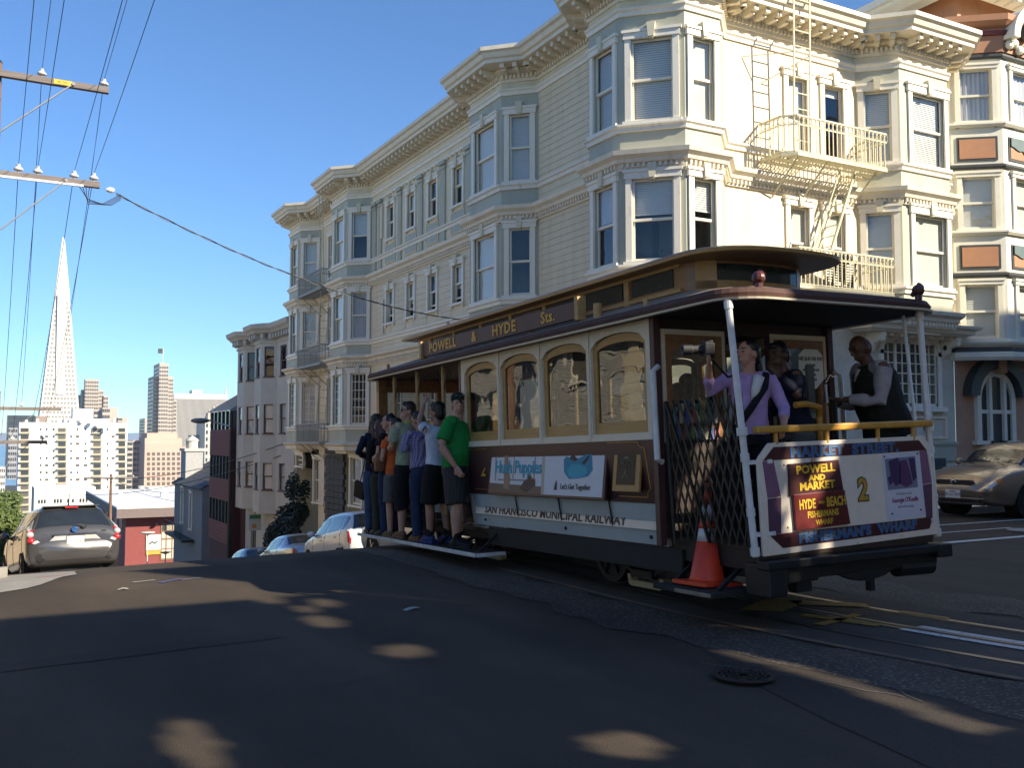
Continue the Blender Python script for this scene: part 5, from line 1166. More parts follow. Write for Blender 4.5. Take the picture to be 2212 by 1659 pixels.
MB().bar(T1(2.85,-.66,7.6),T1(1.78,-.66,5.2),.025).build('stair_rail',M_IRON,lo_,world=True)
rb_=MB(); rb_.bar(T1(3.0,-.3,7.7),T1(3.9,-.3,8.25),.02); rb_.bar(T1(3.0,-.3,7.5),T1(3.9,-.3,8.1),.02); rb_.build('inner_rail',M_IRON,FE1,world=True)
FE2,T2=fire_escape('fire_escape','cream iron fire escape balcony just above the cable car roof','' or F_WC,1.2,4.15,4.72,.95,M_IRON,False)
FE2['label']='lower cream fire escape balcony with plant shelf just above the cable car roof'; FE1['label']='upper cream iron fire escape balcony with roof ladder and stair on the sunny front'
ps_=thing('shutter_stack','stack of dark louvred panels leaning on the lower fire escape balcony','shutters',tuple(T2(2.9,-.45,4.75)))
for k in range(3):
    b=MB()
    for s in(-.16,.16): b.box(s-.02,s+.02,-.02,.02,0,.78)
    o=b.build('louvre_frame',M_BLACK,ps_,Matrix.Translation((k*.36-.35,.05*k,.02))@Matrix.Rotation(R(12),4,'X'))
    for j in range(13): MB().box(-.14,.14,-.03,.02,.03+j*.058,.055+j*.058).build('louvre',M_BLACK,o)
for k in range(3): tag(MB().ball((0,0,0),(.11,.11,.12),9,7).build('pot_ball',M_BLACK,ps_,Matrix.Translation((k*.2-.25,-.2,.78))),None)
# fire escape on the shaded side street
F_SF=fr(12,38.8,-R(90))
for z,lb in((4.35,'thin grey fire escape balcony on the shaded side street, upper of two'),(1.28,'thin grey fire escape balcony on the shaded side street, lower of two'),(7.3,'topmost thin fire escape balcony between the far shaded bays')):
    f_,T3=fire_escape('fire_escape',lb,F_SF,-.15,3.1,z,.95,mat('grey_iron_paint',(.33,.32,.28),.6,.1,9),False,rh=.75)
    if z<7: ladder(f_,T3(1.7,-.7,z),T3(1.7,-.35,z),T3(2.3,-.7,z+3.0),T3(2.3,-.35,z+3.0),.3,m=M_IRON)
    else: ladder(f_,T3(2.0,-.6,z),T3(2.4,-.6,z),T3(2.0,-.75,z+4.4),T3(2.4,-.75,z+4.4),.34,m=M_IRON)
# ================================================================ DISTANT CITY
_f=(math.sin(YAW)*math.cos(PITCH),math.cos(YAW)*math.cos(PITCH),math.sin(PITCH)); FWV=Vector(_f); RTV=Vector((math.cos(YAW),-math.sin(YAW),0)); UPV=RTV.cross(FWV)
def at(px,py,dist):
    """point at a given depth along a direction measured on the photograph"""
    return Vector((0,0,CAM_H))+(FWV+RTV*((px-1105.5)/2060)+UPV*((829.5-py)/2060))*dist
def c2(x,y): return x*.31755,489.2+y*.31755
M_TWR=mat('tower_stone',(.42,.365,.31),.8,.05,.05); M_TWW=mat('white_quartz',(.62,.60,.56),.8,.04,.05); M_DWIN=mat('dark_window',(.05,.055,.06),.25,.3,.3); M_DWIN2=mat('bronze_window',(.12,.11,.10),.3,.2,.3)
M_PINK=mat('pink_stone',(.52,.36,.29),.85,.05,.1); M_WAPT=mat('white_apartment_paint',(.78,.76,.70),.8,.04,.1); M_BEIGE=mat('beige_balcony',(.50,.44,.30),.8,.1,.3); M_GLT=mat('dark_glass_tower',(.05,.065,.085),.2,.2,.1)
def cbox(root,name,x0,x1,ytop,ybot,dist,depth,m,src=c2):
    """upright block facing the street grid; returns its front frame, width, height"""
    a=at(*src(x0,ytop),dist); b=at(*src(x1,ytop),dist); Y=(a.y+b.y)/2
    X0=a.x*Y/a.y; X1=b.x*Y/b.y; zt=(a.z+b.z)/2; zb=at(*src(x0,ybot),dist).z
    o=MB().box(X0,X1,Y,Y+depth,zb,zt).build(name,m,root,world=True)
    return o,Matrix.Translation((X0,Y,zb)),X1-X0,zt-zb
def grid(root,name,M,L,H,nx,nz,fw,fh,m,d=.25,kind=True,skip=None,x0=0,z0=0):
    b=MB()
    for i in range(nx):
        for j in range(nz):
            if skip and skip(i,j): continue
            u=x0+(i+.5)*L/nx; z=z0+(j+.5)*H/nz; b.box(u-fw*L/nx/2,u+fw*L/nx/2,-d,0,z-fh*H/nz/2,z+fh*H/nz/2)
    o=b.build(name,m,root,M,world=True)
    if kind: o['kind']='stuff'
    return o
def side(M,depth): return M@Matrix.Translation((0,depth,0))@Matrix.Rotation(-R(90),4,'Z')
def city(name,label,pos): return thing(name,label,'building',tuple(pos))
# pyramid tower
D=900; apex=at(*c2(432,75),D); bl=at(*c2(266,1300),D); br_=at(*c2(541,1300),D)
PT=city('pyramid_tower','tall white pyramid skyscraper with a needle spire on the left skyline',at(*c2(405,1300),D))
zb,zt=bl.z,apex.z; cx,cy=apex.x,apex.y; w0=(br_.x-bl.x)/2*1.0; zB=zb-90
def pw(z): return .9+(w0-.9)*(zt-z)/(zt-zb)
def pring(z,e=0): w=pw(z)+e; return [Vector((cx-w,cy-w,z)),Vector((cx+w,cy-w,z)),Vector((cx+w,cy+w,z)),Vector((cx-w,cy+w,z))]
zs_=at(*c2(432,490),D).z
MB().loft([pring(zB),pring(zs_)]).build('shaft',M_TWW,PT,world=True); MB().loft([pring(zs_,.25),pring(zt)]).build('spire',M_TWW,PT,world=True)
b=MB(); z1=zs_+2; zw=at(*c2(432,1150),D).z; wv=at(*c2(450,800),D).x-at(*c2(400,800),D).x
b.add([(cx-wv/2-1,cy-pw(zw)-1.0,zw),(cx+wv/2,cy-pw(zw)-1.0,zw),(cx+wv/2,cy-pw(z1)-2.5,z1),(cx-wv/2-1,cy-pw(z1)-2.5,z1),(cx-wv/2-1,cy,zw),(cx+wv/2,cy,zw),(cx+wv/2,cy,z1),(cx-wv/2-1,cy,z1)],[(0,1,2,3),(4,0,3,7),(1,5,6,2),(3,2,6,7),(5,4,7,6),(0,4,5,1)]); b.build('elevator_wing',M_TWW,PT,world=True)
pwn=MB(); nfl=27; ztop_=at(*c2(432,530),D).z; zlow=at(*c2(432,1330),D).z
for k in range(nfl):
    z=zlow+(ztop_-zlow)*k/(nfl-1); w=pw(z); n=max(2,int(w*2/3.0)); fh=(ztop_-zlow)/(nfl-1)*.42
    for i in range(n):
        u=-w+1.2+(2*w-2.4)*(i+.5)/n; hw=(2*w-2.4)/n*.32
        if z>zw and -wv/2-1.8<u<wv/2+.8: continue
        pwn.box(cx+u-hw,cx+u+hw,cy-w-.35,cy-w+.5,z-fh/2,z+fh/2)
    for i in range(n): 
        u=-w+1.2+(2*w-2.4)*(i+.5)/n; hw=(2*w-2.4)/n*.32; pwn.box(cx-w-.35,cx-w+.5,cy+u-hw,cy+u+hw,z-fh/2,z+fh/2)
tag(pwn.build('windows',mat('pyramid_window',(.27,.25,.22),.4,.1,.3),PT,world=True),kind='stuff')
# stepped towers
def stepped(label,blocks,dist,depth,fl,cols,base):
    x,y=blocks[0][0],blocks[0][2]; t=city('office_tower',label,at(*c2((blocks[0][0]+blocks[0][1])/2,base),dist))
    for k,(x0,x1,yt,dd) in enumerate(blocks):
        o,M,L,H=cbox(t,'tower_block',x0,x1,yt,base,dist+dd,depth,M_TWR)
        nz=max(1,int((base-yt)/fl)); nx=max(1,round((x1-x0)/cols))
        grid(t,'windows',M,L,H*.97,nx,nz,.72,.5,M_DWIN2); grid(t,'windows',side(M,depth),depth,H*.97,4,nz,.8,.5,M_DWIN)
    return t
stepped('brown stepped office tower just right of the pyramid skyscraper',[(580,672,1040,0),(556,705,1112,6),(705,737,1152,10),(537,556,1146,14)],1050,16,26,15,1300)
t2=stepped('tallest brown stepped office tower with a flag on its roof',[(1085,1147,930,0),(1045,1180,1020,6),(1180,1202,1178,12)],980,40,26.5,15,1480)
fp=at(*c2(1107,930),985); MB().cyl(fp,fp+Vector((0,0,16)),.4,n=6).build('flag_pole',M_TWW,t2,world=True); MB().box(fp.x-5,fp.x,fp.y,fp.y+.3,fp.z+10,fp.z+15).build('flag',M_DWIN,t2,world=True)
t3=city('low_tower','low dark block standing left of the flagged brown tower',at(*c2(970,1450),960)); o,M,L,H=cbox(t3,'tower_block',985,1000,1305,1480,960,40,M_TWR); grid(t3,'windows',side(M,40),40,H,5,8,.8,.5,M_DWIN)
# striped slab
t4=city('striped_tower','broad pale office slab with fine vertical stripes right of the brown tower',at(*c2(1360,1500),1150)); o,M,L,H=cbox(t4,'slab',1182,1548,1140,1600,1150,40,M_TWW)
tag(grid(t4,'window_strips',M,L,H*.925,48,1,.55,1,M_DWIN2),kind='stuff'); cbox(t4,'roof_plant',1308,1375,1112,1142,1160,20,M_TWW)
t5=city('spire_tower','thin pale spire rising at the right end of the striped slab',at(*c2(1536,1300),1300)); a=at(*c2(1536,1090),1300); MB().tube([a+Vector((0,0,-130)),a+Vector((0,0,-40)),a],[7,5,.3],6).build('spire',M_TWW,t5,world=True)
# low dark blocks around
t6=city('office_block','low grey stepped office block below the brown stepped tower',at(*c2(740,1330),800)); 
for x0,x1,yt in((640,695,1250),(697,800,1232),(800,866,1300)):
    o,M,L,H=cbox(t6,'block',x0,x1,yt,1400,800,25,M_TWR); grid(t6,'windows',M,L*.5,H,4,4,.7,.5,M_DWIN)
t7=city('glass_block','dark glass office block at the left edge behind the white apartments',at(*c2(140,1500),600)); o,M,L,H=cbox(t7,'block',50,240,1285,1700,600,40,M_GLT); grid(t7,'windows',M,L,H,12,12,.85,.6,M_DWIN)
o,M,L,H=cbox(t7,'lower_block',60,150,1370,1720,560,20,mat('grey_block',(.28,.29,.31),.7,.1,.2)); grid(t7,'windows',M,L,H,6,9,.6,.5,M_DWIN)
t7=city('pale_block','pale low block at the far left edge beyond the tree',at(*c2(15,1650),500)); o,M,L,H=cbox(t7,'block',-60,38,1640,1900,500,20,M_TWW); grid(t7,'windows',M,L,H,7,6,.5,.5,M_DWIN,kind=True)
# pink building
t8=city('pink_building','pink stone office building with rows of square windows and stepped top',at(*c2(1110,1700),640))
o,M,L,H=cbox(t8,'main_block',985,1240,1478,1790,640,40,M_PINK); cbox(t8,'upper_block',1000,1205,1405,1480,650,30,M_PINK); cbox(t8,'shoulder',1240,1275,1500,1790,655,25,M_PINK); cbox(t8,'step',985,1238,1440,1482,646,30,M_PINK)
wm=None
for i in range(7):
    for j in range(7):
        a=at(*c2(1010+34*i,1548+33.5*j),640); u=a.x*(M.translation.y/a.y); z=a.z
        if wm is None: wm=MB().box(-.95,.95,-.15,0,-1.05,1.05).mesh('window')
        place('window',wm,M_DWIN2,t8,Matrix.Translation((u,M.translation.y,z)),world=True)
o,M,L,H=cbox(t8,'west_wing',905,985,1455,1790,660,30,M_PINK); grid(t8,'windows',M,L,H,3,9,.8,.45,M_DWIN2)
t9=city('brown_block','narrow brown banded block between the white apartments and pink building',at(*c2(890,1700),600)); o,M,L,H=cbox(t9,'block',868,905,1460,1790,600,30,M_TWR); grid(t9,'windows',side(M,30),30,H,2,9,.85,.5,M_DWIN); grid(t9,'windows',M,L,H,1,9,.85,.5,M_DWIN)
# white apartment tower with balconies
t10=city('white_apartments','big sunlit white apartment tower with columns of beige balconies',at(*c2(500,1900),380)); Dw=380
o,M,L,H=cbox(t10,'main_wall',132,868,1335,2050,Dw,22,M_WAPT); cbox(t10,'penthouse',497,635,1240,1340,Dw+4,10,M_WAPT); cbox(t10,'roof_house',437,745,1308,1340,Dw+4,12,M_WAPT); cbox(t10,'roof_tank',246,330,1290,1340,Dw+4,8,mat('brown_plant',(.25,.19,.16),.8,.1,.5))
for k in range(9): 
    a=at(*c2(180+75*k,1332),Dw); MB().box(a.x-.5,a.x+.5,a.y,a.y+2,a.z-.3,a.z+.9+(k*7%3)*.4).build('roof_vent',M_WAPT,t10,world=True)
YW=M.translation.y
def wxy(x,y): a=at(*c2(x,y),Dw); return a.x*YW/a.y,CAM_H+(a.z-CAM_H)*YW/a.y
wmesh={}
for row in range(12):
    y=1385+49*row
    for x0,x1 in((390,452),(630,690),(802,855),(136,200)):
        (u0,z0),(u1,z1)=wxy(x0,y+16),wxy(x1,y-16)
        w=u1-u0;h=z1-z0; key=(x0,round(h,1))
        if key not in wmesh: wmesh[key]=(MB().box(0,w,-.2,0,0,h).mesh('recess'),MB().box(-.3,w+.3,-1.3,0,-.5,-.15).mesh('balcony'),MB().box(w*.08,w*.92,-.26,-.2,h*.1,h*.9).mesh('window'),MB().box(-.1,w+.1,-1.25,-1.2,-.1,.75).mesh('rail'))
        a,b_,c_,d_=wmesh[key]; Mx=Matrix.Translation((u0,YW,z0))
        place('recess',a,M_BEIGE,t10,Mx,world=True); ob=place('balcony',b_,M_BEIGE,t10,Mx,world=True); place('window',c_,(M_DWIN if (row+x0)%3 else M_DWIN2),t10,Mx,world=True)
    for x,ww in((278,10),(318,22 if row%2 else 12),(365,14),(484,12),(528,26 if row%3 else 10),(582,24 if row%2 else 10),(732,10),(770,22 if row%3==1 else 0)):
        if (row*7+x)%5==4 or ww==0: continue
        (u0,z0),(u1,z1)=wxy(x-ww/2,y+2),wxy(x+ww/2,y-12); key=('w',ww)
        if key not in wmesh: wmesh[key]=MB().box(0,u1-u0,-.15,0,0,z1-z0).mesh('window')
        place('window',wmesh[key],M_DWIN2 if row%2 else M_DWIN,t10,Matrix.Translation((u0,YW,z0)),world=True)
# lower white building before it
def c3(x,y): return x*.2948,790.2+y*.2948
t11=city('white_house','low white flat roofed house with small paired windows behind the parked hatchback',at(*c3(450,1050),200)); o,M,L,H=cbox(t11,'wall',252,700,892,1150,200,14,M_WAPT,src=c3); YH=M.translation.y
MB().box(M.translation.x-.02,M.translation.x+.0,YH+.3,YH+14,M.translation.z,M.translation.z+H-.2).build('side_wall',M_STU,t11,world=True)
for x in(287,308,329,403,424,447,500,535,590,612,635):
    (a,b_)=(at(*c3(x-7,1003),200),at(*c3(x+7,976),200)); u0=a.x*YH/a.y;u1=b_.x*YH/b_.y; MB().box(u0,u1,-.1+YH,YH,a.z,b_.z).build('window',M_DWIN,t11,world=True)
t12=city('white_shed','white rooftop block behind the flat roofed red hall',at(*c3(1200,935),260)); cbox(t12,'wall',1095,1310,893,960,260,8,M_WAPT,src=c3); cbox(t12,'low_wall',985,1100,912,960,258,6,M_WAPT,src=c3)
p_=at(*c3(1030,880),258); MB().cyl(p_+Vector((0,0,-6)),p_+Vector((0,0,0)),.8,n=8).build('vent_pipe',M_STU,t12,world=True)
t13=city('church_tower','pale grey ornate tower partly hidden behind the red shingled building',at(*c2(1430,1500),420)); o,M,L,H=cbox(t13,'tower',1395,1480,1330,1750,420,20,M_STU); grid(t13,'windows',M,L,H,3,9,.35,.5,M_DWIN); cbox(t13,'lower_tower',1335,1400,1420,1750,430,20,mat('blue_grey_block',(.16,.20,.25),.6,.1,.2))
for k in range(5): 
    a=at(*c2(1405+16*k,1330-30*(k%2)-20*(k>2)),425); MB().tube([a+Vector((0,0,-8)),a,a+Vector((0,0,4))],[1.8,1.4,.2],6).build('pinnacle',M_TWR,t13,world=True)
# bridge over the bay, faint
bg_=city('bay_bridge','faint grey suspension bridge over the bay between the towers',at(390,945,4200)); bg_['category']='bridge'
A=at(355,946,4200); B=at(425,946,4200)
q=MB(); q.bar(A,B,9,6); 
for k in range(9): p=A.lerp(B,k/8); q.bar(p,p+Vector((0,0,-28)),5)
q.bar(A+Vector((0,0,46)),B+Vector((0,0,8)),2.5); q.bar(A,A+Vector((0,0,46)),6); q.build('deck',M_STU,bg_,world=True)
# tree at the left edge, lit from behind the camera
def leafmass(name,label,c,r,n,s,m,seed,parent=None,flat_=None,clumps=14,trunk=None,group=None):
    rnd=random.Random(seed); mb=MB(); cl=[]
    for k in range(clumps):
        a=rnd.uniform(0,6.28); t=rnd.uniform(-1,1); q=math.sqrt(1-t*t)*rnd.uniform(.45,.85); cl.append((Vector((math.cos(a)*q*r[0],math.sin(a)*q*r[1],t*.7*r[2])),rnd.uniform(.28,.5)))
    for i in range(n):
        c0,cr_=rnd.choice(cl); d=Vector((rnd.gauss(0,1),rnd.gauss(0,1),rnd.gauss(0,1))).normalized()*rnd.uniform(.6,1)
        p=c0+Vector((d.x*r[0],d.y*r[1],d.z*r[2]))*cr_
        u=Vector((rnd.gauss(0,1),rnd.gauss(0,1),rnd.gauss(0,.6))).normalized(); v=u.orthogonal().normalized(); w=s*rnd.uniform(.6,1.3)
        mb.add([p-u*w,p+v*w*.45,p+u*w,p-v*w*.45],[(0,1,2,3)])
    return mb
M_LEAF=mat('leaf_green',(.05,.085,.02),.6,.35,.9,col2=(.11,.14,.035)); M_BARK=mat('bark',(.08,.06,.045),.9,.3,5); M_DLEAF=mat('dark_ivy_leaf',(.018,.03,.015),.6,.4,2)
for (px,py,dist,rx,rz,lb,sd) in((22,1125,95,2.6,3.0,'sunlit broadleaf street tree beyond the parked hatchback at left edge',3),(-15,1160,60,1.6,2.4,'smaller bushy tree at the left edge in front of the sunlit street tree',5),(60,1160,130,3.4,3.0,'low green tree peeping out behind the hatchback roof',9)):
    c_=at(px,py,dist); t=thing('street_tree',lb,'tree',(c_.x,c_.y,c_.z-rz-4),group='street trees down the hill')
    leafmass('crown','',None,(rx,rx,rz),4200,.20*dist/95+.05,None,sd).build('crown',M_LEAF,t,Matrix.Translation((0,0,rz+4)))
    MB().tube([(0,0,0),(.1,0,rz+2),(0,0,rz+4.5)],[.28,.2,.1],8).build('trunk',M_BARK,t)
# dark climbing bush against the grey building
bp=thing('ivy_bush','large dark ivy bush leaning on the grey stucco building above the parked sedan','bush',(11.3,41.6,G(11,41.6)+.1))
leafmass('','',None,(.75,1.7,1.7),5200,.09,None,21,clumps=22).build('foliage',M_DLEAF,bp,Matrix.Translation((.1,0,2.2))); leafmass('','',None,(.5,.8,1.2),1800,.09,None,22,clumps=9).build('foliage',M_DLEAF,bp,Matrix.Translation((.25,-1.1,3.9))); MB().tube([(.4,0,-.4),(.3,.2,1.5),(.4,-.5,3.5)],[.12,.09,.05],7).build('stem',M_BARK,bp)
# ================================================================ VEHICLES
def cr(p0,p1,p2,p3,t): return .5*((2*p1)+(p2-p0)*t+(2*p0-5*p1+4*p2-p3)*t*t+(3*p1-p0-3*p2+p3)*t*t*t)
class Shell:
    """smooth car body: stations along y (rear 0, front L), half profile from floor to roof"""
    def __init__(s,st):
        s.P=[]
        for (y,zb,wl,zm,wb,zbelt,wr,zt) in st:
            s.P.append([Vector(p) for p in((0,y,zb),(wl*.85,y,zb),(wl,y,zb+.10),(wb,y,zm),(wb*.985,y,zbelt),((wb*.985+wr)/2+.012,y,(zbelt+zt-.06)/2),(wr,y,zt-.055),(wr*.72,y,zt-.004),(0,y,zt+.012))])
        s.n=len(st); s.m=9
    def at(s,j,k,sx=1,off=0):
        def g(j,k):
            jj=min(max(int(j),0),s.n-2); t=j-jj
            def row(q):
                q=min(max(q,0),s.n-1); kk=min(max(int(k),0),s.m-2); u=k-kk; a=s.P[q]; return cr(a[max(kk-1,0)],a[kk],a[kk+1],a[min(kk+2,s.m-1)],u)
            return cr(row(jj-1),row(jj),row(jj+1),row(jj+2),t)
        p=g(j,k)
        if off:
            e=.05; a=g(min(j+e,s.n-1),k)-g(max(j-e,0),k); b=g(j,min(k+e,s.m-1))-g(j,max(k-e,0)); n=b.cross(a)
            if n.length>1e-9: n.normalize(); p=p+n*off*(-1)
        return Vector((p.x*sx,p.y,p.z))
    def patch(s,j0,j1,k0,k1,sx=1,off=.006,nj=6,nk=4,fn=None):
        mb=MB(); rows=[]
        for i in range(nj+1):
            rows.append([s.at(*( (j0+(j1-j0)*i/nj,k0+(k1-k0)*q/nk) if fn is None else fn(i/nj,q/nk)),sx,off) for q in range(nk+1)])
        for i in range(nj):
            for q in range(nk):
                f=(rows[i][q],rows[i+1][q],rows[i+1][q+1],rows[i][q+1]); mb.quad(*(f if sx>0 else f[::-1]))
        return mb
    def body(s,nj=4,nk=3):
        mb=MB(); rings=[]
        for a in range((s.n-1)*nj+1):
            j=a/nj; half=[s.at(j,b/nk) for b in range((s.m-1)*nk+1)]
            rings.append(half+[Vector((-p.x,p.y,p.z)) for p in half[-2:0:-1]])
        mb.loft(rings); return mb
SED=[(0,.36,.60,.55,.66,.76,.60,.82),(.10,.26,.74,.55,.79,.87,.68,.95),(.55,.22,.80,.55,.835,.90,.70,1.0),(.95,.20,.81,.55,.845,.91,.66,1.03),(1.5,.20,.81,.55,.845,.92,.56,1.335),(2.0,.20,.81,.55,.845,.92,.56,1.385),(2.5,.20,.81,.55,.845,.91,.565,1.375),(2.85,.20,.81,.55,.845,.90,.60,1.29),(3.35,.20,.81,.55,.84,.87,.66,.98),(3.9,.22,.79,.52,.825,.80,.68,.88),(4.22,.25,.74,.50,.79,.68,.64,.76),(4.36,.30,.66,.48,.71,.58,.56,.64),(4.42,.36,.55,.47,.60,.52,.45,.55)]
HAT=[(0,.36,.60,.52,.66,.62,.60,.69),(.08,.27,.76,.52,.79,.70,.72,.80),(.15,.24,.79,.52,.825,.86,.72,.97),(.30,.22,.81,.52,.84,.91,.64,1.17),(.52,.21,.81,.52,.845,.93,.57,1.37),(.95,.20,.81,.52,.845,.92,.57,1.435),(1.6,.20,.81,.52,.845,.91,.575,1.46),(2.2,.20,.81,.52,.845,.90,.585,1.44),(2.65,.20,.81,.52,.845,.90,.61,1.30),(3.15,.20,.80,.52,.84,.88,.68,1.0),(3.6,.22,.77,.52,.81,.80,.66,.86),(3.88,.27,.68,.50,.73,.66,.58,.73),(3.97,.36,.55,.48,.60,.55,.46,.6)]
M_CARGL=mat('car_window_dark',(.018,.022,.026),.05,.2,3,spec=.9); M_TRED=mat('tail_lens_red',(.45,.015,.02),.15,.15,20,coat=1); M_CLEAR=mat('clear_lens',(.6,.6,.6),.1,.1,20,metal=.4); M_AMB=mat('amber_lens',(.65,.22,.02),.2,.1,20); M_PLATE=mat('number_plate',(.7,.7,.68),.4,.03,20); M_PLUE=mat('plate_ink',(.05,.07,.2),.5,.1,20); M_BPL=mat('black_plastic',(.02,.02,.022),.6,.2,20); M_ARCH=mat('wheel_arch_black',(.006,.006,.006),.95,.1,5)
def paint(name,c,met=.55,rough=.32): return mat(name,c,rough,.04,3,metal=met,coat=.8)
def car(name,label,style,loc,yaw,pitch,pm,cat='car',detail=True):
    S_=Shell(SED if style=='sedan' else HAT); L=4.42 if style=='sedan' else 3.97
    t=thing(name,label,cat,loc,(pitch,0,yaw)); 
    bo=S_.body().build('body',pm,t,smooth=True)
    hx=style!='sedan'
    j0,j1=(3.9,8.0) if not hx else (3.6,8.6)
    for s in(-1,1):
        # side glass, pillar, mirror, handles, lights
        for a,b_ in(((4.05,5.45),(5.6,7.35)) if not hx else ((3.75,4.6),(4.75,6.2),(6.35,8.2))):
            S_.patch(a,b_,4.22,5.78,s,.006,8,4).build('side_window',M_CARGL,bo,smooth=True)
        mp=S_.at(7.3 if not hx else 8.1,4.3,s); mb=MB(); mb.ball((mp.x+s*.10,mp.y,mp.z+.05),(.10,.06,.075),10,8); mb.bar(mp,(mp.x+s*.06,mp.y,mp.z+.03),.04); mb.build('mirror',pm,t,smooth=True)
        for j in((5.2,6.6) if not hx else (5.2,6.9)):
            p=S_.at(j,3.75,s,.012); MB().box(p.x-.012,p.x+.012,p.y-.09,p.y+.09,p.z-.014,p.z+.014).build('handle',pm,bo)
        for j in((4.0,5.5,7.2) if not hx else (4.3,6.3,8.2)):
            q=MB(); ln=[S_.at(j+(.12 if k<4 else 0),k,s,.003) for k in (2.3,2.8,3.3,3.8,4.1)]
            for a,b_ in zip(ln,ln[1:]): q.bar(a,b_,.007,.004)
            q.build('door_gap',M_ARCH,bo)
    # wind-screen and rear glass
    wf=(7.15,8.0) if not hx else (8.15,9.0); wr=(3.1,3.9) if not hx else (2.05,3.8)
    for nm,(a,b_) in(('windscreen',wf),('rear_window',wr)):
        mb=MB()
        for s in(-1,1):
            pm_=S_.patch(a+.06,b_-.06,6.25,8,s,.008,8,5); mb.add(pm_.v,pm_.f)
        mb.build(nm,M_CARGL,bo,smooth=True)
    # wheels
    for y in((.78,3.42) if not hx else (.72,3.22)):
        for s in(-1,1):
            MB().cyl((s*.55,y,.31),(s*.846,y,.31),.35,n=28).build('wheel_arch',M_ARCH,bo)
            w=MB(); w.lathe([(.0,.56),(.22,.56),(.30,.57),(.31,.60),(.31,.80),(.295,.835),(.215,.845),(.205,.83)],(0,y,.30),32,'x')
            if s<0: w.v=[(-v[0],v[1],v[2]) for v in w.v]
            wo=w.build('wheel',M_RUBBER,t,smooth=False); r_=MB(); r_.lathe([(0,.842),(.05,.845),(.07,.835),(.205,.836)],(0,y,.30),28,'x')
            for k in range(5):
                a=k*1.2566; r_.bar((.85,y,.30),(.845,y+.2*math.cos(a),.30+.2*math.sin(a)),.05,.02)
            if s<0: r_.v=[(-v[0],v[1],v[2]) for v in r_.v]
            r_.build('rim',M_RIM,wo)
    return t,bo,S_
# --- grey hatchback parked downhill at the left
HP=math.atan(.158)
y0=20.2; M_GREY=paint('graphite_metallic',(.085,.083,.084),.45,.24)
hb_,hbo,HS=car('parked_hatchback','dark grey hatchback parked facing downhill at the left, lit from behind','hatch',(1.50,y0,G(1.50,y0)+.10),R(6),-HP,M_GREY)
hb_['label']='dark grey hatchback seen from behind, parked facing downhill at the left'
for s in(-1,1):
    lm=HS.patch(.75,2.2,4.15,5.95,s,.014,8,6).build('tail_light',M_TRED,hb_,smooth=True)
    c=HS.at(1.75,5.05,s,.012); MB().ball(c,(.068,.05,.06),14,10).build('reversing_lens',M_CLEAR,lm,smooth=True); c=HS.at(1.05,4.95,s,.012); MB().ball(c,(.07,.045,.055),14,10).build('brake_lens',M_TRED,lm,smooth=True)
    HS.patch(.45,.78,4.2,6.3,s,.016,4,6).build('lower_lens',M_CLEAR,lm,smooth=True); HS.patch(2.2,3.4,4.35,5.6,s,.012,5,5).build('upper_lens',M_CLEAR,lm,smooth=True)
hat=MB()   # hatch: plate recess, garnish, badge, wiper, spoiler
MB().prism([(-.42,.62),(.42,.62),(.46,.70),(.36,.80),(-.36,.80),(-.46,.70)],.015,.06).build('plate_recess',mat('satin_recess',(.40,.38,.37),.3,.05,6,metal=.8),hb_)
MB().box(-.38,.38,-.005,.06,.80,.835).build('hatch_garnish',M_CHROME,hb_,bevel=.006)
pl=MB().box(-.155,.155,0,.014,.635,.78).build('number_plate',M_PLATE,hb_); 
MB().box(-.165,.165,.002,.02,.625,.79).build('plate_frame',M_BPL,hb_)
MB().lathe([(0,.012),(.055,.012),(.062,0),(.05,-.004),(0,-.004)],n=24,axis='y').build('badge',mat('blue_badge',(.05,.16,.5),.15,.1,9,metal=.5),hb_,Matrix.Translation((0,.075,.91))@Matrix.Rotation(math.pi,4,'Z'))
rg=MB(); rg.tube([(.058*math.cos(a),0,.042*math.sin(a)) for a in [2*math.pi*i/20 for i in range(21)]],.006,5,cap=False); rg.tube([(.03*math.cos(a),0,.02+.018*math.sin(a)) for a in [2*math.pi*i/16 for i in range(17)]],.005,5,cap=False); rg.build('badge_ring',M_CHROME,hb_,Matrix.Translation((0,.058,.91)))
MB().tube([(.0,.10,1.0),(.08,.09,1.005),(.18,.095,.985),(.20,.07,.955)],.014,6).build('rear_wiper',M_BPL,hb_); MB().ball((.16,.10,.955),(.05,.03,.03),8,6).build('wiper_boss',M_BPL,hb_)
for k in range(6): MB().box(-.57+k*.045,-.545+k*.045,.09,.10,.83-.0,.85).build('lettering',M_CHROME,hb_)
for k in range(3): MB().box(.49+k*.03,.51+k*.03,.09,.10,.86,.88).build('lettering',M_CHROME,hb_)
MB().box(-.52,.52,.42,.62,1.385,1.415).build('roof_spoiler',M_GREY,hb_,bevel=.012); MB().box(-.12,.12,.40,.43,1.36,1.385).build('high_brake_light',M_TRED,hb_)
MB().tube([(0,.75,1.44),(0,.70,1.50),(0,.62,1.66)],[.02,.012,.005],6).build('aerial',M_BPL,hb_)
HS.patch(.02,.55,1.05,2.2,1,.010,4,6).build('bumper_valance',M_BPL,hb_,smooth=True); HS.patch(.02,.55,1.05,2.2,-1,.010,4,6).build('bumper_valance',M_BPL,hb_,smooth=True)
MB().box(-.70,-.50,-.0,.05,.40,.50).build('bumper_sticker',mat('orange_sticker',(.75,.33,.02),.5,.1,12),hb_,M=Matrix.Translation((0,.02,0))@Matrix.Rotation(R(-9),4,'Z'))
MB().box(-.55,.55,.3,.35,.16,.22).build('rear_axle',M_BLACK,hb_)
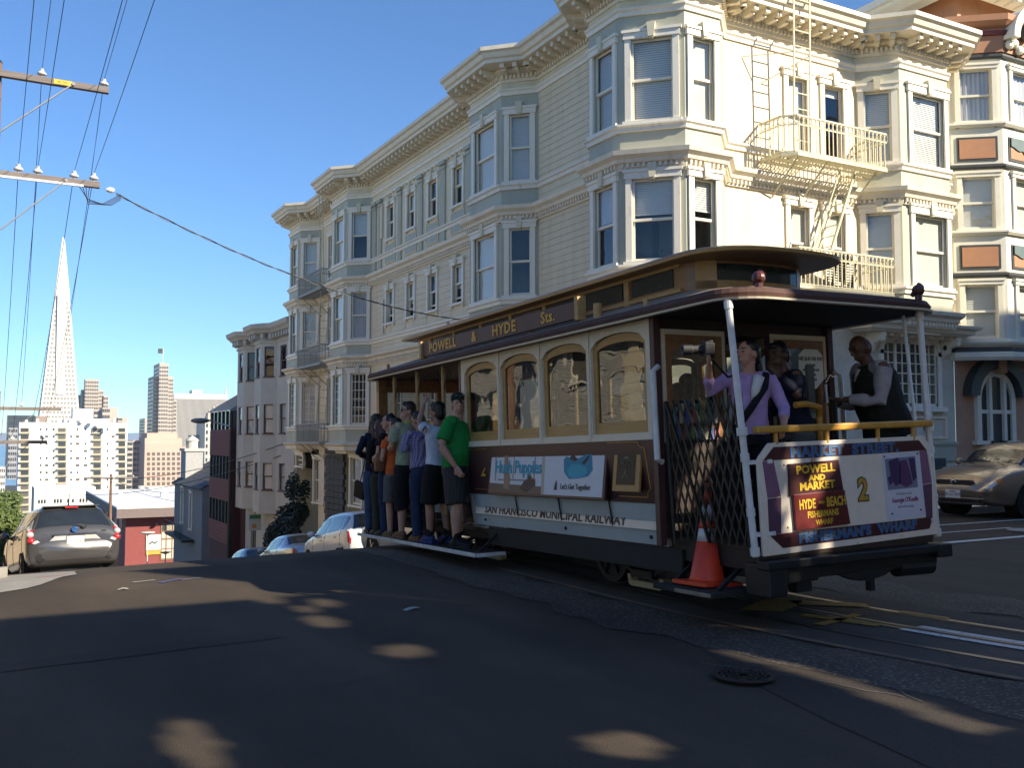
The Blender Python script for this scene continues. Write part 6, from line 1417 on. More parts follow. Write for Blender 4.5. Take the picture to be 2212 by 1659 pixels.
# --- gold sedan on the right, nose towards the cable car
M_GLD=paint('champagne_metallic',(.27,.222,.172),.55,.33)
gd,gdo,GSH=car('parked_sedan','champagne coloured sedan parked on the right with its nose towards the cable car','sedan',(20.15,11.72,0),R(90),0,M_GLD)
def fpt(j,k,s): return GSH.at(j,k,s,.012)
for s in(-1,1):
    hl=GSH.patch(10.1,11.35,3.75,5.3,s,.010,8,5).build('headlight',M_CLEAR,gd,smooth=True); GSH.patch(9.75,10.15,3.75,4.6,s,.011,4,4).build('indicator',M_AMB,gd,smooth=True)
    MB().box(min(s*.36,s*.52),max(s*.36,s*.52),4.40,4.415,.30,.36).build('fog_recess',M_BPL,gd)
MB().prism([(-.36,.60),(.36,.60),(.40,.655),(.34,.69),(-.34,.69),(-.40,.655)],4.30,4.40).build('grille',M_BPL,gd); 
for k in range(3): MB().box(-.34,.34,4.395,4.405,.612+.024*k,.62+.024*k).build('grille_bar',M_BPL,gd)
MB().tube([(.055*math.cos(a),4.41,.648+.036*math.sin(a)) for a in [2*math.pi*i/18 for i in range(19)]],.007,5,cap=False).build('badge_ring',M_CHROME,gd)
MB().prism([(-.55,.32),(.55,.32),(.58,.40),(-.58,.40)],4.36,4.418).build('lower_grille',M_BPL,gd); MB().box(-.62,.62,4.36,4.43,.352,.372).build('bumper_bar',M_GLD,gd,bevel=.006)
gp_=MB().box(-.155,.155,4.425,4.44,.355,.505).build('number_plate',M_PLATE,gd,bevel=.003)
place('lettering',text('4CSC909',.085,.002),M_PLUE,gp_,Matrix.Translation((0,4.442,.42))@Matrix.Rotation(math.pi,4,'Z')); MB().box(-.06,.06,4.44,4.442,.475,.49).build('plate_band',M_BPL,gp_)
MB().box(-.60,.60,4.34,4.42,.24,.29).build('bumper_lip',M_BPL,gd,bevel=.01)
for s in(-.35,.25): MB().tube([(s,3.42,.965),(s+.25,3.30,1.0),(s+.5,3.18,1.03)],.010,5).build('windscreen_wiper',M_BPL,gd)
# --- cars down the right-hand kerb
def tails(t,S_,j0,j1,k0,k1,m=M_TRED):
    for s in(-1,1): S_.patch(j0,j1,k0,k1,s,.012,6,5).build('tail_light',m,t,smooth=True)
M_WCAR=paint('white_car_paint',(.70,.70,.68),.0,.3); M_SIL=paint('silver_metallic',(.42,.45,.48),.6,.32); M_SIL2=paint('pale_silver',(.55,.55,.53),.4,.3)
xk=8.35
t,b_,S_=car('parked_hatchback','white hatchback with red tail light parked on the right kerb beyond the crest','hatch',(xk,21.7,G(xk,21.7)),R(1),-HP,M_WCAR); tails(t,S_,.9,2.2,3.4,4.7); MB().box(.3,.42,-.01,.02,.5,.58).build('bumper_sticker',mat('orange_sticker',(.75,.33,.02),.5,.1,12),t)
t,b_,S_=car('parked_sedan','silver blue sedan parked downhill below the dark ivy bush','sedan',(xk,26.6,G(xk,26.6)),R(1),-HP,M_SIL); tails(t,S_,.25,1.0,3.5,4.6)
t,b_,S_=car('parked_sedan','blue grey sedan mostly hidden, furthest down the right kerb','sedan',(xk,31.7,G(xk,31.7)),R(1),-HP,paint('blue_grey_metallic',(.16,.22,.28),.5,.3)); tails(t,S_,.25,1.0,3.5,4.6)
t,b_,S_=car('parked_sedan','pale silver sedan glimpsed behind the running board at the crest','sedan',(xk,16.7,G(xk,16.7)),R(1),-HP,M_SIL2); tails(t,S_,.25,1.0,3.5,4.6)
# ================================================================ PEOPLE
def melt(mb,voxel,smooth=3,disp=0,dscale=.15,name='body'):
    """fuse overlapping tapered limbs into one continuous skin"""
    me=mb.mesh(name); o=bpy.data.objects.new('tmp',me); COL.objects.link(o)
    r_=o.modifiers.new('r','REMESH'); r_.mode='VOXEL'; r_.voxel_size=voxel
    if smooth: s_=o.modifiers.new('s','SMOOTH'); s_.iterations=smooth; s_.factor=.5
    if disp:
        tx=bpy.data.textures.new('fold','CLOUDS'); tx.noise_scale=dscale; tx.noise_depth=2
        d=o.modifiers.new('d','DISPLACE'); d.texture=tx; d.strength=disp; d.mid_level=.5; d.texture_coords='LOCAL'
    m2=evalmesh(o); bpy.data.objects.remove(o); m2.name=name
    m2.polygons.foreach_set('use_smooth',[True]*len(m2.polygons)); m2.materials.clear()
    return m2
SKIN={}
def skin(c):
    if c not in SKIN: SKIN[c]=mat('skin_%d'%len(SKIN),c,.5,.08,9)
    return SKIN[c]
FAIR=(.46,.24,.165); TANNED=(.34,.17,.11); BROWN=(.10,.05,.032)
def V(*a): return Vector(a)
def person(label,pos,yaw,h=1.75,skin_c=FAIR,armL=None,armR=None,legs=None,head=(0,0),lean=0,twist=0,build=1.0,top=None,bottom=None,hair=None,shoes=None,extra=None,hands='relaxed',group=None,belly=0,voxel=.0085,female=False):
    """standing figure: x to its right, y forward; arm=(elbow,hand), legs=((kneeL,footL),(kneeR,footR)) in metres for a 1.75 m figure"""
    s=h/1.75
    hipz=.92; LN=Matrix.Translation((0,0,hipz))@Matrix.Rotation(-lean,4,'X')@Matrix.Rotation(twist,4,'Z')@Matrix.Translation((0,0,-hipz))
    def U(p): return LN@Vector(p)
    legs=legs or ((V(-.095,.02,.49),V(-.10,-.02,.07)),(V(.095,.02,.49),V(.10,-.02,.07)))
    sw=(.175 if female else .195)*build**.5
    shL,shR=U((-sw,0,1.425)),U((sw,0,1.425))
    armL=armL or (V(-sw-.06,-.02,1.14),V(-sw-.05,.06,.90)); armR=armR or (V(sw+.06,-.02,1.14),V(sw+.05,.06,.90))
    b=MB(); bw=build
    torso=[U((0,-.005,.88)),U((0,-.005,.97)),U((0,.005+belly*.3,1.08)),U((0,.01+belly*.2,1.2)),U((0,0,1.32)),U((0,-.01,1.42)),U((0,-.008,1.475))]
    tr=[.105*bw,.112*bw,.104*bw+belly*.5,.11*bw+belly*.3,.115*bw,.09*bw,.055]; te=[1.42,1.38,1.28,1.28,1.42,1.75,1.6]
    b.tube(torso,tr,16,ell=te)
    b.tube([U((0,-.005,1.44)),U((0,.018,1.56))],[.058*bw**.5,.052*bw**.5],12)
    HM=LN@Matrix.Translation((0,.012,1.54))@Matrix.Rotation(head[0],4,'Z')@Matrix.Rotation(head[1],4,'X')
    def HB(c,r): b.ball(HM@Vector(c),r,14,10,HM.to_3x3().to_4x4())
    HB((0,.012,.115),(.073,.092,.098)); HB((0,.042,.045),(.055,.058,.06)); HB((0,.055,.012),(.034,.035,.03)); HB((0,-.03,.09),(.068,.07,.085))
    b.tube([HM@V(0,.098,.115),HM@V(0,.118,.075),HM@V(0,.098,.06)],[.010,.016,.009],8)
    HB((0,.092,.034),(.022,.012,.007)); HB((0,.088,.022),(.020,.012,.008))
    for sx in(-1,1): HB((sx*.075,-.005,.085),(.010,.022,.032)); HB((sx*.032,.09,.125),(.024,.012,.008))
    for sx,sh,(el,ha) in((-1,shL,armL),(1,shR,armR)):
        b.tube([U((sx*.08,0,1.41)),sh],[.06*bw,.056*bw],12)
        b.tube([sh,sh.lerp(el,.4),el],[.052*bw,.047*bw,.037*bw],12); b.tube([el,el.lerp(ha,.3),ha],[.038*bw,.040*bw,.026],12)
        d=(ha-el).normalized(); ax=Vector((sx,0,0)); n_=d.cross(Vector((0,1,0))) if abs(d.y)<.8 else d.cross(Vector((0,0,1))); n_.normalize(); q=n_.cross(d).normalized()
        if hands!='relaxed' and isinstance(hands,dict) and sx in hands: q=Vector(hands[sx]).normalized(); n_=d.cross(q).normalized()
        pal=ha+d*.05; Mq=Matrix((q,n_,d)).transposed().to_4x4(); b.ball(pal,(.042,.018,.055),12,8,Mq)
        for k,(o_,l) in enumerate(((-.030,.062),(-.010,.072),(.010,.068),(.029,.052))):
            r0=pal+q*o_+d*.035; r1=r0+d*l*.5+n_*sx*.004; r2=r1+d*l*.30+n_*(-sx)*(.02); r3=r2+d*l*.1+n_*(-sx)*.022
            b.tube([r0,r1,r2,r3],[.0095,.009,.0085,.007],8)
        t0=pal-q*.025-d*.015; b.tube([t0,t0-q*.028+d*.025,t0-q*.03+d*.055],[.013,.011,.009],8)
    hips=(V(-.092,0,.90),V(.092,0,.90))
    for hp,(kn,ft) in zip(hips,legs):
        b.tube([hp,hp.lerp(kn,.45),kn],[.088*bw,.076*bw,.053*bw],14); b.tube([kn,kn.lerp(ft,.3)+V(0,-.012,0),ft],[.053*bw,.056*bw,.036],14)
        b.tube([ft+V(0,-.05,-.035),ft+V(0,.05,-.03),ft+V(0,.15,-.05)],[.032,.036,.022],10,ell=1.2)
    b.tube([V(0,0,.86),V(0,0,.95)],[.10*bw,.11*bw],14,ell=1.45)
    b.v=[tuple(Vector(p)*s) for p in b.v]
    M=Matrix.Translation(pos)@Matrix.Rotation(yaw,4,'Z')
    o=place('person',melt(b,voxel*1.0),skin(skin_c),None,M); tag(o,label,'person',group)
    def child(mb,nm,m,vox=.011,sm=4,disp=.012,ds=.12,raw=False):
        mb.v=[tuple(Vector(p)*s) for p in mb.v]
        if raw: return mb.build(nm,m,o,smooth=True)
        return place(nm,melt(mb,vox,sm,disp,ds,nm),m,o)
    if top:
        t=MB(); e=top.get('loose',.016); hem=top.get('hem',.86)
        pts=[U((0,-.005,hem)) if top.get('hang',1) else V(0,0,hem)]+torso[1:6]+[U((0,-.006,1.462))]
        t.tube(pts,[tr[0]+e*1.2,tr[1]+e*1.1,tr[2]+e*1.2,tr[3]+e,tr[4]+e*.9,tr[5]+e*.8,.066],18,ell=te)
        for sx,sh,(el,ha) in((-1,shL,armL),(1,shR,armR)):
            L=top.get('sleeve',.75); t.tube([U((sx*.07,0,1.41)),sh],[.072*bw,.068*bw],12)
            if L<=1: t.tube([sh,sh.lerp(el,L)],[.068*bw,.062*bw+e*.5],14)
            else: t.tube([sh,sh.lerp(el,.5),el,el.lerp(ha,.4),el.lerp(ha,min(.97,L-1))],[.066*bw,.060*bw,.052*bw,.050*bw,.040*bw],14)
        child(t,top.get('name','shirt'),top['m'],disp=top.get('disp',.016))
        if top.get('collar'):
            c=MB(); c.tube([U((0,-.005,1.44)),U((0,.012,1.50))],[.075,.064],16); child(c,'collar',top['collar'],disp=0)
    if bottom:
        p=MB(); L=bottom.get('len',2); e=bottom.get('loose',.014)
        p.tube([V(0,-.003,.84),V(0,-.004,.93),U((0,-.004,1.0))],[.112*bw+e,.118*bw+e*.7,.112*bw+e*.5],18,ell=1.40)
        for hp,(kn,ft) in zip(hips,legs):
            if L>1: p.tube([hp,hp.lerp(kn,.45),kn,kn.lerp(ft,.35)+V(0,-.01,0),kn.lerp(ft,min(1.0,L-1))],[.098*bw+e*.6,.088*bw+e,.064*bw+e,.062*bw+e*.9,.050+e*1.3],14)
            else: p.tube([hp,hp.lerp(kn,.45),hp.lerp(kn,L)],[.098*bw+e*.6,.092*bw+e,.082*bw+e*1.3],14)
        child(p,bottom.get('name','trousers'),bottom['m'],disp=bottom.get('disp',.014))
        if bottom.get('belt'):
            q=MB(); q.tube([U((0,-.004,.985)),U((0,-.004,1.02))],[.116*bw+e,.115*bw+e],18,ell=1.4); child(q,'belt',bottom['belt'],disp=0)
    if hair:
        q=MB(); st=hair.get('style','short')
        def QB(c,r): q.ball(HM@Vector(c),r,14,10,HM.to_3x3().to_4x4())
        QB((0,-.012,.135),(.082,.095,.092)); QB((0,-.045,.09),(.074,.068,.085))
        if st in('short','full'): QB((0,.045,.185),(.062,.05,.035))
        if st=='full': QB((0,-.02,.155),(.09,.105,.09)); QB((0,-.05,.09),(.085,.075,.09))
        if st=='long':
            QB((0,-.02,.15),(.088,.10,.085)); q.tube([HM@V(0,-.05,.08),HM@V(0,-.085,-.03),U((0,-.12,1.40)),U((.02,-.13,1.28))],[.082,.082,.072,.035],12,ell=[1.0,1.15,1.35,1.3])
            for sx in(-1,1): q.tube([HM@V(sx*.07,.0,.12),HM@V(sx*.085,-.01,.0),U((sx*.11,-.03,1.40))],[.03,.036,.025],8)
        if st=='bun': q.tube([HM@V(0,-.09,.05),HM@V(.01,-.12,-.06),U((.03,-.13,1.36))],[.04,.045,.02],10); QB((0,-.03,.215),(.03,.03,.025))
        child(q,'hair',hair['m'],vox=.010,sm=2,disp=.016,ds=.035)
    for (kn,ft) in legs:
        if shoes:
            q=MB(); hgt=shoes.get('ankle',0)
            q.tube([ft+V(0,-.075,-.03),ft+V(0,-.01,-.012),ft+V(0,.07,-.025),ft+V(0,.145,-.042),ft+V(0,.19,-.052)],[.036,.048,.046,.040,.020],12,ell=1.12); q.box(ft.x-.046,ft.x+.046,ft.y-.095,ft.y+.18,ft.z-.072,ft.z-.05)
            if hgt: q.tube([ft+V(0,-.01,-.02),ft.lerp(kn,hgt)],[.05,.052],12)
            child(q,'shoe',shoes['m'],vox=.009,sm=2,disp=0)
            if shoes.get('sock'): q=MB(); q.tube([ft,ft.lerp(kn,.28)],[.041,.047],12); child(q,'sock',shoes['sock'],disp=0)
    def hp_(c): return HM@Vector(c)
    if extra!='noeyes':
        for sx in(-1,1):
            q=MB(); q.ball(hp_((sx*.031,.094,.108)),(.013,.008,.006),8,6,HM.to_3x3().to_4x4()); child(q,'eye',M_BLACK,raw=True)
        q=MB(); q.tube([hp_((-.024,.103,.027)),hp_((0,.107,.029)),hp_((.024,.103,.027))],[.003,.005,.003],6); child(q,'mouth',mat('lip',(.28,.10,.08),.5,.1,9) if 'lip' not in bpy.data.materials else bpy.data.materials['lip'],raw=True)
        for sx in(-1,1):
            q=MB(); q.tube([hp_((sx*.015,.101,.135)),hp_((sx*.034,.098,.141)),hp_((sx*.052,.082,.134))],[.003,.005,.003],6); child(q,'eyebrow',hair['m'] if hair else M_BLACK,raw=True)
    return o,s,HM,U,child
F_=lambda name,c,r=.85,v=.15: mat(name,c,r,v,14,bump=.12,bscale=200,spec=.2)
NAVY=F_('navy_jersey',(.012,.015,.035)); BLKC=F_('black_cloth',(.012,.012,.014)); DENIM=F_('dark_denim',(.022,.035,.075),v=.3); DENIM2=F_('mid_denim',(.045,.07,.13),v=.3); GREEN=F_('green_tshirt',(.015,.21,.045)); POLO=F_('sage_polo',(.30,.33,.22)); ORANGE=F_('orange_top',(.60,.12,.03)); WHITEC=F_('white_tshirt',(.55,.58,.66)); GRAYC=F_('grey_cloth',(.10,.10,.095)); LIME=F_('lime_collar',(.32,.40,.06)); LAV=F_('lavender_cardigan',(.42,.28,.50)); VEST=F_('dark_quilted_vest',(.022,.022,.018)); PINKSH=F_('pale_shirt',(.36,.32,.33)); OLIVE=F_('olive_brown_cloth',(.05,.045,.03))
PLAID=stripes('plaid_cotton',[((.20,.19,.32),2,9),((.055,.045,.14),2,9),((.11,.09,.22),0,9),((.26,.24,.36),1,11)],1); PLAIDS=stripes('plaid_shorts',[((.018,.018,.02),0,8),((.008,.008,.01),0,8),((.03,.027,.025),1,9)],1)
HB=mat('black_hair',(.010,.008,.007),.45,.3,40); HBR=mat('dark_brown_hair',(.028,.016,.010),.45,.3,40); HRED=mat('auburn_hair',(.06,.016,.010),.45,.3,40)
SHB=F_('black_leather',(.012,.012,.013),.5); SHBL=F_('blue_trainer',(.02,.035,.13),.6); SHBR=F_('tan_loafer',(.13,.07,.035),.6); SOLE=F_('pale_sole',(.5,.5,.5))
BD=.218   # top of the running board in car coordinates
def onb(x,y): return tuple(cw(x,y,BD))
GRP='passengers riding on the running board'
# man in green: chest towards +x, head turned to the camera, left hand on the pole
o,s,HM,U,child=person('man in green t-shirt, dark cap and plaid shorts nearest the closed cabin',onb(-1.13,.94),R(-140),1.80,FAIR,armL=(V(-.27,.14,1.20),V(-.16,.30,1.42)),armR=(V(.30,-.06,1.16),V(.27,.10,.93)),legs=((V(-.12,.03,.48),V(-.13,-.05,.07)),(V(.12,.06,.49),V(.13,.05,.07))),head=(R(-52),R(4)),build=1.18,belly=.05,top=dict(m=GREEN,sleeve=.78,loose=.028,hem=.85),bottom=dict(m=PLAIDS,len=.98,loose=.03,name='shorts'),shoes=dict(m=SHB,sock=BLKC,ankle=.1),hair=dict(m=HBR),group=GRP)
q=MB(); q.ball(HM@V(0,-.005,.165),(.09,.105,.075),14,10,HM.to_3x3().to_4x4()); q.tube([HM@V(0,.06,.15),HM@V(0,.125,.145),HM@V(0,.165,.135)],[.02,.014,.006],12,ell=[3.2,4.2,7]); child(q,'cap',F_('dark_green_cap',(.012,.022,.014)),disp=.004)
for sx in(-1,1): q=MB(); q.ball(HM@V(sx*.036,.092,.185),(.026,.008,.013),8,6,HM.to_3x3().to_4x4()); child(q,'sunglass_lens',M_CARGL,raw=True)
q=MB(); q.tube([U((.05*math.cos(a)-.02,.172+.02,1.18+.12*math.sin(a))) for a in [math.pi+.35*i for i in range(10)]],.016,8); q.ball(U((-.075,.168,1.31)),(.042,.012,.042)); child(q,'shirt_print',F_('white_print',(.6,.6,.58)),raw=True)
q=MB()
for a in range(4): q.ball(U((-.075+.017*math.cos(a*1.57+.78),.176,1.31+.017*math.sin(a*1.57+.78))),(.013,.008,.013),8,6)
child(q,'shirt_print',BLKC,raw=True)
# person in white tee with raised arm
person('person in white t-shirt and dark shorts with one arm raised, beside the man in green',onb(-1.08,1.62),R(14),1.73,TANNED,armL=(V(-.22,.10,1.50),V(-.10,.16,1.74)),armR=(V(.25,-.05,1.17),V(.16,.16,1.08)),legs=((V(-.10,.04,.49),V(-.11,.0,.07)),(V(.10,.0,.49),V(.11,-.08,.07))),head=(R(18),0),build=.98,top=dict(m=WHITEC,sleeve=.62,hem=.86),bottom=dict(m=BLKC,len=1.0,loose=.026,name='shorts'),shoes=dict(m=SHBL,sock=BLKC),hair=dict(m=HB,style='full'),group=GRP)
# plaid shirt
person('person in purple plaid shirt and dark jeans leaning between two passengers',onb(-1.10,2.02),R(8),1.66,TANNED,armL=(V(-.28,.06,1.22),V(-.12,.22,1.25)),armR=(V(.29,.0,1.18),V(.10,.18,1.10)),head=(R(20),R(-10)),lean=R(8),build=1.05,top=dict(m=PLAID,sleeve=1.25,hem=.98,loose=.024),bottom=dict(m=DENIM,belt=M_BLACK),shoes=dict(m=SHBR),hair=dict(m=HB),group=GRP)
# polo man in sunglasses
o,s,HM,U,child=person('man in sage polo shirt, black shorts and sunglasses looking left',onb(-1.10,2.50),R(12),1.80,FAIR,armL=(V(-.24,.05,1.16),V(-.14,.25,1.15)),armR=(V(.26,-.02,1.15),V(.22,.16,1.0)),legs=((V(-.10,.02,.49),V(-.12,-.02,.07)),(V(.11,.0,.49),V(.12,-.05,.07))),head=(R(62),0),build=1.04,top=dict(m=POLO,sleeve=.72,hem=.84,loose=.024,collar=LIME),bottom=dict(m=BLKC,len=1.02,loose=.03,name='shorts'),shoes=dict(m=SHBR),hair=dict(m=HBR),group=GRP)
q=MB()
for sx in(-1,1): q.ball(HM@V(sx*.034,.10,.108),(.028,.008,.018),10,6,HM.to_3x3().to_4x4()); q.bar(HM@V(sx*.06,.085,.112),HM@V(sx*.076,.0,.105),.006)
child(q,'sunglasses',M_BLACK,raw=True)
# orange top
person('woman in orange top and grey shorts half hidden behind the man in the polo shirt',onb(-1.16,2.82),R(10),1.60,FAIR,armL=(V(-.22,.02,1.15),V(-.10,.2,1.08)),armR=(V(.235,-.05,1.15),V(.10,.16,1.02)),head=(R(30),0),build=.92,female=True,top=dict(m=ORANGE,sleeve=.45,hem=.9),bottom=dict(m=GRAYC,len=.95,name='shorts'),shoes=dict(m=SHBR),hair=dict(m=HBR,style='short'),group=GRP)
# brown shoulder bag woman
o,s,HM,U,child=person('woman in black top with a brown leather shoulder bag and tied dark hair',onb(-1.14,3.10),R(20),1.66,FAIR,armL=(V(-.24,-.02,1.16),V(-.12,.2,1.12)),armR=(V(.23,.04,1.16),V(.12,.2,1.1)),head=(R(45),0),build=.93,female=True,top=dict(m=BLKC,sleeve=.5,hem=.88),bottom=dict(m=DENIM),shoes=dict(m=SHB),hair=dict(m=HB,style='bun'),group=GRP)
bag=MB(); bag.tube([(0,0,-.13),(0,0,0),(0,0,.10),(0,0,.15)],[.09,.105,.08,.03],12,ell=[1.5,1.5,1.3,1.0])
bo=place('shoulder_bag',melt(bag,.010,3,.012,.06,'shoulder_bag'),F_('brown_leather',(.16,.065,.028),.5),None,Matrix.Translation(Vector(onb(-1.31,2.96))+Vector((0,0,1.02)))@Matrix.Rotation(R(60),4,'Z')); tag(bo,'slouchy brown leather shoulder bag carried by the woman in black','handbag')
sb=MB(); sb.tube([(0,.02,.14),(.02,.04,.30),(.06,.10,.42)],.012,6); sb.build('strap',F_('brown_strap',(.10,.04,.02),.5),bo)
# auburn hair
person('woman with auburn hair in dark clothes and brown grey trousers',onb(-1.12,3.42),R(5),1.60,FAIR,armL=(V(-.22,.02,1.15),V(-.10,.2,1.1)),armR=(V(.22,.0,1.15),V(.14,.16,1.05)),head=(R(15),R(-6)),lean=R(5),build=.92,female=True,top=dict(m=BLKC,sleeve=1.9,hem=.86),bottom=dict(m=OLIVE),shoes=dict(m=SHB),hair=dict(m=HRED,style='long'),group=GRP)
# long dark hair, navy top
o,s,HM,U,child=person('woman with long dark hair, navy top and jeans, furthest left on the running board',onb(-1.10,3.74),R(-4),1.69,FAIR,armL=(V(-.27,.0,1.18),V(-.10,.18,1.12)),armR=(V(.22,.02,1.15),V(.12,.18,1.05)),head=(R(-6),0),build=.93,female=True,top=dict(m=NAVY,sleeve=1.9,hem=.84),bottom=dict(m=DENIM2),shoes=dict(m=SHB),hair=dict(m=HBR,style='long'),group=GRP)
hb=MB(); hb.box(-.03,.03,-.12,.10,-.13,.12); hbo=hb.build('shoulder_bag',SHB,None,Matrix.Translation(Vector(onb(-1.28,3.92))+Vector((0,0,.62)))@Matrix.Rotation(R(18),4,'X')@Matrix.Rotation(R(20),4,'Z'),bevel=.02); tag(hbo,'small black bag hanging beside the woman in navy at the left end','handbag')
MB().tube([(0,0,.12),(.04,.0,.45),(.1,-.05,.7)],.008,6).build('strap',SHB,hbo)
# ---- on the rear platform (feet on its floor, z .53)
def onp(x,y): return tuple(cw(x,y,.535))
o,s,HM,U,child=person('woman in lavender cardigan raising a black camera on the rear platform',onp(-.61,-3.48),R(150),1.63,FAIR,armL=(V(-.27,.12,1.16),V(-.20,.36,1.00)),armR=(V(.36,.10,1.30),V(.40,.30,1.52)),head=(R(-62),0),build=.98,female=True,hands='relaxed',top=dict(m=LAV,sleeve=1.55,hem=.90,name='cardigan'),bottom=dict(m=BLKC),shoes=dict(m=SHB),hair=dict(m=HB,style='bun'))
q=MB(); q.tube([U((-.06,.125,1.43)),U((-.02,.155,1.3)),U((.0,.15,1.22))],[.035,.03,.012],10,ell=1.4); child(q,'white_top',F_('lace_white',(.6,.58,.55)),raw=True)
q=MB(); pts=[U((-.13,.08,1.46)),U((-.10,.155,1.34)),U((.03,.175,1.15)),U((.16,.12,.95))]; q.tube(pts,.020,6,ell=1.6); child(q,'bag_strap',BLKC,raw=True)
q=MB(); q.tube([U((.10,.08,1.46)),U((.22,.2,1.42)),V(.40,.33,1.58)],.010,6); child(q,'camera_strap',BLKC,raw=True)
PM=Matrix.Translation(onp(-.61,-3.48))@Matrix.Rotation(R(150),4,'Z'); cp=PM@(V(.42,.34,1.64)*s)
cmr=MB(); cmr.box(-.07,.07,-.04,.04,-.045,.05); cmr.box(-.03,.03,-.04,.03,.05,.075); cmo=cmr.build('camera_body',M_BPL,None,Matrix.Translation(cp)@Matrix.Rotation(R(70),4,'Z'),bevel=.008); cmo.name='camera_unit'; tag(cmo,'black camera with a long lens held up by the woman in lavender','camera')
MB().lathe([(.036,.03),(.036,.12),(.042,.13),(.042,.20),(.03,.2),(0,.18)],n=18,axis='y').build('lens',M_BPL,cmo)
# dark figure behind her
person('passenger in dark navy jacket leaning forward inside the rear platform',onp(.26,-3.15),R(75),1.70,BROWN,armL=(V(-.24,.12,1.22),V(-.20,.30,1.42)),armR=(V(.25,.05,1.18),V(.20,.22,1.05)),lean=R(14),head=(R(20),0),build=1.05,top=dict(m=NAVY,sleeve=1.95,hem=.84,name='jacket'),bottom=dict(m=GRAYC),shoes=dict(m=SHB),hair=dict(m=HB))
# conductor
o,s,HM,U,child=person('bald conductor in a dark vest over a pale shirt leaning on the rear platform rail',onp(1.08,-3.40),R(70),1.78,BROWN,armL=(V(-.26,.20,1.12),V(-.08,.44,1.14)),armR=(V(.27,.10,1.10),V(.10,.42,1.12)),lean=R(16),head=(R(8),R(-10)),build=1.22,belly=.05,top=dict(m=PINKSH,sleeve=1.85,hem=.86,loose=.014),bottom=dict(m=BLKC),shoes=dict(m=SHB),hair=None)
q=MB(); q.tube([U((0,0,.82)),U((0,-.01,.95)),U((0,.01,1.1)),U((0,.0,1.25)),U((0,-.02,1.38)),U((0,-.03,1.47))],[.205,.20,.20,.19,.17,.115],18,ell=[1.3,1.25,1.22,1.25,1.38,1.3]); child(q,'vest',VEST,disp=.02)
q=MB(); q.tube([U((0,.10,1.46)),U((.03,.15,1.36))],[.03,.02],8); child(q,'collar',PINKSH,raw=True)
# ---- riders seen through the windows
person('passenger in pale top standing inside the closed cabin behind the second window',tuple(cw(.25,-.45,.30)),R(90),1.62,TANNED,build=1.0,top=dict(m=F_('cream_top',(.55,.53,.50)),sleeve=1.8),bottom=dict(m=GRAYC),hair=dict(m=HBR),extra='noeyes',voxel=.012)
person('passenger in dark clothes reaching up inside the cabin behind the third window',tuple(cw(.40,-1.45,.40)),R(-60),1.66,BROWN,armR=(V(.34,.1,1.50),V(.42,.2,1.72)),build=1.05,top=dict(m=BLKC,sleeve=1.9),bottom=dict(m=BLKC),hair=dict(m=HB,style='full'),extra='noeyes',voxel=.012)
person('passenger in red seen past the open rear doorway',tuple(cw(-.45,-2.35,.35)),R(180),1.55,BROWN,build=.95,top=dict(m=F_('dark_red_top',(.22,.02,.02)),sleeve=1.8),bottom=dict(m=BLKC),hair=dict(m=HB),extra='noeyes',voxel=.012)
# ================================================================ UTILITY POLES AND WIRES
M_POLEW=mat('weathered_pole',(.20,.115,.075),.9,.35,3,stretch=(6,6,.4),bump=.3,bscale=30); M_ARM=mat('grey_crossarm',(.17,.145,.135),.85,.25,4,stretch=(.4,6,6)); M_PORC=mat('porcelain',(.62,.60,.58),.25,.08,8); M_GALV=mat('galvanised',(.22,.22,.215),.5,.12,9,metal=.5)
PX,PY=-.13,18.5
def pole(name_lb,x,y,zb,zt,arms,grp,sgn=1):
    t=thing('utility_pole',name_lb,'utility pole',(x,y,zb),group=grp)
    MB().cyl((0,0,-.5),(0,0,zt-zb),.17,.12,n=14).build('pole',M_POLEW,t); MB().ball((0,0,zt-zb),(.13,.13,.05),12,6).build('pole_cap',M_BLACK,t)
    for (z,hl,ins) in arms:
        a=MB(); a.box(-hl,hl,-.17,-.06,z-zb-.055,z-zb+.055); ao=a.build('crossarm',M_ARM,t,bevel=.006)
        for s in(-1,1):
            MB().bar((s*hl*.66,-.18,z-zb-.03),(s*.10,-.16,z-zb-1.05),.035,.02).build('brace',M_GALV,t)
            MB().cyl((s*hl*.68,-.2,z-zb),(s*hl*.68,-.05,z-zb),.03,n=8).build('bolt',M_GALV,ao)
        for u in ins:
            b=MB(); b.lathe([(0,.05),(.02,.05),(.025,.09),(.075,.10),(.08,.12),(.05,.15),(.03,.17),(.035,.19),(.02,.21),(0,.21)],(u,-.11,z-zb),14); b.build('insulator',M_PORC,ao)
    return t
A1,A2=7.75,6.0
pt_=pole('tall wooden utility pole with two crossarms cut by the left edge of the photo',PX,PY,G(PX,PY)+.1,7.98,((A1,1.83,(-1.5,-.75,.74,1.75)),(A2,1.72,(-1.4,-.7,.42,.72,1.30,1.62))),'utility poles')
zb=G(PX,PY)+.1
MB().box(.93,1.22,-.178,-.171,A1-zb-.04,A1-zb+.04).build('number_tag',mat('yellow_tag',(.65,.42,.03),.5,.1,9),pt_); place('lettering',text('40 70V',.06,.002),M_BLACK,pt_,Matrix.Translation((1.07,-.179,A1-zb)))
MB().box(-1.5,1.45,-.185,-.172,A2-zb-.075,A2-zb-.035).build('conduit',M_PORC,pt_)
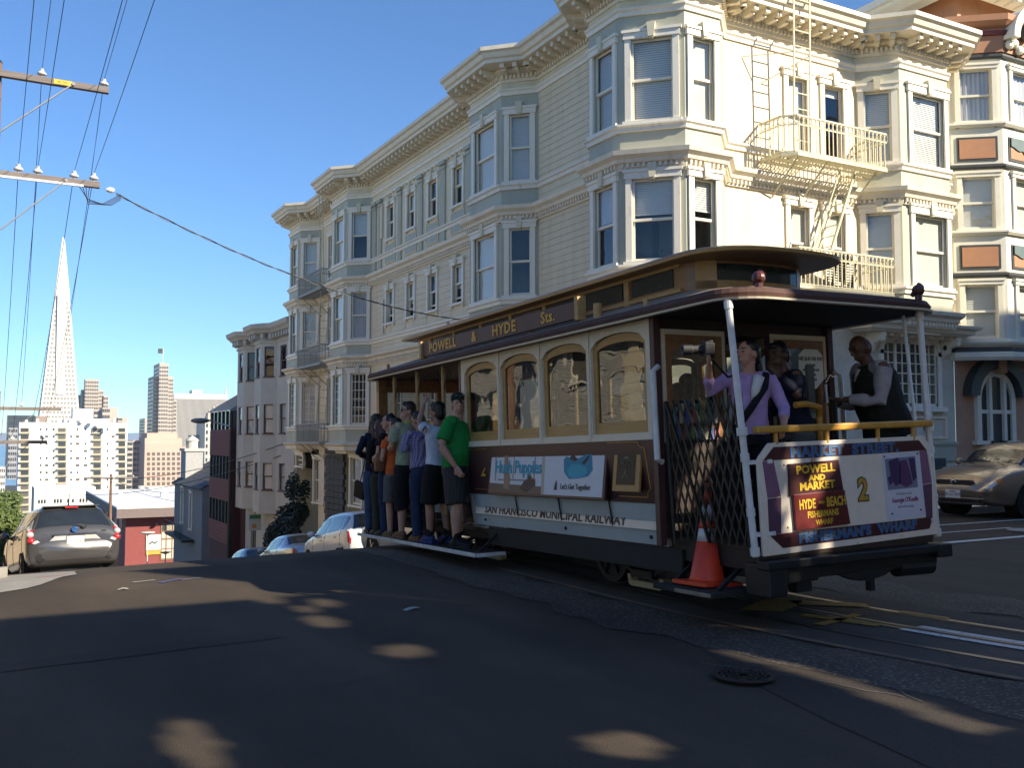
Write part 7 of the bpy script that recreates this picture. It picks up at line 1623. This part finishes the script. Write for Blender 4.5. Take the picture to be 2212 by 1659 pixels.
# second pole further down
y2=36; p2=pole('second utility pole down the hill with only its crossarms reaching into the left edge',.12,y2,G(.1,y2),3.0,((2.46,1.95,(-1.5,-.8,.75,1.75)),(1.34,1.55,(-1.3,-.6,.5,1.4))),'utility poles')
p3=at(240,1032,92); p3t=pole('thin wooden utility pole rising behind the right corner of the dark grey hatchback',p3.x,p3.y,p3.z-9,p3.z+.3,((p3.z,2.4,(-2.0,-1,1,2.0)),),'utility poles')
# wires along the street
def cat_(a,b,sag,r,n=24):
    a=Vector(a);b=Vector(b); return MB().tube([a.lerp(b,i/n)+Vector((0,0,-sag*4*(i/n)*(1-i/n))) for i in range(n+1)],r,5)
WG='overhead wires along the street'; wl=0
def wire(a,b,sag,r,lb,m=M_WIRE,grp=WG): return tag(cat_(a,b,sag,r).build('overhead_wire',m,smooth=True),lb,'wire',grp)
def ins(u,z): return Vector((PX+u,PY-.11,z+.2))
ORD=['first','second','third','fourth','fifth','sixth','seventh']
for kk,(u,z,x2,zz) in enumerate(((.74,A1,.87,2.67),(1.75,A1,1.87,2.67),(.42,A2,.3,1.55),(.72,A2,.62,1.55),(1.30,A2,1.1,1.55),(1.62,A2,1.5,1.55),(-.1,A1,-.6,2.67))):
    a=ins(u,z); nm_='upper' if z==A1 else 'lower'; LB='overhead wire passing above the camera from the %s insulator of the %s crossarm'%(ORD[[0,1,0,1,2,3,2][kk]],nm_); LB2='overhead wire descending to the hill from the %s insulator of the %s crossarm'%(ORD[[0,1,0,1,2,3,2][kk]],nm_); wire(a,(a.x*1.0+.35*0,-16,z+3.4 if z==A1 else z+3.0),.55,.0048,LB); wire(a,(x2,y2-.1,zz),.5,.006,LB2)
# twisted service drop to the corner building
a=Vector((PX+1.72,PY-.1,A2)); e_=Vector((11.9,24.4,4.83)); s0=a+Vector((.28,.0,-.12))
n=90; pa=[];pb=[]
for i in range(n+1):
    t=i/n; c=s0.lerp(e_,t)+Vector((0,0,-.42*4*t*(1-t))); ph=t*70; pa.append(c+Vector((math.sin(ph)*.013,0,math.cos(ph)*.013))); pb.append(c-Vector((math.sin(ph)*.013,0,math.cos(ph)*.013)))
sd=MB().tube(pa,.010,5).build('service_cable',M_WIRE); tag(sd,'twisted service cable sagging from the utility pole to the cream building','cable'); MB().tube(pb,.009,5).build('neutral_strand',M_GALV,sd)
MB().lathe([(0,-.07),(.03,-.07),(.05,-.02),(.05,.03),(.03,.07),(0,.07)],(a.x+.18,a.y,a.z-.06),12,'x').build('strain_insulator',M_PORC,sd)
q=MB()
for k in range(4): q.tube([a+Vector((-.35+.06*k,-.05,-.05)),a+Vector((-.2,-.05,-.28-.03*k)),a+Vector((.05+.05*k,-.03,-.34)),s0+Vector((.08,0,-.03*k))],.008,5)
q.build('loose_loops',M_WIRE,sd)
# thin cables crossing the far street
CG='thin cables crossing the lower street'
for (p,d0),(q_,d1),sg,CL in((((90,1012),70),((622,955),44),1.2,'slack thin cable from the left edge past the white apartments to the red shingled building'),(((90,1060),80),((625,978),44),1.0,'thin cable crossing low over the red hall roof from the left edge'),(((240,1032),92),((620,1000),44),1.4,'thin cable from the thin pole to the red shingled building'),(((60,1010),80),((240,1033),92),.4,'short thin cable between the second pole and the thin pole'),(((240,1040),92),((460,1090),70),.5,'thin cable from the thin pole falling towards the gabled house'),(((395,1055),90),((560,912),52),.8,'thin cable from the cobra head lamp area sloping over the gabled house')):
    wire(at(*p,d0),at(*q_,d1),sg,.018,CL,grp=CG)
# cobra-head street lamp
hp=at(432,909,52); pp=at(499,940,50); zb_=G(pp.x,pp.y); sl_=thing('street_lamp','grey cobra head street lamp reaching out beside the red shingled building','street lamp',(pp.x,pp.y,zb_))
MB().ball(hp,(.5,.25,.15),14,8).build('lamp_head',M_GALV,sl_,world=True); MB().tube([hp+Vector((.4,0,.05)),hp+Vector((.9,-.3,-.12)),Vector((pp.x,pp.y,hp.z-.35))],.045,8).build('arm',M_GALV,sl_,world=True); MB().cyl((pp.x,pp.y,zb_),(pp.x,pp.y,hp.z+.4),.14,.09,n=12).build('lamp_post',M_BLACK,sl_,world=True)
hp=at(20,1161,70); sl_=thing('street_lamp','white cobra head street lamp in front of the tree at the left edge','street lamp',(hp.x-2.2,hp.y,hp.z-7))
MB().ball(hp,(.5,.22,.12),14,8).build('lamp_head',M_PORC,sl_,world=True); MB().tube([hp+Vector((-.4,0,0)),hp+Vector((-1.2,0,-.2)),hp+Vector((-2.2,0,-.9))],.05,8).build('arm',M_GALV,sl_,world=True); MB().cyl(hp+Vector((-2.2,0,-8)),hp+Vector((-2.2,0,-.6)),.12,n=10).build('lamp_post',M_GALV,sl_,world=True)
# street sign on the hill
sp=at(550,1133,47); ss=thing('street_sign','small green and white parking sign on a post by the grey stucco building','sign',(sp.x,sp.y,sp.z-2.4)); MB().cyl((0,0,0),(0,0,3.0),.03,n=8).build('post',M_GALV,ss); MB().box(-.3,.3,-.05,-.03,2.1,2.9).build('sign_plate',mat('sign_white',(.5,.55,.52),.5,.05,9),ss); MB().box(-.27,.27,-.056,-.05,2.68,2.86).build('sign_band',mat('sign_green',(.05,.25,.12),.5,.1,9),ss); MB().box(-.15,.08,-.056,-.05,2.22,2.42).build('sign_mark',mat('sign_orange',(.6,.25,.05),.5,.1,9),ss)
# ================================================================ SUNLIT BUILDINGS ACROSS THE STREET (mirrored in the car windows)
LBD=thing('brick_building','painted brick building across the street, mirrored in the cable car windows','building',(-3.6,22,-2))
M_BGREY=mat('painted_brick_grey',(.46,.45,.41),.8,.16,3,bump=.25,bscale=40)
MB().box(-16,-3.6,15.2,31,-6,9.5).build('brick_wall',mat('grey_brick_joint',(.14,.13,.11),.9,.2,8),LBD,world=True); basep=LBD.children[0]
nbk=0; rest=MB(); M_BRICK0=M_BRICK; M_BRICK=M_BGREY
br=MB(); br.box(0,.205,-.022,0,0,.062); BM=br.mesh('brick'); br=MB(); br.box(0,.10,-.022,0,0,.062); BH=br.mesh('brick')
def brickwork(F,L,z0,z1,skip,lim=280):
    global nbk
    z=z0; row=0
    while z<z1:
        u=0 if row%2==0 else -.108
        while u<L-.02:
            a=max(0,u); full=u>=0 and u+.205<=L
            if not any(s0<a+.1<s1 and s2<z+.03<s3 for s0,s1,s2,s3 in skip):
                M=F@Matrix.Translation((a,random.uniform(-.006,.004),z))
                if nbk<lim: place('brick',BM if full else BH,M_BRICK,basep,M,world=True); nbk+=1
                elif full: rest.box(0,.205,-.022,0,0,.062,M)
            u+=.217
        z+=.073; row+=1
qz=[(1.2+k*.44,1.2+k*.44+.26,k%2) for k in range(6)]
F_L=fr(-3.6,16,R(90))
brickwork(F_L,12.5,1.3,4.1,[(2.3,3.0,0,9),(6.6,7.0,0,9),(9.4,9.9,0,9),(4.2,5.3,2.6,3.9)])
tag(rest.build('bricks',M_BRICK,LBD,world=True),kind='stuff')

for u,w in((2.65,.55),(6.8,.36),(9.65,.42)):
    for k in range(12):
        d=.10 if k%2 else 0; MB().box(u-w/2-d,u+w/2+d,-.05,0,.6+k*.33,.6+k*.33+.32,F_L).build('quoin',M_CREAM,LBD,world=True)
MB().box(-3.6,-3.2,15.4,30.8,3.7,9.3).build('reflection_block',mat('reflected_dark',(.045,.036,.03),.8,.2,4),LBD,world=True)  # added unseen dark overhang, darkens the upper reflection in the car panes
window(LBD,F_L,4.75,2.65,.9,1.2,fill='none',key=False)
for u in(2,5,8,11): MB().box(u-.5,u+.5,-.46,-.39,5.2,6.9,F_L).build('window',M_BGL,LBD,world=True)
MB().box(-16,-3.3,15.1,31.1,9.4,9.9).build('cornice',M_TRIM,LBD,world=True)
hb2=MB(); hb2.box(1.0,1.06,-.06,0,1.7,2.6,F_L); hb2.bar(F_L@Vector((1.03,-.05,2.45)),F_L@Vector((1.03,-1.0,2.5)),.04); hb2.bar(F_L@Vector((1.03,-.05,1.8)),F_L@Vector((1.03,-.8,2.45)),.03); hb2.build('sign_bracket',M_BLACK,LBD,world=True)
for (ya,yb,z1,c_,nm,lb) in((32,46,6.5,(.60,.47,.32),'ochre_building','sunlit ochre stucco building across the descending street'),(47,64,4.0,(.68,.55,.36),'tan_building','sunlit tan building further down across the descending street'),(-22,-6,10,(.68,.55,.36),'corner_house','sunlit tan corner house on the near left corner')):
    t=thing(nm,lb,'building',(-4,(ya+yb)/2,-4)); MB().box(-16,-3.7,ya,yb,-10,z1).build('wall',mat(nm+'_stucco',c_,.85,.1,2),t,world=True)
    for k in range(int((yb-ya)/3)):
        for z in(z1-2.6,z1-5.6): MB().box(-3.72,-3.64,ya+1+k*3,ya+2.2+k*3,z,z+1.7).build('window',M_BGL,t,world=True)
    MB().box(-16,-3.4,ya-.1,yb+.1,z1,z1+.5).build('cornice',M_TRIM,t,world=True)
# ================================================================ BUILDINGS BEHIND THE CAMERA (unseen; skyline stepped to cast the shade on the crossing)
YS=-5.0
def hit(p):
    """where the sun ray through p meets the plane y=YS"""
    p=Vector(p); t=(YS-p.y)/SUNV.y; q=p+SUNV*t; return q.x,q.z
BB=thing('apartment_building','unseen apartment block behind the camera with a skyline stepped to shade the street','building',(20,YS,0))
M_BACK=mat('tan_stucco_back',(.62,.42,.24),.8,.08,2)
bk=MB()
for x0,x1,z1,d in((5.5,16,5.6,14),(16,24,11.3,14),(24,28.5,14.5,14),(28.5,70,18.4,14)): bk.box(x0+.01,x1-.01,YS-d,YS,-.5,z1)
bwal=bk.build('wall',M_BACK,BB,world=True)
for x in range(10,66,3):
    for z in(2.5,5.8,9.2,12.5):
        zt=5.6 if x<16 else 11.3 if x<24 else 14.5 if x<29 else 18
        if z+2.2<zt: MB().box(x-.6,x+.6,YS,YS+.06,z,z+1.8).build('window',M_BGL,BB,world=True)
for x0,x1,z1 in((16,24,11.3),(24,28.5,14.5),(28.5,70,18.4)): MB().box(x0+.02,x1-.02,YS+.005,YS+.12,z1-.5,z1-.02).build('cornice',M_TRIM,BB,world=True)
# added unseen screen above the roof, its holes shaped to cast the sun spots
holes=[]
def opening(p,r,tall=0): x,z=hit(p); holes.append((x,z,r*(.75 if tall else 1),r*(2.3 if tall else 1)))
GE=[(2.63,8.25,.13,.28),(2.36,7.42,.15,.30),(2.25,8.65,.12,.25),(2.40,8.02,.12,.22),(2.52,6.13,.17,.24),(.89,4.75,.13,.50),(2.68,3.78,.2,.22),(4.12,8.5,.10,.3),(4.26,8.0,.10,.3),(4.38,7.5,.11,.3),(4.46,7.0,.11,.3),(4.52,6.6,.1,.25),(4.42,4.9,.09,.25),(4.47,4.5,.11,.3),(4.48,4.1,.12,.3),(4.44,3.7,.12,.3),(4.38,3.3,.12,.3),(4.3,2.9,.12,.3),(6.2,5.75,.10,.22),(6.5,5.6,.09,.2)]
def lit(x,z):
    t=z/SUNV.z; gx=x-SUNV.x*t; gy=YS-SUNV.y*t
    return any(((gx-a)/rx)**2+((gy-b)/ry)**2<1 for a,b,rx,ry in GE)
for p,r in(((5.42,5.3,.78),.09),((5.28,5.3,1.27),.07),((5.2,5.3,.95),.06),((6.5,5.3,.68),.10),((6.62,5.3,.82),.08),((5.6,5.3,.60),.07),((5.3,5.3,1.05),.07)): opening(p,r)
open_=lambda x,z: lit(x,z) or any(((x-a)/r)**2+((z-b)/q)**2<1 for a,b,r,q in holes)
sc=MB(); c=.05
def screen(x0,x1,z0,z1,y):
    nx=int((x1-x0)/c); nz=int((z1-z0)/c)
    for j in range(nz):
        i=0
        while i<nx:
            x=x0+(i+.5)*c; z=z0+(j+.5)*c
            if open_(x,z): i+=1; continue
            k=i
            while k<nx and not open_(x0+(k+.5)*c,z): k+=1
            sc.quad((x0+i*c,y,z0+j*c),(x0+k*c,y,z0+j*c),(x0+k*c,y,z0+(j+1)*c),(x0+i*c,y,z0+(j+1)*c)); i=k
screen(5.5,12.1,5.6,9.52,YS); screen(12.1,16,5.6,11.3,YS)
so_=sc.build('sun_spot_screen',M_BACK,BB,world=True)
sd_=so_.modifiers.new('thick','SOLIDIFY'); sd_.thickness=.06
# ================================================================ AIR
hz=MB().box(-2500,2500,-60,1500,-76,196).build('haze',None); tag(hz,kind='stuff')
m=bpy.data.materials.new('haze_air'); m.use_nodes=True; t=m.node_tree; t.nodes.clear(); o=N(t,'ShaderNodeOutputMaterial'); v=N(t,'ShaderNodeVolumePrincipled'); v.inputs['Color'].default_value=(.80,.88,1,1); v.inputs['Density'].default_value=.00012; v.inputs['Anisotropy'].default_value=.2; t.links.new(v.outputs[0],o.inputs['Volume']); hz.data.materials.append(m)
